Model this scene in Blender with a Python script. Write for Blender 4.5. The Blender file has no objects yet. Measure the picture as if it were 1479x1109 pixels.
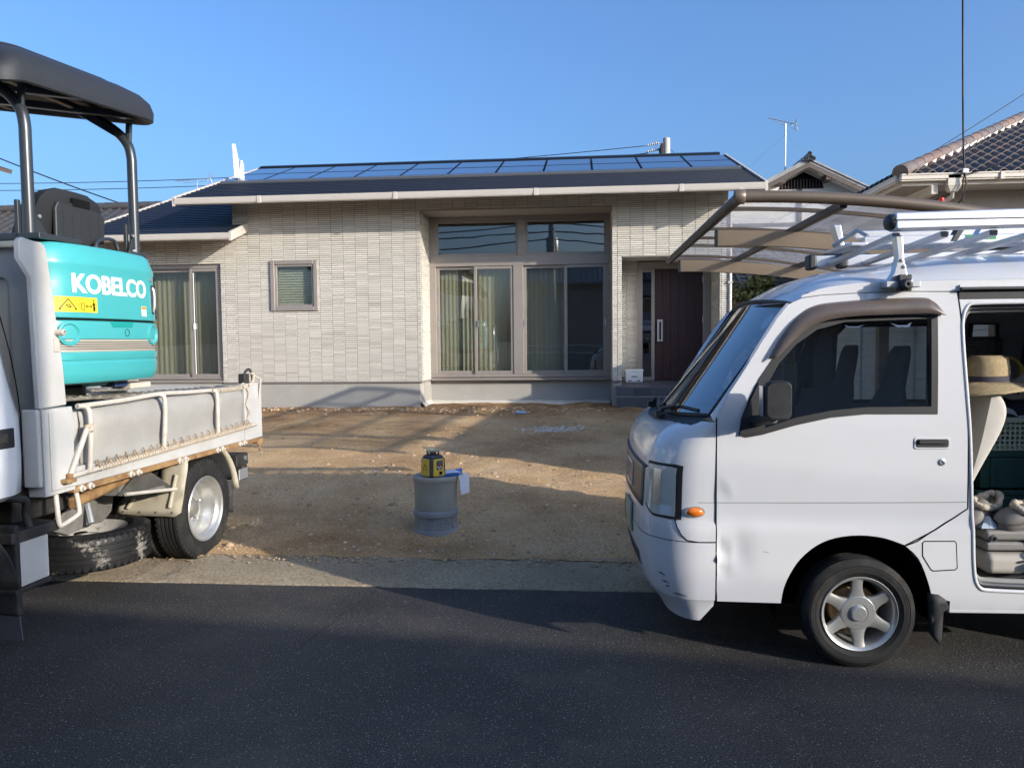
import bpy, bmesh, math, random
from math import sin, cos, pi, radians, sqrt, hypot
from mathutils import Vector, Matrix, noise
from mathutils.geometry import delaunay_2d_cdt

SC = bpy.context.scene
COL = SC.collection
rnd = random.Random(7)

# ------------------------------------------------------------------ camera
cam_d = bpy.data.cameras.new('camera')
cam = bpy.data.objects.new('camera', cam_d)
COL.objects.link(cam)
SC.camera = cam
cam_d.sensor_width = 36.0
cam_d.lens = 27.02
cam_d.clip_start = 0.05
cam_d.clip_end = 3000
_yaw, _pitch, _roll = radians(5.2), radians(-3.2), 0.0095
_f = Vector((-sin(_yaw)*cos(_pitch), cos(_yaw)*cos(_pitch), sin(_pitch)))
_r0 = Vector((cos(_yaw), sin(_yaw), 0)); _u0 = _r0.cross(_f)
_r = cos(_roll)*_r0 - sin(_roll)*_u0
_u = sin(_roll)*_r0 + cos(_roll)*_u0
cam.matrix_world = Matrix(((_r.x, _u.x, -_f.x, 0), (_r.y, _u.y, -_f.y, 0), (_r.z, _u.z, -_f.z, 1.62), (0, 0, 0, 1)))

# ------------------------------------------------------------------ sky, sun, exposure
SUN_AZ = 59.0      # sun stands behind the camera, this far to the right
SUN_EL = 17.0
world = bpy.data.worlds.new('World'); SC.world = world
world.use_nodes = True
wn = world.node_tree; wn.nodes.clear()
wo = wn.nodes.new('ShaderNodeOutputWorld'); wb = wn.nodes.new('ShaderNodeBackground')
sky = wn.nodes.new('ShaderNodeTexSky')
sky.sky_type = 'NISHITA'; sky.sun_disc = False
sky.sun_elevation = radians(SUN_EL); sky.sun_rotation = radians(180 - SUN_AZ)
sky.altitude = 0; sky.air_density = 1.0; sky.dust_density = 5.0; sky.ozone_density = 6.5
wb.inputs['Strength'].default_value = 0.15
wn.links.new(sky.outputs[0], wb.inputs[0]); wn.links.new(wb.outputs[0], wo.inputs[0])

sun_d = bpy.data.lights.new('sun', 'SUN'); sun = bpy.data.objects.new('sun', sun_d); COL.objects.link(sun)
sun_d.energy = 2.8; sun_d.angle = radians(0.55); sun_d.color = (1.0, 0.92, 0.81)
_az, _el = radians(SUN_AZ), radians(SUN_EL)
_sd = Vector((-sin(_az)*cos(_el), cos(_az)*cos(_el), -sin(_el)))
sun.rotation_euler = _sd.to_track_quat('-Z', 'Y').to_euler()
sun.location = -30*_sd

SC.view_settings.view_transform = 'Standard'
SC.view_settings.look = 'None'
SC.view_settings.exposure = 1.1
SC.view_settings.gamma = 1.0
SC.view_settings.use_curve_mapping = False

# ------------------------------------------------------------------ materials
def nodes_of(name):
    m = bpy.data.materials.new(name); m.use_nodes = True
    nt = m.node_tree
    return m, nt, nt.nodes['Principled BSDF']

def pm(name, c1, c2=None, scale=6.0, rough=.6, metal=0.0, bump=0.0, bscale=60.0, dirt=None, dscale=2.0, damt=.5,
       coat=0.0, spec=.5, dpos=(.5, .72), rough2=None, stretch=None, bdist=.01):
    """principled material: two tones by noise, optional dirt tone in patches, optional bump"""
    m, nt, b = nodes_of(name)
    N, Lk = nt.nodes, nt.links
    b.inputs['Roughness'].default_value = rough
    b.inputs['Metallic'].default_value = metal
    b.inputs['Specular IOR Level'].default_value = spec
    b.inputs['Coat Weight'].default_value = coat
    b.inputs['Coat Roughness'].default_value = .05
    b.inputs['Base Color'].default_value = (*c1, 1)
    tc = N.new('ShaderNodeTexCoord'); vec = tc.outputs['Object']
    if stretch:
        mp = N.new('ShaderNodeMapping'); mp.inputs['Scale'].default_value = stretch
        Lk.new(vec, mp.inputs[0]); vec = mp.outputs[0]
    col = None
    if c2:
        n = N.new('ShaderNodeTexNoise'); n.inputs['Scale'].default_value = scale; n.inputs['Detail'].default_value = 6
        n.inputs['Roughness'].default_value = .65
        Lk.new(vec, n.inputs[0])
        r = N.new('ShaderNodeValToRGB'); r.color_ramp.elements[0].position = .35; r.color_ramp.elements[1].position = .68
        r.color_ramp.elements[0].color = (*c1, 1); r.color_ramp.elements[1].color = (*c2, 1)
        Lk.new(n.outputs[0], r.inputs[0]); col = r.outputs[0]
        if rough2 is not None:
            mr = N.new('ShaderNodeMapRange'); mr.inputs[1].default_value = .35; mr.inputs[2].default_value = .68
            mr.inputs[3].default_value = rough; mr.inputs[4].default_value = rough2
            Lk.new(n.outputs[0], mr.inputs[0]); Lk.new(mr.outputs[0], b.inputs['Roughness'])
    if dirt:
        n2 = N.new('ShaderNodeTexNoise'); n2.inputs['Scale'].default_value = dscale; n2.inputs['Detail'].default_value = 8
        n2.inputs['Roughness'].default_value = .7
        Lk.new(vec, n2.inputs[0])
        r2 = N.new('ShaderNodeValToRGB'); r2.color_ramp.elements[0].position = dpos[0]; r2.color_ramp.elements[1].position = dpos[1]
        r2.color_ramp.elements[0].color = (0, 0, 0, 1); r2.color_ramp.elements[1].color = (damt, damt, damt, 1)
        Lk.new(n2.outputs[0], r2.inputs[0])
        mx = N.new('ShaderNodeMix'); mx.data_type = 'RGBA'
        Lk.new(r2.outputs[0], mx.inputs[0])
        if col: Lk.new(col, mx.inputs[6])
        else: mx.inputs[6].default_value = (*c1, 1)
        mx.inputs[7].default_value = (*dirt, 1); col = mx.outputs[2]
    if col: Lk.new(col, b.inputs['Base Color'])
    if bump:
        nb = N.new('ShaderNodeTexNoise'); nb.inputs['Scale'].default_value = bscale; nb.inputs['Detail'].default_value = 5
        Lk.new(vec, nb.inputs[0])
        bp = N.new('ShaderNodeBump'); bp.inputs['Strength'].default_value = bump; bp.inputs['Distance'].default_value = bdist
        Lk.new(nb.outputs[0], bp.inputs['Height']); Lk.new(bp.outputs[0], b.inputs['Normal'])
    return m

def attr_mat(name, lo, hi, rough=.6, bump=.0, bscale=80.0, spec=.4, fine=.25, fscale=40):
    """colour between lo and hi by the per-piece attribute 'tone', plus a little fine noise"""
    m, nt, b = nodes_of(name); N, Lk = nt.nodes, nt.links
    b.inputs['Roughness'].default_value = rough; b.inputs['Specular IOR Level'].default_value = spec
    a = N.new('ShaderNodeAttribute'); a.attribute_name = 'tone'
    tc = N.new('ShaderNodeTexCoord')
    n = N.new('ShaderNodeTexNoise'); n.inputs['Scale'].default_value = fscale; n.inputs['Detail'].default_value = 5
    Lk.new(tc.outputs['Object'], n.inputs[0])
    ma = N.new('ShaderNodeMath'); ma.operation = 'MULTIPLY_ADD'; ma.inputs[1].default_value = fine; 
    Lk.new(n.outputs[0], ma.inputs[0]); Lk.new(a.outputs['Fac'], ma.inputs[2])
    sb = N.new('ShaderNodeMath'); sb.operation = 'SUBTRACT'; sb.inputs[1].default_value = fine*.5; sb.use_clamp = True
    Lk.new(ma.outputs[0], sb.inputs[0])
    mx = N.new('ShaderNodeMix'); mx.data_type = 'RGBA'; mx.inputs[6].default_value = (*lo, 1); mx.inputs[7].default_value = (*hi, 1)
    Lk.new(sb.outputs[0], mx.inputs[0]); Lk.new(mx.outputs[2], b.inputs['Base Color'])
    if bump:
        bp = N.new('ShaderNodeBump'); bp.inputs['Strength'].default_value = bump; bp.inputs['Distance'].default_value = .01
        n3 = N.new('ShaderNodeTexNoise'); n3.inputs['Scale'].default_value = bscale
        Lk.new(tc.outputs['Object'], n3.inputs[0]); Lk.new(n3.outputs[0], bp.inputs['Height']); Lk.new(bp.outputs[0], b.inputs['Normal'])
    return m

def schlick(nt, f0, k=1.0):
    """mirror share of a thin pane by viewing angle, the same from both sides"""
    N, Lk = nt.nodes, nt.links
    ge = N.new('ShaderNodeNewGeometry'); dp = N.new('ShaderNodeVectorMath'); dp.operation = 'DOT_PRODUCT'
    Lk.new(ge.outputs['Normal'], dp.inputs[0]); Lk.new(ge.outputs['Incoming'], dp.inputs[1])
    ab = N.new('ShaderNodeMath'); ab.operation = 'ABSOLUTE'; Lk.new(dp.outputs['Value'], ab.inputs[0])
    om = N.new('ShaderNodeMath'); om.operation = 'SUBTRACT'; om.inputs[0].default_value = 1; om.use_clamp = True; Lk.new(ab.outputs[0], om.inputs[1])
    pw = N.new('ShaderNodeMath'); pw.operation = 'POWER'; pw.inputs[1].default_value = 5; Lk.new(om.outputs[0], pw.inputs[0])
    ma = N.new('ShaderNodeMath'); ma.operation = 'MULTIPLY_ADD'; ma.inputs[1].default_value = (1-f0)*k; ma.inputs[2].default_value = f0; ma.use_clamp = True
    Lk.new(pw.outputs[0], ma.inputs[0]); return ma
def glass_mat(name, tint=(.75, .8, .78), refl=(.95, .97, 1.0), ior=1.5, add=.04, rough=.0, wav=0.0):
    m = bpy.data.materials.new(name); m.use_nodes = True; nt = m.node_tree; N, Lk = nt.nodes, nt.links
    N.clear(); out = N.new('ShaderNodeOutputMaterial')
    t = N.new('ShaderNodeBsdfTransparent'); t.inputs[0].default_value = (*tint, 1)
    g = N.new('ShaderNodeBsdfGlossy'); g.inputs[0].default_value = (*refl, 1); g.inputs['Roughness'].default_value = rough
    ad = schlick(nt, ((ior-1)/(ior+1))**2+add)
    mx = N.new('ShaderNodeMixShader'); Lk.new(ad.outputs[0], mx.inputs[0]); Lk.new(t.outputs[0], mx.inputs[1]); Lk.new(g.outputs[0], mx.inputs[2])
    if wav:
        tc = N.new('ShaderNodeTexCoord'); n = N.new('ShaderNodeTexNoise'); n.inputs['Scale'].default_value = 1.6; n.inputs['Detail'].default_value = 1
        Lk.new(tc.outputs['Object'], n.inputs[0])
        bp = N.new('ShaderNodeBump'); bp.inputs['Strength'].default_value = wav; bp.inputs['Distance'].default_value = .02
        Lk.new(n.outputs[0], bp.inputs['Height']); Lk.new(bp.outputs[0], g.inputs['Normal'])
    Lk.new(mx.outputs[0], out.inputs[0])
    return m

# ------------------------------------------------------------------ mesh helpers
class MB:
    """collects polygons; build() links them as one mesh object"""
    def __init__(s): s.v = []; s.f = []; s.t = []; s.tone = 0.0
    def add(s, verts, faces):
        o = len(s.v); s.v += [tuple(p) for p in verts]
        for f in faces: s.f.append(tuple(i+o for i in f)); s.t.append(s.tone)
        return s
    def box(s, x0, x1, y0, y1, z0, z1):
        v = [(x0,y0,z0),(x1,y0,z0),(x1,y1,z0),(x0,y1,z0),(x0,y0,z1),(x1,y0,z1),(x1,y1,z1),(x0,y1,z1)]
        return s.add(v, [(0,3,2,1),(4,5,6,7),(0,1,5,4),(1,2,6,5),(2,3,7,6),(3,0,4,7)])
    def hexa(s, a, b):
        """two quads a (bottom ring) and b (top ring)"""
        return s.add(list(a)+list(b), [(0,3,2,1),(4,5,6,7),(0,1,5,4),(1,2,6,5),(2,3,7,6),(3,0,4,7)])
    def bar(s, p, q, w, h, up=(0,0,1)):
        """rectangular bar from p to q, w across, h along up"""
        p, q = Vector(p), Vector(q); d = (q-p).normalized(); u = Vector(up); r = d.cross(u)
        if r.length < 1e-4: r = Vector((1,0,0))
        r.normalize(); u = r.cross(d).normalized()
        R = [p - r*w/2 - u*h/2, p + r*w/2 - u*h/2, p + r*w/2 + u*h/2, p - r*w/2 + u*h/2]
        S = [x + (q-p) for x in R]
        return s.add(R+S, [(0,1,2,3),(7,6,5,4),(0,4,5,1),(1,5,6,2),(2,6,7,3),(3,7,4,0)])
    def tube(s, pts, r, n=10, cap=True, closed=False):
        P = [Vector(p) for p in pts]; k = len(P); rings = []; prev = None
        rr = r if isinstance(r, (list, tuple)) else [r]*k
        for i, p in enumerate(P):
            if closed: d = P[(i+1) % k] - P[i-1]
            else: d = P[min(i+1, k-1)] - P[max(i-1, 0)]
            d.normalize()
            if prev is None:
                a = Vector((0,0,1)) if abs(d.z) < .9 else Vector((1,0,0))
                u = d.cross(a).normalized()
            else:
                u = (prev - d*prev.dot(d)).normalized()
            prev = u; w = d.cross(u)
            rings.append([p + (u*cos(2*pi*j/n) + w*sin(2*pi*j/n))*rr[i] for j in range(n)])
        o = len(s.v)
        for rg in rings: s.v += [tuple(x) for x in rg]
        for i in range(k if closed else k-1):
            a = o+i*n; b = o+((i+1) % k)*n
            for j in range(n):
                s.f.append((a+j, a+(j+1) % n, b+(j+1) % n, b+j)); s.t.append(s.tone)
        if cap and not closed:
            s.f.append(tuple(o+j for j in reversed(range(n)))); s.t.append(s.tone)
            s.f.append(tuple(o+(k-1)*n+j for j in range(n))); s.t.append(s.tone)
        return s
    def lathe(s, prof, n=32, c=(0,0,0), axis='z', a0=0, a1=2*pi):
        """prof: list of (radius, height along axis)"""
        full = abs(a1-a0-2*pi) < 1e-6; m = n if full else n+1; o = len(s.v)
        for (r, h) in prof:
            for j in range(m):
                a = a0+(a1-a0)*j/n; x, y = r*cos(a), r*sin(a)
                p = (x, y, h) if axis == 'z' else ((h, x, y) if axis == 'x' else (x, -h, y))
                s.v.append((p[0]+c[0], p[1]+c[1], p[2]+c[2]))
        for i in range(len(prof)-1):
            for j in range(n):
                s.f.append((o+i*m+j, o+i*m+(j+1) % m, o+(i+1)*m+(j+1) % m, o+(i+1)*m+j)); s.t.append(s.tone)
        return s
    def prism(s, poly, d, fn=None):
        """poly (u,v) extruded 0..d ; fn(u,v,w)->xyz (default x=u,y=w,z=v)"""
        fn = fn or (lambda u, v, w: (u, w, v)); n = len(poly)
        a = [fn(u, v, 0) for u, v in poly]; b = [fn(u, v, d) for u, v in poly]
        return s.add(a+b, [tuple(range(n)), tuple(reversed(range(n, 2*n)))] + [(i, n+i, n+(i+1) % n, (i+1) % n) for i in range(n)])
    def grid(s, P):
        """P[i][j] points"""
        o = len(s.v); m = len(P[0])
        for r in P: s.v += [tuple(p) for p in r]
        for i in range(len(P)-1):
            for j in range(m-1):
                s.f.append((o+i*m+j, o+i*m+j+1, o+(i+1)*m+j+1, o+(i+1)*m+j)); s.t.append(s.tone)
        return s
    def panel(s, outline, holes, fn, step=.05):
        """triangulated sheet with holes; fn(u,v)->xyz"""
        def dens(pl):
            r = []
            for i in range(len(pl)):
                a, b = pl[i], pl[(i+1) % len(pl)]; k = max(1, int(hypot(b[0]-a[0], b[1]-a[1])/step))
                r += [(a[0]+(b[0]-a[0])*t/k, a[1]+(b[1]-a[1])*t/k) for t in range(k)]
            return r
        def inside(p, pl):
            c = False; x, y = p
            for i in range(len(pl)):
                x1, y1 = pl[i]; x2, y2 = pl[i-1]
                if (y1 > y) != (y2 > y) and x < (x2-x1)*(y-y1)/(y2-y1)+x1: c = not c
            return c
        loops = [dens(outline)] + [dens(h) for h in holes]
        pts, edges = [], []
        for lp in loops:
            o = len(pts); pts += lp; edges += [(o+i, o+(i+1) % len(lp)) for i in range(len(lp))]
        bp = list(pts)
        x0 = min(p[0] for p in outline); x1 = max(p[0] for p in outline); y0 = min(p[1] for p in outline); y1 = max(p[1] for p in outline)
        for i in range(1, int((x1-x0)/step)+1):
            for j in range(1, int((y1-y0)/step)+1):
                p = (x0+i*step, y0+j*step)
                if inside(p, outline) and not any(inside(p, h) for h in holes):
                    if min((p[0]-q[0])**2+(p[1]-q[1])**2 for q in bp) > (step*.45)**2: pts.append(p)
        vs, es, fs = delaunay_2d_cdt([Vector(p) for p in pts], edges, [], 0, 1e-5)[:3]
        good = []
        for f in fs:
            c = (sum(vs[i].x for i in f)/len(f), sum(vs[i].y for i in f)/len(f))
            if inside(c, outline) and not any(inside(c, h) for h in holes): good.append(tuple(f))
        return s.add([fn(v.x, v.y) for v in vs], good)
    def mesh(s, name):
        me = bpy.data.meshes.new(name); me.from_pydata(s.v, [], s.f); me.update()
        if any(s.t):
            at = me.attributes.new('tone', 'FLOAT', 'FACE'); at.data.foreach_set('value', s.t)
        return me
    def build(s, name, m, parent=None, smooth=None, bev=0.0, segs=2, fix=True, solid=0.0, stuff=False, label=None, sub=0):
        me = s.mesh(name)
        if fix:
            bm = bmesh.new(); bm.from_mesh(me)
            bmesh.ops.recalc_face_normals(bm, faces=bm.faces)
            bm.to_mesh(me); bm.free()
        o = bpy.data.objects.new(name, me); COL.objects.link(o)
        me.materials.append(m)
        if parent: o.parent = parent
        if smooth:
            me.shade_smooth(); me.set_sharp_from_angle(angle=radians(smooth))
        if solid:
            md = o.modifiers.new('thickness', 'SOLIDIFY'); md.thickness = abs(solid); md.offset = -1 if solid > 0 else 1
        if sub:
            md = o.modifiers.new('subsurf', 'SUBSURF'); md.levels = sub; md.render_levels = sub
        if bev:
            md = o.modifiers.new('bevel', 'BEVEL'); md.width = bev; md.segments = segs; md.limit_method = 'ANGLE'; md.angle_limit = radians(40)
            me.shade_smooth(); md.harden_normals = True
        if stuff: o['kind'] = 'stuff'
        if label: o['label'] = label
        return o

def thing(name, label, cat, loc=(0,0,0), rotz=0.0, group=None):
    o = bpy.data.objects.new(name, None); COL.objects.link(o); o.empty_display_size = .1
    o.location = loc; o.rotation_euler = (0, 0, rotz); o['label'] = label; o['category'] = cat
    if group: o['group'] = group
    return o
def tag(o, label, cat, group=None):
    o['label'] = label; o['category'] = cat
    if group: o['group'] = group
    return o
def struct(o): o['kind'] = 'structure'; return o
def inst(src, parent, loc=None, rot=None, name=None):
    """another object on the same mesh"""
    c = src.copy(); COL.objects.link(c); c.parent = parent
    if loc is not None: c.location = loc
    if rot is not None: c.rotation_euler = rot
    return c
def spline(pts, n=6, closed=False):
    P = [Vector(p) for p in pts]; k = len(P); out = []
    for i in range(k if closed else k-1):
        p0 = P[i-1] if (closed or i > 0) else P[0]; p1 = P[i]; p2 = P[(i+1) % k]
        p3 = P[(i+2) % k] if (closed or i+2 < k) else P[-1]
        for t in range(n):
            u = t/n
            out.append(.5*((2*p1) + (p2-p0)*u + (2*p0-5*p1+4*p2-p3)*u*u + (3*p1-p0-3*p2+p3)*u**3))
    if not closed: out.append(P[-1])
    return [tuple(p) for p in out]
def rrect(x0, x1, y0, y1, r, n=5):
    out = []
    for cx, cy, a in ((x1-r, y1-r, 0), (x0+r, y1-r, pi/2), (x0+r, y0+r, pi), (x1-r, y0+r, 3*pi/2)):
        out += [(cx+r*cos(a+pi/2*i/n), cy+r*sin(a+pi/2*i/n)) for i in range(n+1)]
    return out
def lerp(a, b, t): return a+(b-a)*t
def interp(tab, x):
    """piecewise linear rows (x, v1, v2..)"""
    if x <= tab[0][0]: return tab[0][1:]
    for a, b in zip(tab, tab[1:]):
        if x <= b[0]:
            t = (x-a[0])/(b[0]-a[0]); return tuple(lerp(p, q, t) for p, q in zip(a[1:], b[1:]))
    return tab[-1][1:]
def letters(name, text, m, parent, size, loc, rot, bold=0.0, sx=1.0, depth=.0012, spacing=1.0, sub=0):
    cu = bpy.data.curves.new(name, 'FONT'); cu.body = text; cu.size = size; cu.offset = bold; cu.extrude = depth
    cu.align_x = 'CENTER'; cu.align_y = 'CENTER'; cu.space_character = spacing
    to = bpy.data.objects.new(name, cu); COL.objects.link(to)
    me = bpy.data.meshes.new_from_object(to.evaluated_get(bpy.context.evaluated_depsgraph_get()))
    if sub:
        bm = bmesh.new(); bm.from_mesh(me); bmesh.ops.triangulate(bm, faces=bm.faces)
        for _ in range(3):
            bmesh.ops.subdivide_edges(bm, edges=[e for e in bm.edges if e.calc_length() > sub], cuts=1, use_grid_fill=False); bmesh.ops.triangulate(bm, faces=bm.faces)
        bm.to_mesh(me); bm.free()
    bpy.data.objects.remove(to)
    o = bpy.data.objects.new(name, me); COL.objects.link(o); me.materials.clear(); me.materials.append(m)
    o.parent = parent; o.location = loc; o.rotation_euler = rot; o.scale = (sx, 1, 1)
    return o
# ------------------------------------------------------------------ ground
def asphalt_material():
    m, nt, b = nodes_of('asphalt'); N, Lk = nt.nodes, nt.links
    tc = N.new('ShaderNodeTexCoord'); V = tc.outputs['Object']
    n1 = N.new('ShaderNodeTexNoise'); n1.inputs['Scale'].default_value = .9; n1.inputs['Detail'].default_value = 7; Lk.new(V, n1.inputs[0])
    r1 = N.new('ShaderNodeValToRGB'); e = r1.color_ramp.elements
    e[0].position = .3; e[0].color = (.024, .0235, .023, 1); e[1].position = .75; e[1].color = (.048, .045, .042, 1)
    Lk.new(n1.outputs[0], r1.inputs[0])
    n2 = N.new('ShaderNodeTexNoise'); n2.inputs['Scale'].default_value = 120; n2.inputs['Detail'].default_value = 4; Lk.new(V, n2.inputs[0])
    r2 = N.new('ShaderNodeValToRGB'); e = r2.color_ramp.elements
    e[0].position = .33; e[0].color = (.22, .22, .22, 1); e[1].position = .68; e[1].color = (2.3, 2.25, 2.2, 1)
    Lk.new(n2.outputs[0], r2.inputs[0])
    mu = N.new('ShaderNodeMix'); mu.data_type = 'RGBA'; mu.blend_type = 'MULTIPLY'; mu.inputs[0].default_value = 1
    Lk.new(r1.outputs[0], mu.inputs[6]); Lk.new(r2.outputs[0], mu.inputs[7])
    # light stones showing in the surface
    vo = N.new('ShaderNodeTexVoronoi'); vo.inputs['Scale'].default_value = 120; Lk.new(V, vo.inputs[0])
    sp = N.new('ShaderNodeSeparateColor'); Lk.new(vo.outputs['Color'], sp.inputs[0])
    g1 = N.new('ShaderNodeMath'); g1.operation = 'GREATER_THAN'; g1.inputs[1].default_value = .86; Lk.new(sp.outputs[0], g1.inputs[0])
    g2 = N.new('ShaderNodeMath'); g2.operation = 'LESS_THAN'; g2.inputs[1].default_value = .36; Lk.new(vo.outputs['Distance'], g2.inputs[0])
    g3 = N.new('ShaderNodeMath'); g3.operation = 'MULTIPLY'; Lk.new(g1.outputs[0], g3.inputs[0]); Lk.new(g2.outputs[0], g3.inputs[1])
    g4 = N.new('ShaderNodeMath'); g4.operation = 'MULTIPLY'; Lk.new(g3.outputs[0], g4.inputs[0]); Lk.new(sp.outputs[1], g4.inputs[1])
    mx = N.new('ShaderNodeMix'); mx.data_type = 'RGBA'; Lk.new(g4.outputs[0], mx.inputs[0]); Lk.new(mu.outputs[2], mx.inputs[6]); mx.inputs[7].default_value = (.30, .295, .28, 1)
    # brown dust trodden and driven onto the road
    n4 = N.new('ShaderNodeTexNoise'); n4.inputs['Scale'].default_value = 1.3; n4.inputs['Detail'].default_value = 9; n4.inputs['Roughness'].default_value = .7; Lk.new(V, n4.inputs[0])
    r4 = N.new('ShaderNodeValToRGB'); e = r4.color_ramp.elements; e[0].position = .5; e[0].color = (0, 0, 0, 1); e[1].position = .8; e[1].color = (.55, .55, .55, 1)
    Lk.new(n4.outputs[0], r4.inputs[0])
    m2 = N.new('ShaderNodeMix'); m2.data_type = 'RGBA'; Lk.new(r4.outputs[0], m2.inputs[0]); Lk.new(mx.outputs[2], m2.inputs[6]); m2.inputs[7].default_value = (.12, .098, .075, 1)
    Lk.new(m2.outputs[2], b.inputs['Base Color'])
    b.inputs['Roughness'].default_value = .82; b.inputs['Specular IOR Level'].default_value = .3
    bp = N.new('ShaderNodeBump'); bp.inputs['Strength'].default_value = .8; bp.inputs['Distance'].default_value = .006
    Lk.new(n2.outputs[0], bp.inputs['Height']); Lk.new(bp.outputs[0], b.inputs['Normal'])
    return m

def earth_material(name, dark, mid, light, stone=(.42, .37, .30), damp=None):
    m, nt, b = nodes_of(name); N, Lk = nt.nodes, nt.links
    tc = N.new('ShaderNodeTexCoord'); V = tc.outputs['Object']
    n1 = N.new('ShaderNodeTexNoise'); n1.inputs['Scale'].default_value = .8; n1.inputs['Detail'].default_value = 9; n1.inputs['Roughness'].default_value = .62; Lk.new(V, n1.inputs[0])
    r1 = N.new('ShaderNodeValToRGB'); e = r1.color_ramp.elements
    e[0].position = .33; e[0].color = (*dark, 1); e[1].position = .7; e[1].color = (*light, 1)
    k = e.new(.5); k.color = (*mid, 1)
    Lk.new(n1.outputs[0], r1.inputs[0])
    n2 = N.new('ShaderNodeTexNoise'); n2.inputs['Scale'].default_value = 55; n2.inputs['Detail'].default_value = 6; n2.inputs['Roughness'].default_value = .75; Lk.new(V, n2.inputs[0])
    r2 = N.new('ShaderNodeValToRGB'); e = r2.color_ramp.elements; e[0].position = .32; e[0].color = (.36, .33, .31, 1); e[1].position = .68; e[1].color = (1.5, 1.5, 1.46, 1)
    Lk.new(n2.outputs[0], r2.inputs[0])
    mu = N.new('ShaderNodeMix'); mu.data_type = 'RGBA'; mu.blend_type = 'MULTIPLY'; mu.inputs[0].default_value = .85
    Lk.new(r1.outputs[0], mu.inputs[6]); Lk.new(r2.outputs[0], mu.inputs[7])
    vo = N.new('ShaderNodeTexVoronoi'); vo.inputs['Scale'].default_value = 42; Lk.new(V, vo.inputs[0])
    sp = N.new('ShaderNodeSeparateColor'); Lk.new(vo.outputs['Color'], sp.inputs[0])
    g1 = N.new('ShaderNodeMath'); g1.operation = 'GREATER_THAN'; g1.inputs[1].default_value = .94; Lk.new(sp.outputs[0], g1.inputs[0])
    g2 = N.new('ShaderNodeMath'); g2.operation = 'LESS_THAN'; g2.inputs[1].default_value = .33; Lk.new(vo.outputs['Distance'], g2.inputs[0])
    g3 = N.new('ShaderNodeMath'); g3.operation = 'MULTIPLY'; Lk.new(g1.outputs[0], g3.inputs[0]); Lk.new(g2.outputs[0], g3.inputs[1])
    mx = N.new('ShaderNodeMix'); mx.data_type = 'RGBA'; Lk.new(g3.outputs[0], mx.inputs[0]); Lk.new(mu.outputs[2], mx.inputs[6]); mx.inputs[7].default_value = (*stone, 1)
    last = mx.outputs[2]
    if damp:                                          # freshly turned reddish soil, by the sheet's own attribute
        at = N.new('ShaderNodeAttribute'); at.attribute_name = 'tone'
        md_ = N.new('ShaderNodeMix'); md_.data_type = 'RGBA'; md_.blend_type = 'MIX'; md_.inputs[7].default_value = (*damp, 1)
        nn = N.new('ShaderNodeTexNoise'); nn.inputs['Scale'].default_value = 5; nn.inputs['Detail'].default_value = 8; Lk.new(V, nn.inputs[0])
        m3 = N.new('ShaderNodeMath'); m3.operation = 'MULTIPLY'; Lk.new(nn.outputs[0], m3.inputs[0]); Lk.new(at.outputs['Fac'], m3.inputs[1])
        m4 = N.new('ShaderNodeMath'); m4.operation = 'MULTIPLY'; m4.inputs[1].default_value = 1.5; m4.use_clamp = True; Lk.new(m3.outputs[0], m4.inputs[0])
        Lk.new(m4.outputs[0], md_.inputs[0]); Lk.new(last, md_.inputs[6]); last = md_.outputs[2]
    Lk.new(last, b.inputs['Base Color'])
    b.inputs['Roughness'].default_value = .95; b.inputs['Specular IOR Level'].default_value = .15
    bp = N.new('ShaderNodeBump'); bp.inputs['Strength'].default_value = .85; bp.inputs['Distance'].default_value = .03
    Lk.new(n2.outputs[0], bp.inputs['Height']); Lk.new(bp.outputs[0], b.inputs['Normal'])
    return m

M_asphalt = asphalt_material()
M_dirt = earth_material('lot_dirt', (.38, .23, .112), (.57, .375, .20), (.68, .49, .295), damp=(.20, .112, .055))
M_apron = earth_material('apron_concrete', (.31, .255, .18), (.40, .33, .235), (.48, .405, .295), (.36, .34, .30))
M_far = earth_material('far_ground', (.10, .085, .06), (.14, .12, .085), (.19, .16, .11))
M_stone = attr_mat('pebbles', (.20, .15, .10), (.62, .58, .52), rough=.9, fine=.2)
M_clod = attr_mat('clods', (.27, .18, .105), (.52, .375, .235), rough=.98, fine=.3)

def lot_z(x, y):
    """height of the ground north of the road"""
    if y < 5.5: return max(0., (y-4.9)/.6*.03)
    t = min(1., (y-5.5)/8.4)
    return .03 + .385*t
g = MB(); g.add([(-900,-900,-.12),(900,-900,-.12),(900,900,-.12),(-900,900,-.12)], [(0,1,2,3)])
struct(g.build('ground', M_far))
g = MB(); g.add([(-70,-1.6,-.0),(70,-1.6,-.0),(70,4.95,-.0),(-70,4.95,-.0)], [(0,1,2,3)])
struct(g.build('road', M_asphalt))
# far side of the road: pavement kerb
g = MB(); g.box(-70, 70, -2.1, -1.6, -.1, .12)
struct(g.build('pavement', M_apron, bev=.02))
# rough concrete apron between road and lot
P = []
for i in range(0, 31):
    row = []; t = i/30; y = 4.9+.66*t
    for j in range(0, 701):
        x = -14+j*.04
        e = .012*noise.noise(Vector((x*2.1, y*3, 0)))+.010*noise.noise(Vector((x*9, y*9, 3)))
        yy = y + (.03*noise.noise(Vector((x*1.7, 0, 5)))+.015*noise.noise(Vector((x*9, 0, 5))) if i == 0 else 0)
        z = .006+.024*t + e*.35
        if i == 0: z = -.01
        row.append((x, yy, z))
    P.append(row)
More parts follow.
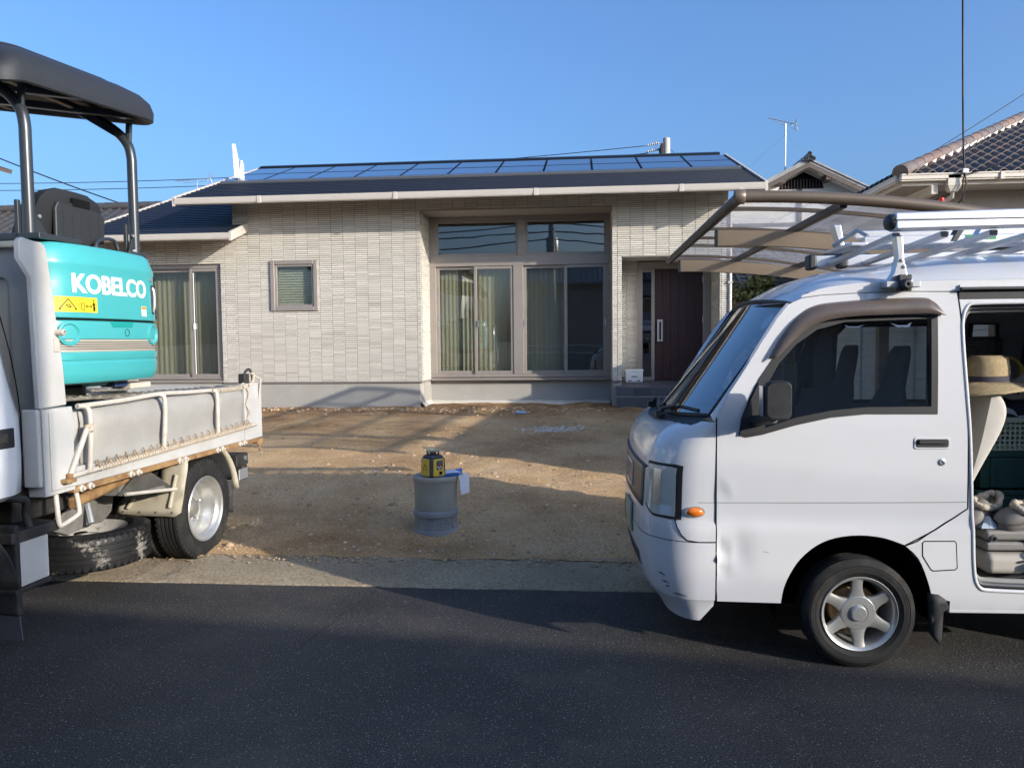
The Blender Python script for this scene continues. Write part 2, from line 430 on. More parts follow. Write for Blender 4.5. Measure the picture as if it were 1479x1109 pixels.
# tyre prints pressed into the muddy apron in front of the rear wheels
for r in P:
    for k, (x, y, z) in enumerate(r):
        for cx in (-2.93, -3.16):
            d = abs(x-(cx + (y-5.5)*.05))
            if d < .085 and y < 5.42 and y > 4.95:
                r[k] = (x, y, z - .007 + .009*(sin(y*150+ (d*60)) > .2))
g = MB(); g.grid(P)
struct(g.build('apron', M_apron, smooth=60))
# the bare lot, rising to the house
def rough_h(x, y):
    v = Vector((x, y, 0))
    right = min(1, max(0, (x+2.6)/1.2))                   # churned on the right, rolled flat by wheels on the left
    near = min(1, max(0, (7.6-y)/1.6))
    amp = .35 + .65*max(right*.8, near)
    h = .030*noise.noise(v*.8) + amp*(.020*noise.noise(v*2.6+Vector((3,1,0))) + .016*noise.noise(v*7)+.009*noise.noise(v*17))
    if y > 12.6: h += .05*max(0, noise.noise(v*1.7+Vector((9,0,0))))*min(1, (y-12.6)/.6)
    # wheel ruts running back towards the house
    for cx in (-2.6, -4.1):
        d = (x-(cx-.05*(y-6)))/.16
        h -= .012*math.exp(-d*d)
    return h
P = []
ys = [5.53+.045*i for i in range(0, 110)] + [10.48+.07*i for i in range(0, 75)]
for y in ys:
    row = []
    for j in range(0, 300):
        x = -9.5+j*.05
        edge = min(1, (y-5.53)/.12)
        yy = y + math.exp(-(y-5.53)/.10)*(.075*noise.noise(Vector((x*1.6, 4, 1)))+.045*noise.noise(Vector((x*7, 2, 6)))-.03)
        row.append((x, yy, lot_z(x, y) + rough_h(x, y)*edge + .008*edge))
    P.append(row)
g = MB(); g.grid(P)
def turned(x, y):
    v = Vector((x, y, 0))
    a = max(0, min(1, (y-12.3)/1.0))*.85 + .55*max(0, noise.noise(v*.55+Vector((2,7,0)))-.05)*max(0, min(1, (x+3.2)/1.5)) + .5*max(0, noise.noise(v*1.3+Vector((5,1,0)))-.1)
    return max(.001, min(1, a))
n_ = len(P[0])-1
g.t = [turned(P[k//n_][k % n_][0], P[k//n_][k % n_][1]) for k in range(len(g.f))]
struct(g.build('lot_ground', M_dirt, smooth=80, fix=False))
# a crack wandering across the road by the lot
ck = []
for i in range(61):
    t = i/60; ck.append((-1.35-.16*t+.03*noise.noise(Vector((t*9, 0, 3))), 4.86-1.0*t, .0015+.003*rnd.random()))
g = MB(); g.grid([[(x-.0008-.0016*rnd.random()+.012*noise.noise(Vector((y*31,0,1))), y, .004) , (x+.0008+.0016*rnd.random()+.012*noise.noise(Vector((y*31,0,1))), y, .004)] for x, y, _ in ck]); struct(g.build('road_crack', pm('crack_dark', (.022, .022, .022), rough=.95, spec=.1), fix=False))
g = MB(); g.add([(-40,5.5,.0),(-9.4,5.5,.0),(-9.4,40,.3),(-40,40,.3)], [(0,1,2,3)]); g.add([(5.4,5.5,.0),(40,5.5,.0),(40,40,.3),(5.4,40,.3)], [(0,1,2,3)])
g.add([(-9.5,15.4,.2),(5.5,15.4,.2),(5.5,40,.3),(-9.5,40,.3)], [(0,1,2,3)])
struct(g.build('side_ground', M_far))

def lump(mb, x, y, z, r, squash=.6, n=6):
    """irregular little stone, 12-20 triangles"""
    a = rnd.random()*6.28; o = len(mb.v)
    top = (x+rnd.uniform(-.2,.2)*r, y+rnd.uniform(-.2,.2)*r, z+r*squash*rnd.uniform(.8,1.2))
    ring = []; ring2 = []
    for k in range(n):
        q = a+k*2*pi/n; rr = r*rnd.uniform(.75,1.15)
        ring.append((x+rr*cos(q), y+rr*sin(q)*.9, z-r*.15)); ring2.append((x+rr*.8*cos(q+.2), y+rr*.75*sin(q+.2), z+r*squash*rnd.uniform(.45,.75)))
    mb.add([top]+ring2+ring, [(0,1+k,1+(k+1) % n) for k in range(n)] + [(1+k,1+n+k,1+n+(k+1) % n,1+(k+1) % n) for k in range(n)])
pb = MB(); cl = MB()
for i in range(1700):
    x = rnd.uniform(-5.5, 3.2); y = 5.6+8.2*rnd.random()**1.3
    z = lot_z(x, y)+rough_h(x, y)+.006
    pb.tone = max(.02, rnd.random()**3.0); lump(pb, x, y, z, rnd.uniform(.006, .016) if rnd.random() < .95 else rnd.uniform(.018,.03))
for i in range(240):                                  # pale crushed stone by the window
    a = rnd.gauss(0, .26); q = rnd.gauss(0, .13)
    x, y = -.42+a, 11.4+q
    pb.tone = rnd.uniform(.55, 1.0); lump(pb, x, y, lot_z(x, y)+rough_h(x, y)+.008, rnd.uniform(.008,.026))
for i in range(160):
    x = rnd.gauss(-.75, .8); y = rnd.gauss(10.0, .5)
    pb.tone = rnd.uniform(.3, .8); lump(pb, x, y, lot_z(x, y)+rough_h(x, y)+.006, rnd.uniform(.006,.018))
for i in range(4200):                                  # loose soil clods, thickest where the ground is churned
    x = rnd.uniform(-3.0, 3.2) if rnd.random() < .8 else rnd.uniform(-5.5, -2); y = 5.6+3.2*rnd.random()**1.2 if rnd.random() < .75 else rnd.uniform(8.5, 13.7)
    cl.tone = max(.02, rnd.random()); lump(cl, x, y, lot_z(x, y)+rough_h(x, y)+.004, rnd.uniform(.005, .017) if rnd.random() < .965 else rnd.uniform(.02, .042), .7)
for i in range(700):                                   # soil spilled over the apron edge
    x = rnd.uniform(-5.5, 3.2); y = 5.50-abs(rnd.gauss(0, .10))
    cl.tone = max(.02, rnd.random()); lump(cl, x, y, lot_z(x, y)+.010, rnd.uniform(.004, .015), .6)
for i in range(420):                                   # spoil heaped along the foundation
    x = rnd.uniform(-6.5, .4); y = 13.75-abs(rnd.gauss(0, .35))
    cl.tone = max(.02, rnd.random()); lump(cl, x, y, lot_z(x, y)+rough_h(x, y)+.004, rnd.uniform(.012, .04), .7)
pb.build('pebbles', M_stone, stuff=True); cl.build('soil_clods', M_clod, stuff=True, smooth=50)
# ------------------------------------------------------------------ the new house
M_tile = attr_mat('siding_tile', (.36, .335, .29), (.655, .62, .55), rough=.75, fine=.25, fscale=60)
M_back = pm('siding_joint', (.26, .24, .215), rough=.9)
M_found = pm('foundation_render', (.30, .29, .262), (.35, .335, .305), scale=3, rough=.9, dirt=(.22, .18, .13), dscale=1.5, damt=.35, bump=.15, bscale=120)
M_mortar = pm('mortar_fillet', (.62, .59, .53), (.5, .46, .40), scale=9, rough=.95, bump=.5, bscale=40)
M_trim = pm('beige_gutter', (.44, .40, .355), (.475, .435, .39), scale=2, rough=.42)
M_soffit = pm('soffit_board', (.36, .335, .30), rough=.8)
M_slate = pm('roof_slate', (.007, .009, .017), (.014, .017, .028), scale=30, rough=.5, stretch=(1, 4, 4), bump=.3, bscale=200, spec=.34)
M_pv = pm('solar_cell', (.006, .011, .035), (.009, .016, .05), scale=3, rough=.10, coat=.6, spec=.9)
M_pvframe = pm('solar_frame', (.015, .017, .022), rough=.35, metal=.6)
M_sash = pm('window_sash', (.30, .265, .235), (.33, .29, .26), scale=4, rough=.38, metal=.35)
M_glass = glass_mat('window_glass', tint=(.78, .79, .75), ior=1.5, add=.075, wav=.05)
M_glassd = glass_mat('dark_glass', tint=(.35, .42, .45), ior=1.5, add=.12, wav=.03)
M_door = pm('door_wood', (.030, .010, .009), (.048, .016, .013), scale=9, rough=.45, stretch=(6, 6, .5), bump=.15, bscale=90)
M_satin = pm('satin_metal', (.62, .62, .62), rough=.3, metal=.9)
M_grout = pm('tile_grout', (.36, .355, .34), rough=.9)
M_ptile = attr_mat('porch_tile', (.050, .054, .066), (.085, .09, .105), rough=.6, fine=.4, fscale=25)
M_curtain = pm('lace_curtain', (.50, .48, .405), (.56, .54, .46), scale=2, rough=.9, stretch=(8, 8, .4))
M_blind = pm('blind_slat', (.74, .76, .68), rough=.6)
M_screen = pm('insect_screen', (.032, .034, .036), (.045, .046, .047), scale=40, rough=.9)
M_room = pm('room_wall', (.5, .48, .44), rough=.9)
M_floorw = pm('room_floor', (.2, .13, .08), rough=.5)
M_dark = pm('dark_void', (.008, .008, .009), rough=.95, spec=.05)
M_white = pm('white_plastic', (.72, .73, .74), (.66, .67, .68), scale=8, rough=.45)

house = thing('house', 'new single storey house clad in narrow beige tiles with solar panels on its roof', 'house', (-1.9, 13.9, .4))
HL = Vector((-1.9, 13.9, .4))
def hb(mb, name, m, parent=None, **k):
    """build a piece given in world coordinates as a child of the house (or of a part of it)"""
    o = mb.build(name, m, parent or house, **k)
    if parent is None: o.matrix_parent_inverse = Matrix.Translation(-HL)
    return o
WY = 13.9
PITCH, X0, ROW = .2271, .638, .0375
def tiles(mb, u0, u1, z0, z1, holes, fn, u_org=X0):
    """courses of narrow tiles standing proud of the wall; fn(u,z,d)->xyz with d the distance out of the backing"""
    nz = int((z1-z0)/ROW+1e-6)
    for k in range(nz):
        za, zb = z0+k*ROW+.0045, z0+(k+1)*ROW-.0045; zm = (za+zb)/2
        i0 = int((u0-u_org)//PITCH)
        base = rnd.uniform(-.08, .08)
        u = u_org+i0*PITCH
        while u < u1:
            segs = [(max(u+.004, u0), min(u+PITCH-.004, u1))]
            tone = min(1, max(.02, .62+base+rnd.gauss(0, .13)))
            for (a, b, c, d) in holes:
                if c < zm < d:
                    new = []
                    for s, e in segs:
                        if e <= a or s >= b: new.append((s, e)); continue
                        if s < a: new.append((s, a))
                        if e > b: new.append((b, e))
                    segs = new
            for s, e in segs:
                if e-s < .012: continue
                mb.tone = tone; q = .004; t = .013+rnd.uniform(0, .003)
                zr = za+(zb-za)*rnd.uniform(.46,.6)                # a low ridge along the tile: upper half leans back, lower half under
                mb.add([fn(s,za,0),fn(e,za,0),fn(e,zb,0),fn(s,zb,0), fn(s+.002,za+.001,t-.003),fn(e-.002,za+.001,t-.003),fn(e-.002,zb-.002,t-.004),fn(s+.002,zb-.002,t-.004), fn(s+.002,zr,t+.001),fn(e-.002,zr,t+.001)],
                       [(4,5,9,8),(8,9,6,7),(0,1,5,4),(1,2,6,9,5),(2,3,7,6),(3,0,4,8,7)])
            u += PITCH
# --- front wall: backing sheet with openings, tile courses on it
REC = (-2.92, .55, .0, 4.0); POR = (.717, 2.43, .0, 3.107); SW = (-5.70, -4.89, 2.26, 3.10); LW = (-8.42, -6.715, .0, 3.11)
def wall_fn(u, z, d=0): return (u, WY+.013-d, z)
w = MB()
w.panel([(-6.45,.89),(LW[1],.89),(LW[1],LW[3]),(LW[0],LW[3]),(LW[0],.89),(-9.1,.89),(-9.1,3.66),(-6.45,3.66)][::1] if False else [(-9.1,.89),(LW[0],.89),(LW[0],LW[3]),(LW[1],LW[3]),(LW[1],.89),(REC[0],.89),(REC[0],REC[3]),(REC[1],REC[3]),(REC[1],.89),(POR[0],.89),(POR[0],POR[3]),(POR[1],POR[3]),(POR[1],.89),(2.57,.89),(2.57,4.45),(-6.45,4.45),(-6.45,3.75),(-9.1,3.75)],
        [[(SW[0],SW[2]),(SW[1],SW[2]),(SW[1],SW[3]),(SW[0],SW[3])]], lambda u, v: (u, WY+.013, v), step=.6)
wall = hb(w, 'wall', M_back, solid=0)
md = wall.modifiers.new('thickness', 'SOLIDIFY'); md.thickness = .12; md.offset = 1 if wall.data.polygons[0].normal.y > 0 else -1
s = MB()
tiles(s, -6.45, 2.57, .895, 4.38, [REC, POR, SW, LW], wall_fn)
tiles(s, -9.1, -6.45, .895, 3.70, [LW], wall_fn)
# recess cheeks, porch back wall, porch right cheek, right flank of the house
tiles(s, WY+.02, 14.75, .895, 4.0, [], lambda u, z, d: (REC[0]-.013+d, u, z), u_org=WY+.02)
tiles(s, WY+.02, 14.75, .895, 4.0, [], lambda u, z, d: (REC[1]+.013-d, u, z), u_org=WY+.02)
tiles(s, .717, 1.06, .87, 3.107, [], lambda u, z, d: (u, 14.92-d, z))
tiles(s, WY+.02, 14.9, .87, 3.107, [], lambda u, z, d: (POR[1]+.013-d, u, z), u_org=WY+.02)
tiles(s, WY+.02, 16.5, .895, 4.3, [], lambda u, z, d: (2.557+d, u, z), u_org=WY+.02)
hb(s, 'siding_tiles', M_tile, stuff=True, fix=False)
w = MB(); w.box(REC[0]-.14, REC[0]-.0135, WY+.135, 20.4, .45, 4.2); w.box(REC[1]+.0135, POR[0]-.002, WY+.136, 14.9, .45, 4.2); w.box(2.4435, 2.556, WY+.134, 20.4, .45, 4.4)
w.box(-9.1, -9.0, WY+.134, 20.4, .3, 3.8); w.box(POR[0], 1.06, 14.921, 15.0, .4, 3.2); w.box(-9.0, 2.44, 20.3, 20.4, .3, 4.3); w.box(-6.449, -6.33, WY+.134, 20.0, 3.4, 4.30)
hb(w, 'inner_wall', M_room)
# foundation, starter strip, mortar fillet
f = MB(); f.box(-9.05, REC[0]+.006-.05, WY+.03, WY+.16, -.1, .873); f.box(REC[0]-.16, REC[0]-.012, WY+.16, 14.86, -.1, .872)
f.box(REC[0]-.1, REC[1]+.1, 14.82, 14.95, -.1, .868); f.box(REC[1]+.012, POR[0]-.02, WY+.032, 14.8, -.1, .871); f.box(2.46, 2.55, WY+.033, 20, -.1, .872)
hb(f, 'foundation', M_found, bev=.01)
for q in ((-6.71, REC[0], WY-.004, WY+.07, .873, .891), (REC[1], POR[0], WY-.004, WY+.07, .872, .890), (REC[0]-.02, REC[0]+.006, WY+.071, 14.76, .873, .891), (-9.1, LW[0], WY-.004, WY+.07, .873, .891)):
    f = MB(); f.box(*q); hb(f, 'starter_strip', M_sash)
f = MB(); P = []
for i in range(0, 60):
    x = REC[0]+.01+i*(REC[1]-REC[0]-.03)/59; a = .03*noise.noise(Vector((x*4, 0, 0)))
    P.append([(x, 14.50+a, .33), (x, 14.60+a*.6, .435), (x, 14.80, .475+a*.4), (x, 14.84, .478)])
f.grid(P); P = []
for i in range(0, 12):
    y = WY+.0+i*.075; a = .02*noise.noise(Vector((y*5, 3, 0)))
    P.append([(REC[0]+.09+a, y, .34), (REC[0]+.05+a*.6, y, .44), (REC[0]-.008, y, .50+a*.5), (REC[0]-.03, y, .50)])
f.grid(P); hb(f, 'mortar_fillet', M_mortar, smooth=50)
# --- soffit of recess and porch
f = MB(); f.box(REC[0]-.01, REC[1]+.01, WY+.02, 14.9, 4.003, 4.06); f.box(POR[0], POR[1], WY+.02, 14.95, 3.11, 3.17)
hb(f, 'recess_soffit', M_soffit)
f = MB(); f.box(REC[0], REC[1], WY-.006, WY+.03, 3.985, 4.001); f.box(POR[0]-.0, POR[1], WY-.006, WY+.03, 3.09, 3.108); hb(f, 'soffit_edge', M_sash)

# --- roofs
SL = .355
def roof(name, x0, x1, y_e, z_e, run, courses, back=True):
    r = MB(); ridge_y, ridge_z = y_e+run, z_e+SL*run
    dy = run/courses
    for k in range(courses):
        a, b = y_e+k*dy, y_e+(k+1)*dy
        za, zb = z_e+SL*(a-y_e), z_e+SL*(b-y_e)
        r.add([(x0,a,za+.018),(x1,a,za+.018),(x1,b+.02,zb+.006),(x0,b+.02,zb+.006),(x0,a,za-.01),(x1,a,za-.01)], [(0,1,2,3),(4,5,1,0)])
    r.add([(x0,y_e,z_e-.012),(x1,y_e,z_e-.012),(x1,ridge_y,ridge_z-.012),(x0,ridge_y,ridge_z-.012)], [(0,1,2,3)])
    if back: r.add([(x0,ridge_y,ridge_z),(x1,ridge_y,ridge_z),(x1,ridge_y+run,z_e),(x0,ridge_y+run,z_e)], [(0,1,2,3)])
    o = hb(r, name, M_slate, fix=False)
    # sloping soffit below, barge boards on the verges
    u = MB(); u.hexa([(x0+.03,y_e+.02,z_e-.12),(x1-.03,y_e+.02,z_e-.12),(x1-.03,ridge_y,ridge_z-.12),(x0+.03,ridge_y,ridge_z-.12)], [(x0+.03,y_e+.02,z_e-.02),(x1-.03,y_e+.02,z_e-.02),(x1-.03,ridge_y,ridge_z-.02),(x0+.03,ridge_y,ridge_z-.02)])
    if back: u.hexa([(x0+.03,ridge_y+.001,ridge_z-.12),(x1-.03,ridge_y+.001,ridge_z-.12),(x1-.03,ridge_y+run,z_e-.12),(x0+.03,ridge_y+run,z_e-.12)], [(x0+.03,ridge_y+.001,ridge_z-.02),(x1-.03,ridge_y+.001,ridge_z-.02),(x1-.03,ridge_y+run,z_e-.02),(x0+.03,ridge_y+run,z_e-.02)])
    hb(u, 'soffit', M_soffit)
    for xs in (x0, x1):
        bb = MB(); sgn = -1 if xs == x0 else 1; xa, xb = sorted((xs-.005*sgn, xs+.045*sgn))
        bb.hexa([(xa,y_e-.07,z_e-.155),(xb,y_e-.07,z_e-.155),(xb,ridge_y,ridge_z-.13),(xa,ridge_y,ridge_z-.13)], [(xa,y_e-.07,z_e+.012),(xb,y_e-.07,z_e+.012),(xb,ridge_y,ridge_z+.040),(xa,ridge_y,ridge_z+.040)])
        if back: bb.hexa([(xa,ridge_y+.001,ridge_z-.13),(xb,ridge_y+.001,ridge_z-.13),(xb,ridge_y+run,z_e-.13),(xa,ridge_y+run,z_e-.13)], [(xa,ridge_y+.001,ridge_z+.035),(xb,ridge_y+.001,ridge_z+.035),(xb,ridge_y+run,z_e+.035),(xa,ridge_y+run,z_e+.035)])
        hb(bb, 'barge_board', M_trim, bev=.006)
    # box gutter with its fascia behind
    gt = MB()
    gt.add([(x0,y_e-.06,z_e-.125),(x1,y_e-.06,z_e-.125),(x1,y_e-.075,z_e-.105),(x0,y_e-.075,z_e-.105),(x1,y_e-.085,z_e-.03),(x0,y_e-.085,z_e-.03),(x1,y_e-.085,z_e-.012),(x0,y_e-.085,z_e-.012),(x1,y_e-.07,z_e-.012),(x0,y_e-.07,z_e-.012),(x1,y_e+.03,z_e-.125),(x0,y_e+.03,z_e-.125)],
           [(0,1,2,3),(3,2,4,5),(5,4,6,7),(7,6,8,9),(11,10,1,0)])
    gt.box(x0, x1, y_e+.0, y_e+.035, z_e-.124, z_e-.02)
    gt.box(x0, x1, y_e-.068, y_e-.062, z_e-.12, z_e-.014)
    gu = hb(gt, 'gutter', M_trim, fix=False)
    x = x0+1.55 if x1-x0 > 4 else x0+3
    while x < x1-.2:
        j = MB(); j.box(x-.035, x+.035, y_e-.091, y_e-.05, z_e-.130, z_e-.008); hb(j, 'gutter_joint', M_trim, gu, bev=.004)
        x += 2.42
    return o, ridge_y, ridge_z
main_roof, RY, RZ = roof('roof', -7.15, 3.02, 13.20, 4.20, 3.65, 21)
rc = MB(); rc.prism([(RY-.17,RZ-.055),(RY-.17,RZ+.02),(RY-.02,RZ+.075),(RY+.13,RZ+.02),(RY+.13,RZ-.05)], 10.0, lambda u, v, w_: (-7.09+w_, u, v))
hb(rc, 'ridge_cap', M_pvframe, bev=.008)
low_roof, LY, LZ = roof('lower_roof', -9.25, -6.20, 13.27, 3.59, 3.65, 20)
fl = MB(); fl.box(-6.47, -6.452, WY+.02, 14.6, 3.6, 4.1); hb(fl, 'flashing', M_sash)
# gable triangles
for xx in (-6.40, 2.50):
    gm = MB()
    gm.hexa([(xx,WY+.1,4.3),(xx+.06,WY+.1,4.3),(xx+.06,19.6,4.3),(xx,19.6,4.3)], [(xx,RY-.05,RZ-.16),(xx+.06,RY-.05,RZ-.16),(xx+.06,RY+.05,RZ-.16),(xx,RY+.05,RZ-.16)])
    hb(gm, 'gable', M_back)
# solar panels, eleven bays in two rows
def rp(x, y, up): 
    z = 4.20+SL*(y-13.20); n = Vector((0, -SL, 1)).normalized()
    return (x, y+n.y*up, z+n.z*up)
bays = [-7.02, -6.21, -5.30, -4.39, -3.478, -2.55, -1.625, -.71, .21, 1.135, 2.065, 2.93]
pv0 = {}
for i in range(11):
    for row, (ya, yb) in enumerate(((14.80, 15.62), (15.66, 16.50))):
        xa, xb = bays[i]+.013, bays[i+1]-.013
        p = MB()
        p.hexa([rp(xa,ya,.02),rp(xb,ya,.02),rp(xb,yb,.02),rp(xa,yb,.02)], [rp(xa,ya,.055),rp(xb,ya,.055),rp(xb,yb,.055),rp(xa,yb,.055)])
        o = hb(p, 'solar_panel', M_pvframe, main_roof)
        q = MB(); q.hexa([rp(xa+.013,ya+.022,.05),rp(xb-.013,ya+.022,.05),rp(xb-.013,yb-.022,.05),rp(xa+.013,yb-.022,.05)], [rp(xa+.013,ya+.022,.058),rp(xb-.013,ya+.022,.058),rp(xb-.013,yb-.022,.058),rp(xa+.013,yb-.022,.058)])
        hb(q, 'cell_glass', M_pv, main_roof)
rl = MB(); rl.hexa([rp(-7.05,14.70,.01),rp(2.95,14.70,.01),rp(2.95,14.78,.01),rp(-7.05,14.78,.01)], [rp(-7.05,14.70,.05),rp(2.95,14.70,.05),rp(2.95,14.78,.06),rp(-7.05,14.78,.06)])
hb(rl, 'panel_rail', pm('rail_grey', (.16, .17, .19), rough=.4, metal=.5), main_roof)

# --- windows
def bars(name, lst, y0, y1, parent=None, m=None, bev=.004):
    b = MB()
    for (xa, xb, za, zb) in lst: b.box(xa, xb, y0, y1, za, zb)
    return hb(b, name, m or M_sash, parent, bev=bev)
def pane(x0, x1, z0, z1, y, parent, m=None, name='pane'):
    b = MB(); b.box(x0, x1, y, y+.006, z0, z1); return hb(b, name, m or M_glass, parent)
# big living room window in the recess
YF = 14.745
lw = bars('living_room_window', [(-2.92,-2.80,.985,3.06),(.465,.55,.985,3.06),(-2.92,.55,3.06,3.255),(-2.92,.55,.875,.985),(-1.30,-1.11,.985,3.06),
      (-2.92,-2.79,3.255,3.93),(.47,.55,3.255,3.93),(-1.215,-1.06,3.255,3.93),(-2.92,.55,3.93,4.0)], YF, YF+.14, bev=.006)
b = MB(); b.box(-2.93, .56, YF-.06, YF, .868, .90); b.box(-2.93, .56, YF-.03, YF, .93, .945); hb(b, 'sill', M_sash, lw, bev=.004)
for (a, c, yo) in ((-2.80,-2.02,.03), (-2.06,-1.30,.075), (-1.11,-.28,.03), (-.325,.465,.075)):
    y0 = YF+.02+(.075-yo)
    sh = bars('sliding_sash', [(a,a+.055,.985,3.06),(c-.055,c,.985,3.06),(a+.055,c-.055,.985,1.05),(a+.055,c-.055,3.005,3.06)], y0, y0+.045, lw)
    pane(a+.055, c-.055, 1.05, 3.005, y0+.02, lw)
scr = MB(); scr.box(-.27, .41, YF+.118, YF+.121, 1.05, 3.005); hb(scr, 'insect_screen', M_screen, lw)
for a, c in ((-2.79,-1.215), (-1.06,.47)):
    bars('fixed_sash', [(a,a+.04,3.255,3.93),(c-.04,c,3.255,3.93),(a+.04,c-.04,3.255,3.30),(a+.04,c-.04,3.88,3.93)], YF+.03, YF+.07, lw)
    pane(a+.04, c-.04, 3.30, 3.88, YF+.05, lw)
for xa in (-1.995, -2.775, -1.10, .44):
    hd = MB(); hd.box(xa, xa+.02, YF-.01, YF+.02, 1.9, 2.02); hb(hd, 'sash_pull', M_satin, lw)
def curtain(x0, x1, z0, z1, y, amp=.008, wl=.085):
    P = []; n = int((x1-x0)/.012)
    for i in range(n+1):
        x = x0+(x1-x0)*i/n
        P.append([(x, y+amp*sin(2*pi*x/wl+1.3*sin(x*5)), z0), (x, y+amp*.8*sin(2*pi*x/wl+1.3*sin(x*5)+.2), (z0+z1)/2), (x, y+amp*.6*sin(2*pi*x/wl+1.3*sin(x*5)+.4), z1)])
    c = MB(); c.grid(P); return hb(c, 'curtain', M_curtain, smooth=80)
curtain(-2.82, -2.40, .95, 3.05, 14.96); curtain(-2.41, -1.80, .95, 3.05, 15.06, .02); curtain(-2.02, -1.24, .95, 3.05, 14.98); curtain(-1.20, -.28, .95, 3.05, 14.97); curtain(-.32, .48, .95, 3.05, 15.08)
room = MB(); room.box(-2.9, .5, 18.4, 18.5, .8, 4.3); room.box(-2.95, -2.9, 14.9, 18.5, .8, 4.3); room.box(.5, .54, 14.95, 18.5, .8, 4.3); room.box(-2.9, .5, 14.9, 18.5, 4.2, 4.25)
hb(room, 'room', M_room); room = MB(); room.box(-2.9, .5, 14.9, 18.4, .8, .86); hb(room, 'room_floor', M_floorw)
# small window with a projecting frame and a blind
sw = bars('small_window', [(-5.745,-5.665,2.215,3.145),(-4.925,-4.845,2.215,3.145),(-5.665,-4.925,3.07,3.145),(-5.665,-4.925,2.215,2.29)], WY-.035, WY+.08, bev=.008)
bars('casement_sash', [(-5.665,-5.625,2.29,3.07),(-4.965,-4.925,2.29,3.07),(-5.625,-4.965,3.03,3.07),(-5.625,-4.965,2.29,2.33)], WY-.012, WY+.05, sw)
pane(-5.625, -4.965, 2.33, 3.03, WY+.015, sw)
for k in range(15):
    z = 2.34+k*.047; b = MB(); b.hexa([(-5.66,WY+.10,z),(-4.93,WY+.10,z),(-4.93,WY+.125,z+.036),(-5.66,WY+.125,z+.036)], [(-5.66,WY+.102,z+.001),(-4.93,WY+.102,z+.001),(-4.93,WY+.127,z+.037),(-5.66,WY+.127,z+.037)])
    hb(b, 'blind_slat', M_blind, sw)
bk = MB(); bk.box(-5.75, -4.8, WY+.5, WY+.52, 2.1, 3.3); hb(bk, 'room_back', M_room)
# left window behind the digger
lf = bars('garden_window', [(-8.42,-8.33,.97,3.05),(-6.79,-6.715,.97,3.05),(-8.42,-6.715,3.03,3.11),(-8.42,-6.715,.895,.99)], WY+.05, WY+.14, bev=.005)
b = MB(); b.box(-8.44, -6.70, WY+.0, WY+.05, .885, .925); b.box(-8.44, -6.70, WY+.02, WY+.05, .955, .97); hb(b, 'sill', M_sash, lf, bev=.004)
for (a, c, yo) in ((-8.33,-7.28,.02), (-7.36,-6.79,.06)):
    y0 = WY+.06+.04*(yo < .05)
    bars('sliding_sash', [(a,a+.055,.99,3.03),(c-.055,c,.99,3.03),(a+.055,c-.055,.99,1.05),(a+.055,c-.055,2.975,3.03)], y0, y0+.035, lf)
    pane(a+.055, c-.055, 1.05, 2.975, y0+.015, lf)
b = MB(); b.tube([(-7.27,WY+.045,1.05),(-7.27,WY+.045,2.95)], .007, 6); b.box(-7.29,-7.25,WY+.03,WY+.06,1.9,2.0); hb(b, 'screen_rod', M_white, lf)
bk = MB(); bk.box(-8.6, -6.6, WY+.75, WY+.77, .9, 3.3); bk.box(-8.6,-6.6,WY+.14,WY+.75,.86,.9); hb(bk, 'room_back', M_room)
curt = MB(); P = []
for i in range(215):
    x = -8.38+i*.008; P.append([(x, WY+.34+.006*sin(x*62), 1.0), (x, WY+.34+.006*sin(x*62+.3), 3.05)])
curt.grid(P); hb(curt, 'curtain', M_curtain, smooth=80)

# --- porch: step tiles, door
st = MB(); st.hexa([(.604,13.66,.0),(2.60,13.66,.0),(2.60,14.95,.0),(.604,14.95,.0)], [(.604,13.66,.775),(2.60,13.66,.775),(2.60,14.95,.84),(.604,14.95,.84)])
porch = hb(st, 'porch_base', M_grout)
tx = [.602+.3123*i for i in range(8)]
for i in range(6):
    xa, xb = tx[i]+.003, min(tx[i+1]-.003, 2.6)
    for (za, zb, yy) in ((.30, .612, 13.652), (.632, .770, 13.648)):
        b = MB(); b.tone = rnd.uniform(.2,.8); b.box(xa, xb, yy, 13.662, za, zb); hb(b, 'step_tile', M_ptile, porch, bev=.003)
    for k in range(4):
        ya, yb = 13.655+.312*k, min(13.655+.312*(k+1)-.006, 14.9); zz = lambda y: .775+(y-13.66)*.0504
        b = MB(); b.tone = rnd.uniform(.2,.8); b.hexa([(xa,ya,zz(ya)-.004),(xb,ya,zz(ya)-.004),(xb,yb,zz(yb)-.004),(xa,yb,zz(yb)-.004)], [(xa,ya,zz(ya)+.007),(xb,ya,zz(ya)+.007),(xb,yb,zz(yb)+.007),(xa,yb,zz(yb)+.007)])
        hb(b, 'step_tile', M_ptile, porch)
df = bars('door_frame', [(1.055,1.157,.84,3.09),(1.325,1.385,.84,2.95),(2.285,2.43,.84,3.09),(1.157,2.285,2.955,3.09),(1.157,1.325,2.90,2.955),(1.157,1.325,.84,.905)], 14.84, 14.95, bev=.006)
pane(1.157, 1.325, .905, 2.90, 14.89, df, M_glassd, 'side_light')
bk = MB(); bk.box(1.05, 1.4, 15.4, 15.42, .8, 3.1); hb(bk, 'hall_wall', M_dark)
dr = MB(); dr.box(1.387, 2.283, 14.875, 14.92, .85, 2.953); door = hb(dr, 'front_door', M_door)
for k in range(6):
    a = 1.392+k*.1478; b = MB(); b.box(a, a+.1435, 14.864, 14.876, .855, 2.948); hb(b, 'door_plank', M_door, door, bev=.003)
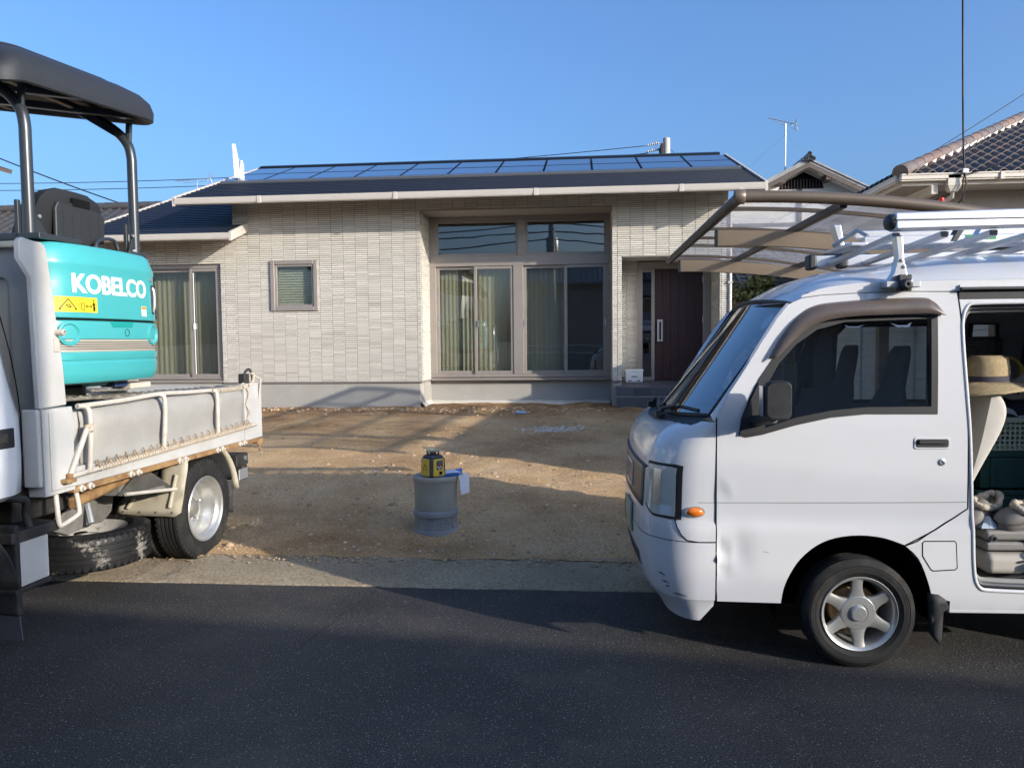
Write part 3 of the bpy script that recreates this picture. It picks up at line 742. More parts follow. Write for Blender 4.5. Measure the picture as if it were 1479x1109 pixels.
b = MB(); b.box(1.432,1.47,14.80,14.83,1.58,2.0); b.box(1.505,1.535,14.80,14.83,1.58,2.0); b.box(1.47,1.505,14.80,14.83,1.955,2.0); b.box(1.47,1.505,14.80,14.83,1.58,1.62); b.box(1.44,1.46,14.83,14.866,1.6,1.63); b.box(1.44,1.46,14.83,14.866,1.95,1.98)
hb(b, 'door_handle', M_satin, door, bev=.006)
for z in (2.07, 1.51):
    b = MB(); b.lathe([(0,-.02),(.026,-.02),(.03,-.008),(.03,0)], 16, (1.462, 14.866, z), 'y'); hb(b, 'door_lock', M_satin, door, smooth=40)
for z in (1.15, 2.0, 2.75):
    b = MB(); b.tube([(2.287,14.855,z-.06),(2.287,14.855,z+.06)], .014, 8); hb(b, 'hinge', M_satin, door, smooth=40)
b = MB(); b.lathe([(0,0),(.05,0),(.055,.012),(.04,.014)], 16, (1.75, 14.4, 3.095)); hb(b, 'porch_light', M_satin, smooth=40)
# downpipe on the right corner
b = MB(); b.tube([(2.605,13.90,.5),(2.605,13.90,4.0)], .034, 12); b.tube([(2.605,13.9,3.98),(2.62,13.75,4.03),(2.63,13.1,4.06)], .034, 12)
for z in (1.2, 2.6): b.box(2.565, 2.645, 13.86, 13.94, z, z+.03)
hb(b, 'downpipe', M_trim, smooth=40)
# meter / white plastic case left by the door
bx = thing('storage_box', 'small white plastic box standing on the porch tiles beside the front door', 'box', (.976, 14.56, .83))
b = MB(); b.hexa([(-.155,-.09,0),(.155,-.09,0),(.155,.09,0),(-.155,.09,0)], [(-.161,-.095,.2),(.161,-.095,.2),(.161,.095,.2),(-.161,.095,.2)]); b.build('body', M_white, bx, bev=.01)
b = MB(); b.box(-.168,.168,-.1,.1,.2,.236); b.build('lid', M_white, bx, bev=.008)
for xa, za, wd in ((-.11,.022,.06),(.05,.022,.06),(-.05,.10,.1)):
    b = MB(); b.box(xa,xa+wd,-.0995,-.085,za,za+.014); b.build('slot', M_dark, bx)
# flat white aerial on the left verge
ant = thing('flat_aerial', 'tall thin white flat aerial standing at the left end of the solar roof', 'aerial', (-6.80, 15.0, 4.86))
b = MB(); b.tube([(0,0,0),(0,0,.45)], .022, 8); b.build('mast', M_satin, ant, smooth=40)
b = MB(); b.hexa([(-.09,-.03,.05),(.055,-.03,.05),(.055,.03,.05),(-.09,.03,.05)], [(-.125,-.02,.73),(-.06,-.02,.73),(-.06,.02,.73),(-.125,.02,.73)]); b.build('flat_panel', M_white, ant, bev=.01)
b = MB(); b.box(.03,.10,-.03,.03,.02,.34); b.box(.045,.085,-.025,.025,.34,.40); b.build('booster_box', M_white, ant, bev=.008)
# ------------------------------------------------------------------ carport
M_bronze = pm('bronze_aluminium', (.125, .095, .068), (.14, .108, .08), scale=3, rough=.42, metal=.3)
M_bronze2 = pm('bronze_board', (.27, .205, .135), (.30, .23, .155), scale=3, rough=.5)
M_grey_al = pm('dark_aluminium', (.055, .052, .05), rough=.4, metal=.4)
def poly_mat():
    m = bpy.data.materials.new('polycarbonate'); m.use_nodes = True; nt = m.node_tree; N, Lk = nt.nodes, nt.links; N.clear()
    out = N.new('ShaderNodeOutputMaterial'); t = N.new('ShaderNodeBsdfTransparent'); t.inputs[0].default_value = (.86, .86, .88, 1)
    d = N.new('ShaderNodeBsdfTranslucent'); d.inputs[0].default_value = (.52, .51, .515, 1); g = N.new('ShaderNodeBsdfGlossy'); g.inputs['Roughness'].default_value = .12
    m1 = N.new('ShaderNodeMixShader'); tc = N.new('ShaderNodeTexCoord'); n = N.new('ShaderNodeTexNoise'); n.inputs['Scale'].default_value = 2.2; n.inputs['Detail'].default_value = 6
    Lk.new(tc.outputs['Object'], n.inputs[0]); mr = N.new('ShaderNodeMapRange'); mr.inputs[1].default_value = .4; mr.inputs[2].default_value = .7; mr.inputs[3].default_value = .30; mr.inputs[4].default_value = .56
    Lk.new(n.outputs[0], mr.inputs[0]); Lk.new(mr.outputs[0], m1.inputs[0]); Lk.new(t.outputs[0], m1.inputs[1]); Lk.new(d.outputs[0], m1.inputs[2])
    fr = schlick(nt, .05, .6)
    m2 = N.new('ShaderNodeMixShader'); Lk.new(fr.outputs[0], m2.inputs[0]); Lk.new(m1.outputs[0], m2.inputs[1]); Lk.new(g.outputs[0], m2.inputs[2]); Lk.new(m2.outputs[0], out.inputs[0])
    return m
M_poly = poly_mat()
cp = thing('carport', 'brown framed carport with a curved roof of smoky clear sheets beside the house', 'carport', (0, 0, 0))
def cz(x): return 2.710-.050*max(0, x-1.12)**2
CX0, CX1, CY0, CY1 = 1.20, 3.72, 5.98, 10.7
xs = [CX0+(CX1-CX0)*i/24 for i in range(25)]
b = MB(); b.tube([(x, CY0, cz(x)-.025) for x in xs], .046, 12); b.build('front_beam', M_bronze, cp, smooth=40)
b = MB(); b.tube([(x, CY1, cz(x)-.025) for x in xs], .040, 10); b.build('rear_beam', M_bronze, cp, smooth=40)
b = MB(); b.tube([(CX0-.01, CY0, cz(CX0)-.025), (CX0-.01, CY1, cz(CX0)-.025)], .045, 12); b.build('side_beam', M_grey_al, cp, smooth=40)
b = MB(); b.lathe([(0,-.02),(.052,-.02),(.056,0),(.056,.05),(.05,.055)], 16, (CX0-.03, CY0, cz(CX0)-.025), 'x'); b.build('beam_end', M_bronze, cp, smooth=50)
for x in (1.96, 2.72, 3.49):
    b = MB(); b.bar((x, CY0+.04, cz(x)-.055), (x, CY1-.03, cz(x)-.055), .055, .06); b.build('purlin', M_grey_al, cp, bev=.008)
for y in (6.6, 7.76, 8.42, 9.09, 10.2):
    b = MB()
    for p, q in zip(xs, xs[1:]): b.bar((p+.001, y, cz(p)-.012), (q, y, cz(q)-.012), .035, .03)
    b.build('arch_rib', M_bronze, cp)
for y in (7.15, 9.78):                                     # the two deep curved rafters
    n = len(xs); P = []
    b = MB()
    lo = [(x+.03, y-.03, cz(x)-.25) for x in xs]; hi = [(x+.03, y-.03, cz(x)-.115) for x in xs]
    lo2 = [(p[0], y+.03, p[2]) for p in lo]; hi2 = [(p[0], y+.03, p[2]) for p in hi]
    b.grid([lo, hi]); b.grid([hi, hi2]); b.grid([hi2, lo2]); b.grid([lo2, lo])
    b.add([lo[0], hi[0], hi2[0], lo2[0]], [(0,1,2,3)])
    r_ = b.build('rafter', M_bronze2, cp, smooth=30)
    c = MB(); c.box(CX0+.005, CX0+.028, y-.042, y+.042, cz(CX0)-.258, cz(CX0)-.107); c.build('rafter_cap', M_grey_al, r_, bev=.006)
    for dz in (.15, .22):
        c = MB(); c.lathe([(0,-.008),(.012,-.008),(.012,.002)], 10, (CX0+.07, y-.03, cz(CX0)-dz), 'y'); c.build('bolt', M_satin, r_)
    b = MB(); b.box(CX1-.12, CX1, y-.06, y+.06, 0, cz(CX1)+.02); b.build('post', M_bronze, cp, bev=.01)
yr = [CY0+.03, 6.6, 7.15, 7.76, 8.42, 9.09, 9.78, 10.2, CY1-.02]; xr = [CX0+.04, 1.96, 2.72, 3.49, CX1]
for ya, yb in zip(yr, yr[1:]):
    for xa, xb in zip(xr, xr[1:]):
        b = MB(); k = 7
        b.grid([[(xa+(xb-xa)*i/k, y, cz(xa+(xb-xa)*i/k)+.008+.006*sin(pi*i/k)) for i in range(k+1)] for y in (ya, (ya+yb)/2, yb)])
        b.build('roof_sheet', M_poly, cp, smooth=60)

# ------------------------------------------------------------------ neighbouring houses
def rand_tile_mat(name, cols, rough=.55):
    m, nt, b = nodes_of(name); N, Lk = nt.nodes, nt.links
    oi = N.new('ShaderNodeObjectInfo'); r = N.new('ShaderNodeValToRGB'); e = r.color_ramp.elements
    e[0].position = 0; e[0].color = (*cols[0], 1); e[1].position = 1; e[1].color = (*cols[-1], 1)
    for i, c in enumerate(cols[1:-1]): k = e.new((i+1)/(len(cols)-1)); k.color = (*c, 1)
    Lk.new(oi.outputs['Random'], r.inputs[0])
    tc = N.new('ShaderNodeTexCoord'); n = N.new('ShaderNodeTexNoise'); n.inputs['Scale'].default_value = 9; n.inputs['Detail'].default_value = 6; Lk.new(tc.outputs['Object'], n.inputs[0])
    mx = N.new('ShaderNodeMix'); mx.data_type = 'RGBA'; mx.blend_type = 'MULTIPLY'; mx.inputs[0].default_value = .6
    r2 = N.new('ShaderNodeValToRGB'); r2.color_ramp.elements[0].color = (.55,.55,.55,1); r2.color_ramp.elements[1].color = (1.3,1.3,1.3,1); r2.color_ramp.elements[0].position = .3; r2.color_ramp.elements[1].position = .7
    Lk.new(n.outputs[0], r2.inputs[0]); Lk.new(r.outputs[0], mx.inputs[6]); Lk.new(r2.outputs[0], mx.inputs[7]); Lk.new(mx.outputs[2], b.inputs['Base Color'])
    b.inputs['Roughness'].default_value = rough
    return m
M_stile = rand_tile_mat('s_tile_clay', [(.066,.055,.049),(.09,.072,.062),(.115,.077,.058),(.078,.066,.062),(.155,.085,.058),(.066,.062,.064),(.10,.07,.056)])
M_hip = rand_tile_mat('hip_tile_clay', [(.125,.10,.085),(.16,.115,.09),(.12,.10,.092),(.19,.115,.08)], .5)
M_plaster = pm('grey_plaster', (.30, .275, .25), (.34, .31, .28), scale=2, rough=.9, bump=.2, bscale=150)
M_cream = pm('cream_gutter', (.50, .45, .38), (.54, .49, .42), scale=4, rough=.45)
M_whitewall = pm('white_wall', (.74, .72, .66), (.78, .76, .70), scale=1.5, rough=.9)
M_brownwood = pm('brown_timber', (.075, .055, .045), (.10, .075, .06), scale=12, rough=.7)
M_greytile = pm('grey_roof_tile', (.20, .20, .205), (.30, .30, .30), scale=5, rough=.55)
M_darktile = pm('dark_roof_tile', (.045, .043, .045), (.075, .072, .074), scale=4, rough=.5)
M_wire = pm('black_cable', (.014, .014, .016), rough=.6)
M_conc = pm('pole_concrete', (.36, .35, .33), (.42, .41, .39), scale=5, rough=.85)
M_alu = pm('aluminium', (.66, .67, .69), (.58, .59, .61), scale=7, rough=.34, metal=.75)
M_galv = pm('galvanised', (.42, .43, .44), rough=.45, metal=.7)

nb = thing('tiled_house', 'hip roofed house with brown clay S-tiles and cream gutters behind the carport on the right', 'house', (0, 0, 0))
EX, EY, EZ, ES = 5.72, 14.5, 4.52, .47
cl_ = 1/sqrt(1+ES*ES)
def fr(x, t, up=0): return (x, EY+t, EZ+ES*t+up)              # front roof plane at distance t in from the eave
def tile_mesh():
    b = MB(); W, Lh = .245, .33; P = []
    prof = [(0,.0),(.025,.02),(.06,.05),(.10,.062),(.135,.045),(.165,.012),(.205,-.002),(.245,.0)]
    for t in (0, Lh):
        P.append([(u, t*cl_, h+ES*t*cl_+(.03 if t == 0 else .0)) for u, h in prof])
    b.grid(P); b.grid([[(u, 0, h+.03) for u, h in prof], [(u, .002, h+.008) for u, h in prof]])
    me = b.mesh('roof_tile'); me.materials.append(M_stile); me.shade_smooth(); me.set_sharp_from_angle(angle=radians(50)); return me
tm = tile_mesh(); cnt = 0; rest = MB(); pr = [(0,.0),(.06,.05),(.10,.062),(.165,.012),(.245,.0)]
for k in range(0, 16):
    t = -.06+k*.285*cl_
    for j in range(0, 40):
        x = EX+.16+j*.24
        if x < EX+t+.12 or x > EX+9.4-t: continue
        p = fr(x, t)
        if x < 10.8-0.1*k and cnt < 296 and x < 8.2+.30*k:
            o = bpy.data.objects.new('roof_tile', tm); COL.objects.link(o); o.parent = nb; o.location = p; cnt += 1
        else:
            rest.grid([[(p[0]+u, p[1]+tt*cl_, p[2]+h+ES*tt*cl_+(.03 if tt == 0 else 0)) for u, h in pr] for tt in (0, .33)])
rest.build('roof_tiles_beyond', M_stile, nb, smooth=50, stuff=True)
b = MB()
b.add([fr(EX,0,-.03), fr(EX+9.4,0,-.03), fr(EX+4.7,4.7,-.03)], [(0,1,2)]); b.add([(EX,EY,EZ-.03),(EX,EY+9.4,EZ-.03),(EX+4.7,EY+4.7,EZ+ES*4.7-.03)], [(0,1,2)])
b.add([(EX+9.4,EY,EZ-.03),(EX+9.4,EY+9.4,EZ-.03),(EX+4.7,EY+4.7,EZ+ES*4.7-.03)], [(0,1,2)]); b.add([(EX,EY+9.4,EZ-.03),(EX+9.4,EY+9.4,EZ-.03),(EX+4.7,EY+4.7,EZ+ES*4.7-.03)], [(0,1,2)])
b.build('roof_deck', M_darktile, nb)
# left slope seen edge-on: courses
b = MB()
for k in range(15):
    t = k*.27
    for j in range(34):
        y = EY+.2+j*.245
        if y < EY+t+.1 or y > EY+9.2-t: continue
        b.grid([[(EX-.05+t+tt*cl_, y+.245-u, EZ+ES*(t+tt*cl_)+h+(.03 if tt == 0 else 0)) for u, h in pr] for tt in (0, .31)])
b.build('side_roof_tiles', M_darktile, nb, smooth=50, stuff=True)
# hip: half round caps
for k in range(17):
    t0 = -.06+k*.27; r0 = .125 if k else .14
    a = Vector((EX+t0, EY+t0, EZ+ES*t0+.05)); c = Vector((EX+t0+.28, EY+t0+.28, EZ+ES*(t0+.28)+.047)); d = (c-a).normalized(); u = d.cross(Vector((0,0,1))).normalized(); w_ = u.cross(d)
    b = MB(); P = []
    for tt, rr in ((0, r0*1.02), (.06, r0*1.02), (.08, r0), (1, r0*.985)):
        P.append([tuple(a+(c-a)*tt+(u*cos(q)+w_*sin(q))*rr) for q in [-.5+ (pi+1.0)*i/10 for i in range(11)]])
    b.grid(P)
    if k == 0: b.add(P[0], [tuple(range(11))])
    b.build('hip_tile', M_hip, nb, smooth=60)
    if k:
        b = MB(); a2 = Vector(fr(EX+t0+.18, t0+.02, .02)); b.prism([(0,0),(.16,.0),(.19,.13),(.04,.06)], .06, lambda p, q, r: (a2.x+p, a2.y+.05*r+p*.6, a2.z+q*.75+p*.25)); b.build('mortar_wedge', M_whitewall, nb)
def gutter_run(p, q, nm='gutter'):
    b = MB(); b.bar((p[0],p[1],p[2]), (q[0],q[1],q[2]), .10, .075); b.bar((p[0],p[1],p[2]+.05), (q[0],q[1],q[2]+.05), .125, .03)
    b.bar((p[0],p[1],p[2]-.05), (q[0],q[1],q[2]-.05), .06, .03); return b.build(nm, M_cream, nb, bev=.008)
gutter_run((EX-.06, EY-.07, EZ-.075), (EX+9.5, EY-.07, EZ-.075)); gutter_run((EX-.07, EY-.0, EZ-.08), (EX-.07, EY+9.4, EZ-.08))
for x in (7.35, 9.1):
    b = MB(); b.box(x-.03, x+.03, EY-.145, EY-.0, EZ-.15, EZ-.015); b.build('gutter_joint', M_cream, nb, bev=.005)
b = MB(); b.box(EX, EX+9.4, EY+.0, EY+.03, EZ-.2, EZ-.04); b.box(EX, EX+.03, EY+.03, EY+9.4, EZ-.2, EZ-.04); b.build('fascia', M_cream, nb)
b = MB(); b.add([(EX,EY,EZ-.19),(EX+9.4,EY,EZ-.19),(EX+9.4,EY+9.4,EZ-.19),(EX,EY+9.4,EZ-.19)], [(0,1,2,3)]); b.build('eave_soffit', pm('grey_soffit', (.33,.31,.29), rough=.85), nb)
b = MB(); b.box(EX+.75, EX+8.6, EY+.75, EY+8.6, -.1, EZ-.195); b.build('wall', M_plaster, nb)
b = MB(); b.box(EX+.5, EX+.62, EY+.0, EY+9, EZ-.36, EZ-.195); b.build('eave_beam', M_cream, nb, bev=.01)
b = MB(); b.box(6.45, 6.68, EY-.12, EY+.04, EZ-.24, EZ-.02); b.hexa([(6.50,EY-.09,EZ-.34),(6.63,EY-.09,EZ-.34),(6.63,EY+.02,EZ-.34),(6.50,EY+.02,EZ-.34)], [(6.45,EY-.12,EZ-.241),(6.68,EY-.12,EZ-.241),(6.68,EY+.04,EZ-.241),(6.45,EY+.04,EZ-.241)])
hop = b.build('rain_hopper', M_cream, nb, bev=.01)
b = MB(); b.tube([(6.565,EY-.035,EZ-.33),(6.565,EY-.03,EZ-.42),(6.40,EY+.25,EZ-.55),(6.1,EY+.70,EZ-.78),(6.08,EY+.70,.2)], .036, 10); b.build('downpipe', M_cream, nb, smooth=40)
b = MB(); b.tube([(6.15,EY+.4,EZ-.62),(6.25,EY+.4,EZ-.5),(6.55,EY+.35,EZ-.36),(6.8,EY+.3,EZ-.25)], .014, 6); b.build('conduit', M_grey_al, nb, smooth=40)
b = MB(); b.box(6.9, 7.25, EY+.72, EY+.76, 3.72, 3.9); b.build('vent_cover', M_whitewall, nb, bev=.008)
for k in range(2):
    b = MB(); b.box(7.6+k*2.4, 9.2+k*2.4, EY+.70, EY+.76, 2.4, 3.6); f_ = b.build('window', M_sash, nb); b = MB(); b.box(7.67+k*2.4, 9.13+k*2.4, EY+.693, EY+.70, 2.47, 3.53); b.build('pane', M_glassd, f_)
# service cable dropping to its eave
cb = MB(); cb.tube(spline([(6.2,13.6,10.6),(6.45,14.0,7.6),(6.62,14.25,5.4),(6.70,14.33,4.5)], 8), .016, 6); cb.tube(spline([(6.70,14.33,4.5),(6.72,14.3,4.25),(6.66,14.36,4.0),(6.55,14.5,3.9)], 6), .013, 6); cb.tube(spline([(6.70,14.33,4.52),(6.69,14.36,4.2),(6.73,14.4,3.95)], 6), .010, 6)
sc = thing('service_cable', 'black service cable dropping from above to the cream gutter of the tiled house', 'cable', (6.70, 14.33, 4.5))
o = cb.build('cable', M_wire, sc, smooth=60); o.matrix_parent_inverse = Matrix.Translation((-6.70,-14.33,-4.5))
b = MB(); b.box(-.04,.05,-.04,.03,-.02,.06); b.tube([(-.05,-.02,.03),(.07,-.02,.03)], .016, 8); b.build('clamp', M_galv, sc, bev=.006)
b = MB(); b.lathe([(0,-.05),(.035,-.05),(.045,-.02),(.045,.03),(.02,.05),(0,.05)], 12, (-.33,.1,-.46)); b.build('red_cap', pm('red_plastic', (.55,.035,.02), rough=.4), sc, smooth=40)

# boundary fence of wide boards on the far side of the carport
M_board = pm('fence_board', (.58, .55, .50), (.62, .59, .54), scale=3, rough=.7, dirt=(.25,.22,.18), dscale=3, damt=.4)
fc = thing('board_fence', 'pale grey fence of close horizontal boards beyond the carport, seen through the white van', 'fence', (4.05, 6.2, .05))
for bay in range(4):
    y0 = bay*1.78
    b = MB(); b.box(-.05, .05, y0-.04, y0+.04, 0, 2.36); b.build('fence_post', M_board, fc, bev=.006)
    for k in range(20):
        z = .06+k*.113; b = MB(); b.hexa([(-.028,y0+.045,z),(.005,y0+.045,z),(.005,y0+1.735,z),(-.028,y0+1.735,z)], [(-.018,y0+.045,z+.109),(.005,y0+.045,z+.109),(.005,y0+1.735,z+.109),(-.018,y0+1.735,z+.109)]); b.build('board', M_board, fc)
b = MB(); b.box(.008, .03, 0, 7.1, .05, 2.3); b.build('backing', M_plaster, fc)

def gable_house(name, label, cx, cy, hw, depth, eave, ridge, m_wall, m_roof, group=None, ridge_x=False, rot=0, windows=(), ov=.45, cat='house'):
    """plain gabled house; ridge along local y (or x): walls, two roof slopes with tile rolls, barge boards, windows"""
    h = thing(name, label, cat, (cx, cy, 0), rot, group)
    R = (lambda x, y, z: (y, -x, z)) if ridge_x else (lambda x, y, z: (x, y, z))
    hd = depth/2; sl = (ridge-eave)/(hw+ov)
    b = MB(); b.add([R(-hw,-hd,-.2),R(hw,-hd,-.2),R(hw,hd,-.2),R(-hw,hd,-.2),R(-hw,-hd,eave+sl*ov-.12),R(hw,-hd,eave+sl*ov-.12),R(hw,hd,eave+sl*ov-.12),R(-hw,hd,eave+sl*ov-.12),R(0,-hd,ridge-.12),R(0,hd,ridge-.12)],
        [(0,1,5,8,4),(3,2,6,9,7),(0,4,7,3),(1,2,6,5)]); b.build('wall', m_wall, h)
    for sg in (-1, 1):
        b = MB(); n = int((hw+ov)/.26)
        for k in range(n):
            a, c = 1-k/n, 1-(k+1)/n
            pa = (sg*(hw+ov)*a, eave+(ridge-eave)*(1-a)); pc = (sg*(hw+ov)*c, eave+(ridge-eave)*(1-c))
            b.add([R(pa[0],-hd-ov,pa[1]+.05),R(pa[0],hd+ov,pa[1]+.05),R(pc[0],hd+ov,pc[1]+.02),R(pc[0],-hd-ov,pc[1]+.02),R(pa[0],-hd-ov,pa[1]-.06),R(pa[0],hd+ov,pa[1]-.06),R(pc[0],hd+ov,pc[1]-.06),R(pc[0],-hd-ov,pc[1]-.06)], [(0,1,2,3),(4,5,1,0),(7,6,5,4),(0,3,7,4),(1,5,6,2)])
        nr = int((depth+2*ov)/.3)
        for j in range(nr+1):
            y = -hd-ov+j*.3; b.bar(R(sg*(hw+ov),y,eave+.055), R(0,y,ridge+.045), .07, .05)
        b.build('roof', m_roof, h)
    b = MB()
    for j in range(int((depth+2*ov)/.4)):
        y = -hd-ov+j*.4
        b.tube([R(0,y,ridge+.09),R(0,y+.405,ridge+.09)], [.13,.12], 10)
    b.build('ridge', m_roof, h, smooth=50)
    for (side, u0, u1, z0, z1) in windows:
        b = MB(); q = MB()
        if side == 'f': b.box(u0,u1,-hd-.05,-hd+.02,z0,z1); q.box(u0+.06,u1-.06,-hd-.058,-hd-.05,z0+.06,z1-.06)
        elif side == 'b': b.box(u0,u1,hd-.02,hd+.05,z0,z1); q.box(u0+.06,u1-.06,hd+.05,hd+.058,z0+.06,z1-.06)
        else: b.box(hw-.02,hw+.05,u0,u1,z0,z1); q.box(hw+.05,hw+.058,u0+.06,u1-.06,z0+.06,z1-.06)
        for mb_ in (b, q):
            if ridge_x: mb_.v = [(v[1], -v[0], v[2]) for v in mb_.v]
        f_ = b.build('window', M_sash, h, bev=.01); q.build('pane', M_glassd, f_)
    return h
# white gabled house behind, with aerial
gh = gable_house('gabled_house', 'white walled gable end with brown barge boards and grey tiles behind the carport', 7.05, 29.6, 3.0, 8.2, 5.35, 7.13, M_whitewall, M_greytile, ov=.55, cat='house')
for sg in (-1, 1):
    b = MB(); b.hexa([(sg*3.55,-4.66,5.13),(sg*3.55,-4.60,5.13),(0,-4.60,6.92),(0,-4.66,6.92)], [(sg*3.55,-4.66,5.27),(sg*3.55,-4.60,5.27),(0,-4.60,7.06),(0,-4.66,7.06)]); b.build('barge_board', M_brownwood, gh)
    b = MB(); b.hexa([(sg*3.5,-4.59,5.20),(sg*3.5,-4.1,5.20),(0,-4.1,6.98),(0,-4.59,6.98)], [(sg*3.5,-4.59,5.24),(sg*3.5,-4.1,5.24),(0,-4.1,7.02),(0,-4.59,7.02)]); b.build('verge_soffit', M_whitewall, gh)
for x, z in ((-.78,6.52), (.62,6.58), (1.85,5.98)):
    b = MB(); b.box(x-.09, x+.09, -4.64, -4.1, z-.06, z+.12); b.build('purlin_end', M_brownwood, gh, bev=.01)
b = MB(); b.prism([(-.75,6.36),(.62,6.36),(.55,6.60),(0,6.88),(-.6,6.58)], .03, lambda u, v, w_: (u, -4.13+w_, v)); b.build('gable_vent', M_dark, gh)
for k in range(14):
    b = MB(); b.box(-.68+k*.095, -.655+k*.095, -4.15, -4.131, 6.36, 6.56 if k in (0, 13) else 6.66); b.build('vent_slat', M_brownwood, gh)
b = MB(); b.box(-.16, -.06, -4.16, -4.10, 3.0, 6.36); b.build('post', M_brownwood, gh)
b = MB(); b.box(-3, 3, -4.15, -4.10, 5.2, 5.3); b.build('tie_beam', M_brownwood, gh)
b = MB()
for dx, dz, r in ((0,.07,.10),(-.11,.03,.07),(.11,.03,.07),(0,.19,.065)): b.lathe([(0,-.05),(r*.7,-.05),(r,-.03),(r,.1)], 14, (dx, -4.66, 7.13+dz), 'y')
b.build('ridge_end_tile', pm('pale_ridge_tile', (.42,.42,.41), rough=.6), gh, smooth=40)
def yagi(name, label, loc, mast, tilt, length, group=None, rot=0):
    a = thing(name, label, 'aerial', loc, rot, group)
    b = MB(); b.tube([(0,0,0),(0,0,mast)], .020, 8); b.build('mast', M_galv, a, smooth=40)
    d = Vector((cos(tilt), 0, sin(tilt))); L = length
    p = Vector((0,0,mast+.06)) - d*L*.6; q = p+d*L
    b = MB(); b.tube([p, q], .014, 6); b.tube([tuple(p+d*.25), tuple(p+d*.35+Vector((0,0,-.1))), tuple(q-d*.3+Vector((0,0,-.1))), tuple(q-d*.12)], .010, 6); b.build('boom', M_galv, a, smooth=40)
    for k in range(12):
        c = p+d*(L*(k+.3)/13); e = MB(); e.tube([tuple(c+Vector((0,-.09,0))), tuple(c+Vector((0,.09,0)))], .006, 5); e.build('element', M_galv, a)
    r = MB(); c = q-d*.03
    for s_ in (-1, 1):
        r.tube([tuple(c+Vector((0,-.18,.08*s_))), tuple(c+Vector((0,.18,.08*s_)))], .008, 5); r.tube([tuple(c), tuple(c+Vector((.06,0,.2*s_)))], .010, 5)
        for k in range(3): r.tube([tuple(c+Vector((.02*k,-.15,.07*s_*(k+.6)))), tuple(c+Vector((.02*k,.15,.07*s_*(k+.6))))], .006, 5)
    r.tube([tuple(c-d*.1), tuple(c-d*.14+Vector((0,0,-.14))), tuple(c+Vector((0,0,-.18)))], .008, 5)
    r.build('reflector', M_galv, a); return a
ya = yagi('tv_aerial', 'television aerial on a tall mast above the white gabled house', (6.6, 26.0, 6.6), 1.95, -.26, .92)
b = MB()
for sx, sy in ((-1,-1),(1,-1),(0,1)): b.tube([(0,0,.45),(sx*.14,sy*.14,.12)], .012, 5)
b.build('mast_foot', M_galv, ya)
b = MB(); b.tube([(0,0,1.6),(-1.5,.5,.3)], .004, 4); b.tube([(0,0,1.6),(1.8,.6,.35)], .004, 4); b.build('guy_wire', M_galv, ya)
yagi('tv_aerial', 'small television aerial far off, left of the solar roof', (-15.35, 30, 7.2), .95, .05, 1.5)

gable_house('dark_roofed_house', 'far house with a dark tiled roof seen low behind the porch on the right', 7.6, 25.4, 2.6, 7.0, 3.05, 4.6, M_plaster, M_darktile, ridge_x=True, rot=0, ov=.5)
gable_house('dark_roofed_house', 'dark tiled roof behind the digger cab canopy at the far left', -17.0, 22.6, 2.2, 9.2, 4.25, 5.75, M_plaster, M_darktile, ridge_x=True, ov=.5)
gable_house('grey_roofed_house', 'distant grey tiled roof showing between the digger seat and the solar roof', -16.2, 31.5, 3.0, 9.0, 5.2, 7.35, M_plaster, M_greytile, ridge_x=True, ov=.5)
gable_house('tall_house', 'brown eave of a taller house just entering at the left edge', -22.4, 20.6, 3.6, 5.0, 7.2, 8.6, M_plaster, M_brownwood, ov=.5)

# shrub by the corner of the house
def leaf_mat(name, a, b_):
    m, nt, b = nodes_of(name); N, Lk = nt.nodes, nt.links
    at = N.new('ShaderNodeAttribute'); at.attribute_name = 'tone'; mx = N.new('ShaderNodeMix'); mx.data_type = 'RGBA'; mx.inputs[6].default_value = (*a, 1); mx.inputs[7].default_value = (*b_, 1)
    Lk.new(at.outputs['Fac'], mx.inputs[0]); Lk.new(mx.outputs[2], b.inputs['Base Color']); b.inputs['Roughness'].default_value = .5
    b.inputs['Subsurface Weight'].default_value = 0; return m
def shrub(name, label, cat, loc, blobs, n, m, size, group=None):
    t = thing(name, label, cat, loc, 0, group); b = MB()
    for _ in range(n):
        c, r = blobs[int(rnd.random()*len(blobs))]
        d = Vector((rnd.gauss(0,1), rnd.gauss(0,1), rnd.gauss(0,1))).normalized(); rr = r*rnd.uniform(.5, 1.05)
        p = Vector(c)+Vector((d.x*rr, d.y*rr, d.z*rr)); s_ = size*rnd.uniform(.6, 1.3)
        q = Vector((rnd.gauss(0,1), rnd.gauss(0,1), rnd.gauss(0,1)+.3)).normalized(); u = q.cross(d).normalized()*s_*.4; v = q*s_
        b.tone = max(.02, rnd.random()); b.add([p, p+v*.5+u, p+v, p+v*.5-u], [(0,1,2),(0,2,3)])
    b.build('crown', m, t, fix=False)
    k = MB()
    for c, r in blobs: k.tube([(0,0,-.3), (c[0]*.5, c[1]*.5, c[2]*.5), c], [.05,.035,.012], 6)
    k.build('trunk', M_brownwood, t, smooth=50); return t
M_leaf = leaf_mat('leaves', (.022, .042, .014), (.14, .15, .035)); M_leaf2 = leaf_mat('dry_leaves', (.06, .035, .02), (.13, .08, .04))
shrub('shrub', 'dense green evergreen shrub between the porch corner and the white van', 'shrub', (4.0, 18.2, .3), [((-.3,0,2.2),.45),((.2,.1,2.0),.6),((.8,0,2.0),.5),((.1,0,2.55),.25),((0,.1,1.3),.7),((.8,.2,1.2),.7),((-.5,.1,1.3),.5)], 5200, M_leaf, .11)
shrub('shrub', 'reddish brown shrub at the foot of the house corner beside the green one', 'shrub', (3.5, 17.6, .3), [((0,0,1.5),.4),((.15,0,.9),.5),((-.1,.1,1.9),.25)], 1300, M_leaf2, .08)

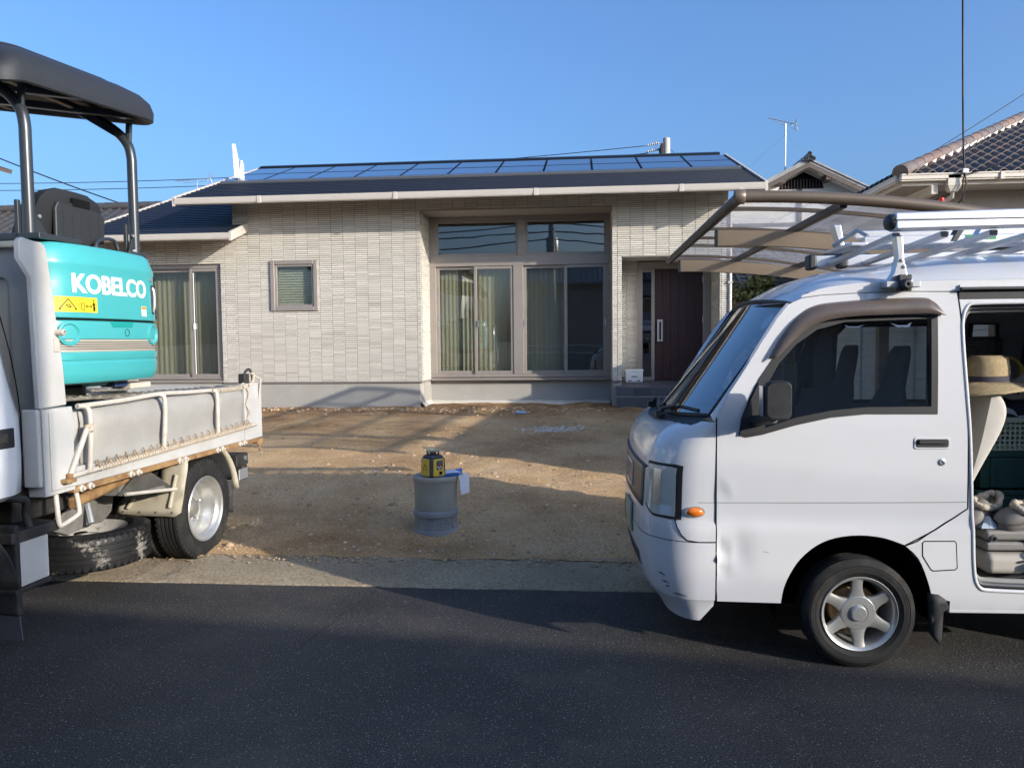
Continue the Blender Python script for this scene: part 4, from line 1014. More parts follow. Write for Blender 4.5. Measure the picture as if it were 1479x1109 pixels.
# ------------------------------------------------------------------ poles and wires
def pole(name, label, loc, h, r, arms, group=None, extra=None):
    p = thing(name, label, 'utility pole', loc, 0, group)
    b = MB(); b.tube([(0,0,-.3),(0,0,h*.5),(0,0,h)], [r,r*.85,r*.7], 14); b.build('shaft', M_conc, p, smooth=40)
    for z, l in arms:
        b = MB(); b.box(-l, l, -r-.07, -r*.6, z-.04, z+.04); a = b.build('crossarm', M_galv, p, bev=.006)
        for x in (-l+.08, -l*.45, l*.45, l-.08):
            b = MB(); b.lathe([(.0,0),(.03,0),(.03,.05),(.055,.06),(.04,.1),(.055,.11),(.03,.16),(0,.17)], 10, (x, -r-.03, z+.04)); b.build('insulator', M_white, a, smooth=40)
    if extra:
        b = MB(); b.lathe([(0,0),(.24,0),(.26,.04),(.26,.62),(.24,.66),(0,.67)], 18, (.0, -r-.34, extra)); tr = b.build('transformer', M_galv, p, smooth=40)
        for x in (-.1,.1):
            b = MB(); b.lathe([(.03,0),(.05,.04),(.03,.08),(.05,.12),(.02,.2)], 8, (x, -r-.34, extra+.66)); b.build('bushing', M_white, tr, smooth=40)
    return p
pl = pole('utility_pole', 'concrete utility pole with cross arms rising behind the solar roof', (4.1, 38, 0), 11.25, .24, ())
for z, x in ((11.0,-.2), (10.7,-.15)):
    b = MB()
    for k in range(3): b.lathe([(.02,-.09),(.07,-.07),(.03,0),(.07,.03),(.02,.09)], 8, (-.45-k*.19, -.1, z-k*.035), 'x')
    b.tube([(-.2,-.1,z+.02),(-1.05,-.1,z-.13)], .018, 6); b.tube([(-.5,-.1,z),(-.45,-.1,z+.17),(-.75,-.1,z+.02)], .012, 5); b.build('strain_insulator', M_galv, pl)
b = MB(); b.box(-.30,-.16,-.3,.3,10.2,10.95); b.tube([(-.3,0,10.4),(-.34,0,10.8)], .04, 6); b.build('bracket', M_wire, pl, bev=.02)
b = MB(); b.tube([(.17,0,10.75),(1.6,.0,9.2)], .012, 5); b.build('stay_wire', M_wire, pl)
def sag(p, q, s, n=24):
    p, q = Vector(p), Vector(q); return [tuple(p+(q-p)*t+Vector((0,0,-4*s*t*(1-t)))) for t in [i/n for i in range(n+1)]]
def wire(label, pts, r, group=None, name='overhead_wire'):
    b = MB(); b.tube(pts, r, 5); o = b.build(name, M_wire, smooth=60, fix=False); return tag(o, label, 'wire', group)
W1 = wire('upper thin wire from the far pole running left over the solar roof', sag((3.05,37.9,10.9),(-48,42,11.6),.85), .020)
W2 = wire('lower thin wire from the far pole running left behind the solar roof', sag((3.2,37.9,10.55),(-48,42,11.2),.85), .020)
wire('dark slanting cable crossing the sky behind the digger canopy post', sag((-36,40,13.7),(-20.5,40,7.8),.25), .035)
wire('thin wire rising from the gabled house towards the upper right corner', sag((8.3,23.0,5.9),(21.5,30,14.2),.2), .012)
wire('black cable crossing low over the brown clay tiles at the right edge', sag((6.72,14.3,4.45),(11.0,13.6,6.2),.12), .012)

# ------------------------------------------------------------------ the other side of the road, behind the camera: it shades the road and stands in the window reflections
gable_house('long_house', 'long tiled house across the road behind the camera', 13.0, -6.05, 2.5, 21.0, 3.97, 5.25, M_plaster, M_darktile, ridge_x=True, rot=radians(-7), ov=.5, windows=(('s',-4,-2.2,1.0,2.2),('s',1,2.8,1.0,2.2)))
gable_house('gabled_house', 'two storey house across the road behind the camera on the left', -9.5, -13.5, 3.4, 8, 5.2, 7.2, M_whitewall, M_darktile, ov=.5, windows=(('b',-2,-.4,3.2,4.4),('b',.6,2.2,3.2,4.4)))
gable_house('gabled_house', 'grey house across the road behind the camera in the middle', 1.0, -17, 3.2, 8, 4.8, 6.6, M_plaster, M_greytile, ov=.5, ridge_x=True)
bw = thing('block_wall', 'grey concrete block wall with a white rail across the road', 'wall', (0, -1.86, .1))
M_block = pm('block_concrete', (.24,.235,.22), (.30,.29,.27), scale=8, rough=.95, bump=.3, bscale=90)
b = MB(); b.box(.40*-6.5, .40*19, .012, .108, 0, .985); b.build('joint_core', M_mortar, bw)
for r_ in range(5):
    for k in range(-6, 19):
        x = k*.40+(.2 if r_ % 2 else 0); b = MB(); b.box(x+.004, x+.396, 0, .12, r_*.2+.004-.0, r_*.2+.196); b.build('block', M_block, bw)
b = MB(); b.box(-2.6, 7.8, -.01, .13, 1.0, 1.04); b.build('coping', M_whitewall, bw)
for k in range(7): b = MB(); b.box(-2.5+k*1.7, -2.44+k*1.7, .03, .09, 1.04, 1.3); b.build('rail_post', M_white, bw)
b = MB(); b.box(-2.6, 7.8, .04, .08, 1.3, 1.34); b.build('rail', M_white, bw)
pole('utility_pole', 'concrete utility pole with a transformer across the road behind the camera', (-1.3, -5.0, 0), 9.2, .17, ((8.6,.8),(7.9,.6)), extra=5.6)
pole('utility_pole', 'unseen slim pole added behind the camera on the right to shade the truck cab', (5.65, -1.4, 0), 7.5, .175, ())  # unseen pole, added so that its shadow falls on the truck cab
for k, (z, s_) in enumerate(((8.75,.5),(8.1,.45),(6.9,.6),(6.5,.35),(6.2,.7))):
    wire('sagging wire across the road behind the camera, number %s from the top' % ('one','two','three','four','five')[k], sag((-30,-5.3+.1*k,z),(-1.3,-5.25,z),s_)+sag((-1.3,-5.25,z),(28,-9.3+.1*k,z-.4),s_)[1:], .016 if k < 2 else .028, 'wires across the road behind the camera')
# ------------------------------------------------------------------ the dump truck (x to its right side, y towards its tail)
M_tpaint = pm('truck_white', (.47, .465, .45), (.40, .395, .375), scale=3, rough=.38, dirt=(.33, .29, .23), dscale=2.6, damt=.45, coat=.15)
M_cab = pm('cab_white', (.66, .68, .70), (.62, .64, .66), scale=2, rough=.25, coat=.4)
M_cream2 = pm('mudguard_cream', (.46, .42, .32), (.40, .36, .27), scale=5, rough=.5, dirt=(.30, .24, .16), dscale=3, damt=.5)
M_rust = pm('rusty_steel', (.20, .105, .042), (.34, .21, .09), scale=14, rough=.8, dirt=(.09, .05, .03), dscale=9, damt=.8, bump=.3, bscale=90)
M_pipe = pm('white_chipped_pipe', (.50, .46, .40), (.42, .38, .32), scale=14, rough=.5, dirt=(.22, .12, .06), dscale=16, damt=.6, dpos=(.58,.72))
M_tarp = pm('grey_rubber_sheet', (.265, .255, .235), (.31, .30, .275), scale=3, rough=.55, dirt=(.40, .36, .30), dscale=2.5, damt=.5, bump=.12, bscale=40)
M_chassis = pm('chassis_black', (.018, .018, .018), (.03, .028, .026), scale=9, rough=.6, dirt=(.10, .08, .055), dscale=5, damt=.5)
M_tyre = pm('tyre_rubber', (.014, .014, .014), (.024, .023, .022), scale=9, rough=.8, spec=.25, dirt=(.085, .07, .052), dscale=4, damt=.6)
M_muddy = pm('muddy_tyre', (.010, .010, .011), (.016, .016, .016), scale=6, rough=.45, spec=.35, dirt=(.24, .22, .19), dscale=5.5, damt=.95, dpos=(.54, .60))
M_rim = pm('silver_rim', (.50, .50, .48), (.42, .41, .38), scale=6, rough=.33, metal=.65, dirt=(.28, .20, .12), dscale=4, damt=.35)
M_rubber = pm('black_rubber', (.016, .016, .017), rough=.75, dirt=(.08, .07, .055), dscale=7, damt=.5)
M_grease = pm('grey_casting', (.12, .115, .105), (.19, .18, .16), scale=9, rough=.6, dirt=(.06,.05,.04), dscale=6, damt=.6)
M_rope = pm('cream_rope', (.55, .47, .36), (.36, .27, .18), scale=45, rough=.9, bump=.6, bscale=160)

truck = thing('dump_truck', 'white dump truck backed onto the lot with a grey sheet along its side gate', 'truck', (-2.84, 5.54, 0.0), radians(-2.6))

def tyre(parent, name, c, r, w, rimr, m, axis='x', tread=True, n=56, grooves=4, lh=.0025, nl=52):
    """tyre with shoulder, sidewall and cut tread; outer face towards +axis"""
    b = MB(); h = w/2
    sw = [(rimr, h*.72), (rimr+.012, h*.86), (rimr+(r-rimr)*.30, h*.975), (rimr+(r-rimr)*.34, h*1.0), (rimr+(r-rimr)*.40, h*.985), (rimr+(r-rimr)*.44, h*1.0), (rimr+(r-rimr)*.62, h*.99), (r-.034, h*.945), (r-.030, h*.965), (r-.026, h*.93), (r-.010, h*.84)]
    prof = [(a, -z) for a, z in sw]
    g = grooves; tw = 2*h*.78
    for k in range(g+1):
        z0 = -h*.78+tw*k/(g+1)+.006; z1 = -h*.78+tw*(k+1)/(g+1)-.006
        prof += [(r, z0), (r, z1)]
        if k < g: prof += [(r-.010, z1+.001), (r-.010, z1+.011)]
    prof += [(a, z) for a, z in reversed(sw)]
    b.lathe(prof, n, c, axis)
    o = b.build(name, m, parent, smooth=38)
    if tread:                                     # shoulder lugs
        b = MB()
        for sd in (-1, 1):
            for k in range(nl):
                a = 2*pi*k/nl; da = pi/nl*.62
                P = []
                for (rr, z) in ((r+.001, sd*h*.58), (r-.001, sd*h*.84), (r-.034, sd*h*.955), (r-.05, sd*h*.985)):
                    row = []
                    for q in (a-da, a+da):
                        x, y = (rr+lh)*cos(q), (rr+lh)*sin(q); row.append((z*1.005+c[0], x+c[1], y+c[2]) if axis == 'x' else ((x+c[0], y+c[1], z*1.005+c[2]) if axis == 'z' else (x+c[0], -z*1.005+c[1], y+c[2])))
                    P.append(row)
                b.grid(P)
        b.build('tread_lug', m, o, solid=.0, stuff=True)
    return o
# rear twin wheels
for sx in (0, -1.66):
    s_ = 1 if sx == 0 else -1
    cx = -.10*s_+sx
    w_ = tyre(truck, 'tyre', (cx, 0, .375), .375, .20, .232, M_tyre)
    tyre(truck, 'tyre', (cx-.245*s_, 0, .375), .375, .20, .232, M_tyre, tread=(s_ == 1))
    b = MB(); q = cx+.10*s_
    b.lathe([(.238, -.022*s_), (.246, -.006*s_), (.240, .002*s_), (.226, -.008*s_), (.219, -.03*s_), (.200, -.045*s_), (.192, -.085*s_), (.178, -.10*s_), (.168, -.15*s_), (.135, -.165*s_), (.07, -.15*s_)], 44, (q, 0, .375), 'x'); rim = b.build('rim', M_rim, truck, smooth=35)
    b = MB(); b.lathe([(.09, -.15*s_), (.075, -.125*s_), (.055, -.095*s_), (.045, -.09*s_), (0, -.088*s_)], 20, (q, 0, .375), 'x'); b.build('hub', M_grease, rim, smooth=35)
    for k in range(5):
        a = 2*pi*k/5+.3; b = MB(); b.lathe([(.016,-.16*s_),(.016,-.115*s_),(.009,-.11*s_),(0,-.11*s_)], 6, (q, .115*cos(a), .375+.115*sin(a)), 'x'); b.build('wheel_nut', M_galv, rim)
b = MB(); b.tube([(-1.5,0,.375),(-.2,0,.375)], .06, 10); b.lathe([(0,-.16),(.11,-.12),(.16,0),(.11,.12),(0,.16)], 14, (-.83, 0, .375), 'x'); b.build('axle', M_chassis, truck, smooth=50)
# chassis
for x in (-1.18, -.56): b = MB(); b.box(x, x+.06, -3.4, .62, .52, .70); b.build('chassis_rail', M_chassis, truck)
b = MB(); b.box(-1.12, -.56, .52, .60, .50, .70); b.box(-1.0, -.7, -1.2, -.5, .45, .62); b.build('cross_member', M_chassis, truck)
b = MB(); b.box(-1.64, -.0, -1.66, .80, .86, .905); b.build('bed_floor', M_tpaint, truck)
for y in (-1.3, -.8, -.3, .2, .65):
    b = MB(); b.box(-1.6, -.02, y-.03, y+.03, .79, .86); b.build('bed_bearer', M_chassis, truck)
# lower rail, rusty angle with its bolts
b = MB(); b.box(.005, .045, -1.47, .545, .822, .93); b.build('gate_rail', M_tpaint, truck, bev=.006)
b = MB(); b.box(-.03, .036, -1.46, .80, .782, .8205); b.build('rusty_angle', M_rust, truck, bev=.004)
for y, z in ((-1.367,.80),(-.913,.802),(-.366,.802),(.152,.802),(.509,.802)):
    for d in (-.04, .035):
        b = MB(); b.lathe([(.022,.034),(.022,.046),(.012,.052),(.012,.062),(0,.063)], 8, (0, y+d, z), 'x'); b.build('bolt', M_pipe, truck, smooth=30)
# side gate and the grey sheet tied over it
b = MB(); b.box(-.025, .0, -1.42, .56, .93, 1.25); b.build('side_gate', M_tpaint, truck)
b = MB(); P = []
n = 52
for i in range(n+1):
    y = -1.37+i*(1.93/n); row = []; e = min(1, (y+1.37)/.10, (.56-y)/.07)
    for (z, x) in ((1.262,-.015),(1.268,.004),(1.252,.020),(1.205,.050),(1.17,.062),(1.10,.052),(1.02,.044),(.975,.048),(.945,.058),(.928,.060)):
        w1 = .012*noise.noise(Vector((y*3.2, z*6, 0)))+.006*noise.noise(Vector((y*9, z*12, 4)))
        pinch = .014*sum(math.exp(-((y-q)/.05)**2) for q in (-.636, .06))
        row.append((max(.004, x*(.35+.65*e)+w1-pinch), y+.006*noise.noise(Vector((y*5, z*9, 8))), z+.008*noise.noise(Vector((y*4, 1, 7)))))
    P.append(row)
b.grid(P); sheet = b.build('side_sheet', M_tarp, truck, smooth=70, solid=.004)
# pipe frame
def pipe(pts, r=.0155, nm='gate_pipe', m=None): 
    b = MB(); b.tube(pts, r, 10); return b.build(nm, m or M_pipe, truck, smooth=50)
pipe(spline([(.052,-1.43,1.272),(.05,-1.0,1.276),(.048,-.63,1.288),(.05,-.3,1.277),(.047,.06,1.268),(.045,.40,1.262),(.02,.62,1.29)], 5))
pipe([(.072,-1.56,.890),(.072,-1.0,.905),(.072,-.3,.923),(.072,.70,.943)])
pipe(spline([(.05,-1.43,1.275),(.066,-1.37,1.262),(.080,-1.365,1.20),(.080,-1.37,1.05),(.075,-1.377,.90)], 5))
pipe(spline([(.05,-.66,1.29),(.078,-.632,1.272),(.084,-.63,1.2),(.08,-.635,1.05),(.074,-.642,.925)], 5))
pipe(spline([(.045,.03,1.27),(.072,.056,1.256),(.08,.058,1.19),(.078,.06,1.05),(.074,.066,.945)], 5))
pipe([(.082,-1.40,1.14),(.075,-1.545,.885)])
b = MB()
for k in range(3): b.tube([(.082+.02*cos(a+k), -1.383+.024*sin(a+k), 1.125+.012*k+.004*a) for a in [2*pi*i/10 for i in range(11)]], .006, 6)
b.build('rope_lashing', M_rope, truck, smooth=60)
b = MB(); b.box(.045,.11,-1.60,-1.53,.862,.884); b.tube([(.08,-1.55,.86),(.08,-1.55,.91)], .018, 8); b.build('pipe_foot', M_rust, truck, bev=.004)
# row of wire hooks and rope wound on the lower pipe
hk = MB(); hk.tube([(0,0,.034),(.008,-.008,.030),(.018,-.010,.016),(.016,-.006,-.010),(.006,0,-.02)], .0035, 5); hm = hk.mesh('hook'); hm.materials.append(M_rust)
for k in range(22):
    y = -1.30+k*.088; o = bpy.data.objects.new('hook', hm); COL.objects.link(o); o.parent = truck; o.location = (.068, y, .897+(y+1.56)*.0235+.012)
b = MB(); b.tube([(.072+.021*cos(i*1.1), -1.30+i*.0045, .897+(-1.30+i*.0045+1.56)*.0235+.021*sin(i*1.1)) for i in range(420)], .0042, 5, cap=False); b.build('lacing_rope', M_rope, truck, smooth=60, fix=False)
b = MB(); b.tube([(.055+.019*cos(i*.55), .02+i*.0035, 1.266+.019*sin(i*.55)) for i in range(160)], .0035, 5, cap=False); b.build('lacing_rope', M_rope, truck, smooth=60, fix=False)
b = MB(); b.tube(spline([(.05,.575,1.25),(.062,.60,1.20),(.05,.565,1.12),(.064,.60,1.05),(.05,.57,.98),(.07,.60,.95)], 6), .005, 6); b.build('lacing_rope', M_rope, truck, smooth=60)
# rear corner post with its latch
b = MB(); b.box(-.02, .046, .56, .862, .815, 1.288); b.build('corner_post', M_tpaint, truck, bev=.008)
b = MB(); b.box(-.015, .04, .575, .66, 1.289, 1.37); b.tube(spline([(.02,.58,1.30),(.022,.63,1.385),(.022,.70,1.40),(.022,.74,1.36),(.022,.76,1.30)], 4), .012, 8); b.build('gate_latch', M_chassis, truck, bev=.004)
b = MB(); b.tube(spline([(.05,.80,1.16),(.07,.80,1.30),(.05,.79,1.33),(.03,.72,1.36)], 5), .008, 6); b.build('latch_handle', M_pipe, truck, smooth=50)
b = MB(); b.tube(spline([(.05,.62,1.27),(.06,.68,1.30),(.055,.70,1.36),(.05,.66,1.37)], 5), .011, 7); b.build('rope_knot', M_rope, truck, smooth=50)
b = MB(); b.box(-1.64, -.02, .80, .84, .90, 1.26); b.build('tail_gate', M_tpaint, truck)
b = MB(); b.box(-1.66, -1.64, -1.66, .80, .86, 1.26); b.build('far_gate', M_tpaint, truck)
b = MB(); b.box(-.02, .03, .80, .90, .755, .80); b.tube([(.02,.83,.78),(.03,.84,.70)], .01, 6); b.build('tail_hinge', M_rust, truck, bev=.004)
# head board with side wings
b = MB(); b.panel([(-1.66,.90),(-.03,.90),(-.03,2.14),(-1.66,2.14)], [rrect(-1.52,-.17,1.42,1.99,.05)], lambda u, v: (u, -1.63, v), step=.2); b.build('head_board', pm('headboard_grey', (.30,.29,.27), (.35,.34,.32), scale=3, rough=.6), truck, solid=.03)
b = MB(); b.box(-1.52, -.17, -1.61, -1.60, 1.42, 1.99); b.build('head_board_mesh', pm('headboard_sheet', (.46,.43,.37), (.40,.37,.31), scale=2, rough=.6), truck)
b = MB(); b.box(-1.66, .0, -1.68, -1.58, 2.142, 2.178); b.build('top_rail', M_cream2, truck, bev=.01)
wing = [(-1.80,2.160),(-1.775,2.182),(-1.62,2.160),(-1.605,2.135),(-1.515,1.50),(-1.50,1.288),(-1.705,1.28),(-1.72,1.8),(-1.725,1.98),(-1.80,2.07)]
b = MB(); b.prism(wing, .035, lambda u, v, w_: (.008+w_, u, v)); b.build('wing_plate', M_tpaint, truck, bev=.008)
b = MB(); b.lathe([(.0,.0),(.018,.0),(.018,.05),(.010,.055),(.010,.02),(0,.02)], 12, (.040, -1.56, 1.69), 'x'); b.box(.043,.05,-1.585,-1.545,1.585,1.655); b.build('stop_peg', M_pipe, truck, bev=.002)
b = MB(); b.box(-.05, .052, -1.70, -1.47, .805, 1.277); b.box(.0521, .062, -1.66, -1.48, .83, 1.26); b.build('front_pillar', M_tpaint, truck, bev=.012)
b = MB(); b.box(-.05, .05, -1.735, -1.705, .86, 1.28); b.build('pillar_flange', M_tpaint, truck, bev=.012)
# grab loop, side box, bracket, sill
b = MB(); b.tube(spline([(.03,-1.60,.80),(.045,-1.61,.70),(.045,-1.60,.64),(.045,-1.575,.628),(.045,-1.46,.655),(.045,-1.44,.68),(.03,-1.44,.78)], 4), .014, 10); b.build('grab_loop', M_pipe, truck, smooth=50)
b = MB(); b.box(-.45, .02, -1.88, -1.655, .365, .60); sb = b.build('side_box', M_tpaint, truck, bev=.008)
b = MB(); b.box(-.5, .03, -1.92, -1.58, .602, .66); b.box(-.46, .025, -1.90, -1.65, .335, .363); b.build('box_frame', M_chassis, truck, bev=.008)
b = MB(); b.box(-.5,-.10,-1.75,-1.25,.66,.86); b.box(-1.0,-.60,-1.5,-.75,.50,.70); b.build('hydraulic_tank', M_chassis, truck, bev=.02)
b = MB(); b.prism([(-1.05,.70),(-.98,.47),(-.80,.45),(-.70,.50),(-.66,.66),(-.78,.76),(-.95,.78)], .12, lambda u, v, w_: (-.40+w_, u, v)); b.prism([(-1.32,.52),(-1.18,.46),(-1.05,.47),(-1.02,.66),(-1.12,.68)], .05, lambda u, v, w_: (-.28+w_, u, v)); br = b.build('spare_bracket', M_grease, truck, bev=.012)
b = MB(); b.lathe([(0,-.03),(.045,-.03),(.045,.05),(.03,.07),(0,.07)], 12, (-.24,-1.12,.66), 'x'); b.tube([(-.24,-1.0,.62),(-.2,-1.02,.50)], .02, 8); b.build('hose_fitting', M_galv, br, smooth=40)
b = MB(); b.tube(spline([(-.06,-1.36,.70),(-.08,-1.1,.72),(-.10,-.75,.76),(-.14,-.5,.80),(-.18,-.3,.86)], 5), .035, 10); b.build('prop_stay', M_rust, truck, smooth=50)
b = MB(); b.prism([(-.98,.665),(-.80,.76),(-.62,.755),(-.36,.60),(-.38,.585)], .006, lambda u, v, w_: (-.04-.0*w_, u, v+w_)); b.hexa([(-.30,-.95,.66),(-.04,-.95,.66),(-.02,-.45,.60),(-.30,-.45,.60)], [(-.30,-.88,.765),(-.10,-.88,.765),(-.10,-.58,.765),(-.30,-.58,.765)]); b.build('wheel_chock', M_grease, truck, bev=.006)
b = MB(); b.tube([(-.02,-.93,.668),(0.0,-.40,.60)], .012, 6); b.build('chock_rod', M_pipe, truck)
# cream mud guard in front of the twin wheels, black arch behind
b = MB(); b.panel([(.0,.40),(.05,.43),(.065,.50),(.10,.74),(.10,.80),(.06,.79),(.0,.775),(-.10,.74),(-.135,.56),(-.36,.555),(-.42,.50),(-.455,.43),(-.44,.405)], [], lambda u, v: (u-.02, -.40+.10*max(0,v-.55), v), step=.05); mg = b.build('mud_guard', M_cream2, truck, solid=.008, smooth=40)
for (u, v0, v1) in ((-.03,.47,.70),(-.35,.46,.53)):
    b = MB(); b.tube([(u-.02,-.405+.10*max(0,v0-.55),v0),(u+.03,-.405+.10*max(0,v1-.55),v1)], .014, 8); b.build('pressed_rib', M_cream2, mg, smooth=50)
for k in range(4):
    b = MB(); b.lathe([(0,-.01),(.007,-.01),(.007,0)], 8, (-.41+k*.125, -.405, .43), 'y'); b.build('rivet', M_chassis, mg)
b = MB(); b.box(-.50,-.12,-.37,-.34,.50,.80); b.build('inner_panel', M_chassis, truck)
P = []
for i in range(14):
    a = radians(20+ 115*i/13); P.append([(-.54, .455*cos(a)+.01, .375+.455*sin(a)), (-.02, .455*cos(a)+.01, .375+.455*sin(a))])
b = MB(); b.grid(P); b.build('wheel_arch', M_rubber, truck, smooth=60, solid=.006)
P = []
for i in range(8):
    a = radians(8+54*i/7); rr = .462+.01*i/7; P.append([(-.035, rr*cos(a)+.01, .375+rr*sin(a)), (.012, (rr+.02)*cos(a)+.01, .375+(rr+.02)*sin(a))])
b = MB(); b.grid(P); b.build('arch_lip', M_cream2, truck, smooth=60, solid=.01)
b = MB(); P = []
for i in range(8): P.append([(-.50, .42+.01*sin(i*.9), .50-i*.036), (-.02, .44+.01*sin(i*.9+.4), .50-i*.036)])
b.grid(P); b.build('mud_flap', M_rubber, truck, smooth=60, solid=.008)
b = MB(); b.box(-.34, -.02, .52, .72, .60, .70); b.build('tail_lamp_bracket', M_chassis, truck, bev=.01)
b = MB(); b.box(-.36, -.03, .64, .73, .47, .598); tl = b.build('tail_lamp', M_chassis, truck, bev=.015)
b = MB(); b.box(-.029, -.022, .56, .71, .485, .575); b.build('lamp_side', M_galv, tl, bev=.01)
b = MB(); b.lathe([(0,.0),(.02,.0),(.02,.012),(.008,.014)], 10, (-.022,.66,.66), 'x'); b.build('bolt', M_galv, tl)
# spare wheel slung flat under the bed
sp_ = tyre(truck, 'spare_tyre', (-.33, -.88, .335), .37, .23, .225, M_muddy, axis='z')
b = MB(); b.lathe([(.235,.10),(.22,.085),(.205,.05),(.17,.02),(.12,.035),(.085,.05),(.05,.05),(.04,.02)], 36, (-.33,-.88,.335)); rm = b.build('spare_rim', pm('muddy_rim', (.30,.285,.25), (.42,.40,.36), scale=7, rough=.7, dirt=(.05,.05,.05), dscale=6, damt=.8, dpos=(.58,.64)), truck, smooth=40)
for k in range(4):
    a = k*pi/2+.9; b = MB(); b.lathe([(0,.0),(.038,.0),(.038,.004)], 14, (-.33+.15*cos(a), -.88+.15*sin(a), .372)); b.build('rim_hole', M_dark, rm)
# cab, mostly out of frame
def cab_sec(y):
    t = interp([(-3.5,.0,1.05),(-3.3,.06,1.95),(-2.9,.02,2.12),(-2.0,.0,2.16),(-1.93,.0,2.13),(-1.87,.015,1.98),(-1.82,.03,1.80),(-1.80,.05,1.5),(-1.795,.07,1.2)], y); return t
P = []; sec = []
ysc = [-3.45,-3.30,-3.0,-2.6,-2.2,-2.02,-1.96,-1.92,-1.895,-1.88]
prof = [(-.0,.83),(.045,.86),(.055,1.0),(.055,1.25),(.045,1.45),(.02,1.75),(-.02,1.98),(-.07,2.10),(-.16,2.17),(-.3,2.19)]
for y in ysc:
    ins = max(0, (y+2.06)/.18)**2*.22
    front = max(0, (-3.25-y)/.25)
    row = [(x-ins*(.35 if z < 1.4 else .5)-front*.1, y, z if z < 2 else z-ins*.25-front*.2) for x, z in prof]
    row += [(-.83, y, row[-1][2]+.01)]+[(-1.66-p[0], p[1], p[2]) for p in reversed(row)]
    P.append(row)
b = MB()
# rear edge leans: lower part reaches further back than the roof
P2 = [[(x, y+.11*max(0, min(1, (1.95-z)/.75))-.0, z) for (x, y, z) in r] for r in P]
b.grid(P2); b.add(P2[-1], [tuple(range(len(P2[-1])))]); b.add(P2[0], [tuple(range(len(P2[0])))])
cabo = b.build('cab', M_cab, truck, smooth=50)
b = MB(); b.box(.045, .058, -2.20, -1.90, 1.105, 1.205); dh = b.build('door_handle', M_rubber, truck, bev=.02, segs=3)
b = MB(); b.box(.0581, .066, -2.14, -1.95, 1.135, 1.18); b.build('handle_grip', M_chassis, dh, bev=.01)
b = MB(); b.tube(spline([(.058,-1.868,.86),(.060,-1.862,1.1),(.058,-1.862,1.3),(.046,-1.90,1.6),(.012,-1.97,1.95)], 6), .003, 5); b.build('panel_line', M_dark, truck)
b = MB(); b.panel([(-3.1,1.32),(-2.15,1.32),(-2.2,1.98),(-2.9,1.98)], [], lambda u, v: (interp([(z_, x_) for x_, z_ in prof], v)[0]+.010, u, v), step=.1); b.build('door_window', M_glassd, truck, smooth=60)
b = MB(); b.panel([(-1.56,1.3),(-.1,1.3),(-.16,2.0),(-1.5,2.0)], [], lambda u, v: (u, -1.772-.11*max(0,(v-1.2)/.75), v), step=.3); b.build('rear_window', M_glassd, truck)
# front wheel well, mud flap, arch liner
b = MB(); b.box(-1.6, -.02, -3.0, -1.93, .42, .84); b.build('cab_floor', M_chassis, truck, bev=.03)
P = []
for i in range(12):
    a = radians(8+ 95*i/11); P.append([(-.36, -2.34+.46*cos(a), .30+.50*sin(a)), (.035, -2.34+.46*cos(a), .30+.50*sin(a))])
b = MB(); b.grid(P); b.build('front_arch', M_rubber, truck, smooth=60, solid=.012)
b = MB(); b.hexa([(-.34,-1.895,.25),(.03,-1.895,.22),(.03,-1.86,.22),(-.34,-1.86,.25)], [(-.34,-1.90,.70),(.035,-1.90,.70),(.035,-1.865,.70),(-.34,-1.865,.70)]); b.build('splash_guard', M_rubber, truck, bev=.015)
b = MB(); b.hexa([(-.30,-1.885,.10),(.035,-1.885,.095),(.035,-1.878,.095),(-.30,-1.878,.10)], [(-.30,-1.885,.27),(.02,-1.885,.24),(.02,-1.878,.24),(-.30,-1.878,.27)]); b.build('front_mud_flap', pm('grey_flap', (.07,.075,.085), rough=.6), truck)
tyre(truck, 'tyre', (-.14, -2.34, .375), .375, .21, .232, M_tyre, tread=False)
b = MB(); b.tube(spline([(-.02,-1.95,.86),(.01,-1.85,.83),(.0,-1.78,.80),(-.02,-1.76,.72),(.0,-1.74,.60)], 5), .02, 8); b.build('air_hose', M_rubber, truck, smooth=60)
# ------------------------------------------------------------------ the mini excavator standing on the truck bed (x to its rear, y to its right as seen from behind)
M_teal = pm('teal_paint', (.055, .345, .355), (.05, .315, .325), scale=2, rough=.28, coat=.35, dirt=(.10,.26,.23), dscale=2.2, damt=.35)
M_blackp = pm('black_plastic', (.018, .019, .021), (.024, .025, .027), scale=30, rough=.5, bump=.15, bscale=300)
M_post = pm('post_paint', (.028, .033, .038), rough=.28, coat=.3)
M_seat = pm('seat_vinyl', (.014, .014, .015), rough=.55)
M_yellow = pm('label_yellow', (.80, .56, .02), rough=.5)
M_ink = pm('label_ink', (.012, .012, .012), rough=.6)
M_lwhite = pm('letter_white', (.80, .80, .78), rough=.45)
M_orange = pm('label_orange', (.75, .25, .02), rough=.5)
M_stripe = pm('silver_stripe', (.30, .27, .22), (.38, .35, .29), scale=3, rough=.4, stretch=(1,.5,8))
M_stripe2 = pm('dark_stripe', (.035, .033, .03), rough=.5)
M_track = pm('muddy_track', (.10, .088, .07), (.24, .21, .165), scale=16, rough=.9, bump=.8, bscale=40)
exc = thing('excavator', 'teal mini excavator with a black canopy riding on the white dump truck', 'excavator', (-3.70, 4.78, 0), radians(-3.5))
def body_ring(z, bulge=0, inset=0):
    """plan outline of the round tail at height z"""
    out = []
    pts = [(-.55,-.47),(.30,-.475),(.48,-.46),(.575,-.40),(.628,-.30),(.655,-.12),(.662,.08),(.655,.26),(.638,.42),(.615,.54),(.555,.625),(.42,.665),(-.55,.67)]
    for x, y in spline(pts, 4):
        cx, cy = .1, .05; k = 1+bulge
        out.append((cx+(x-cx)*k-inset*(x > .3)*.0, cy+(y-cy)*k, z))
    return out
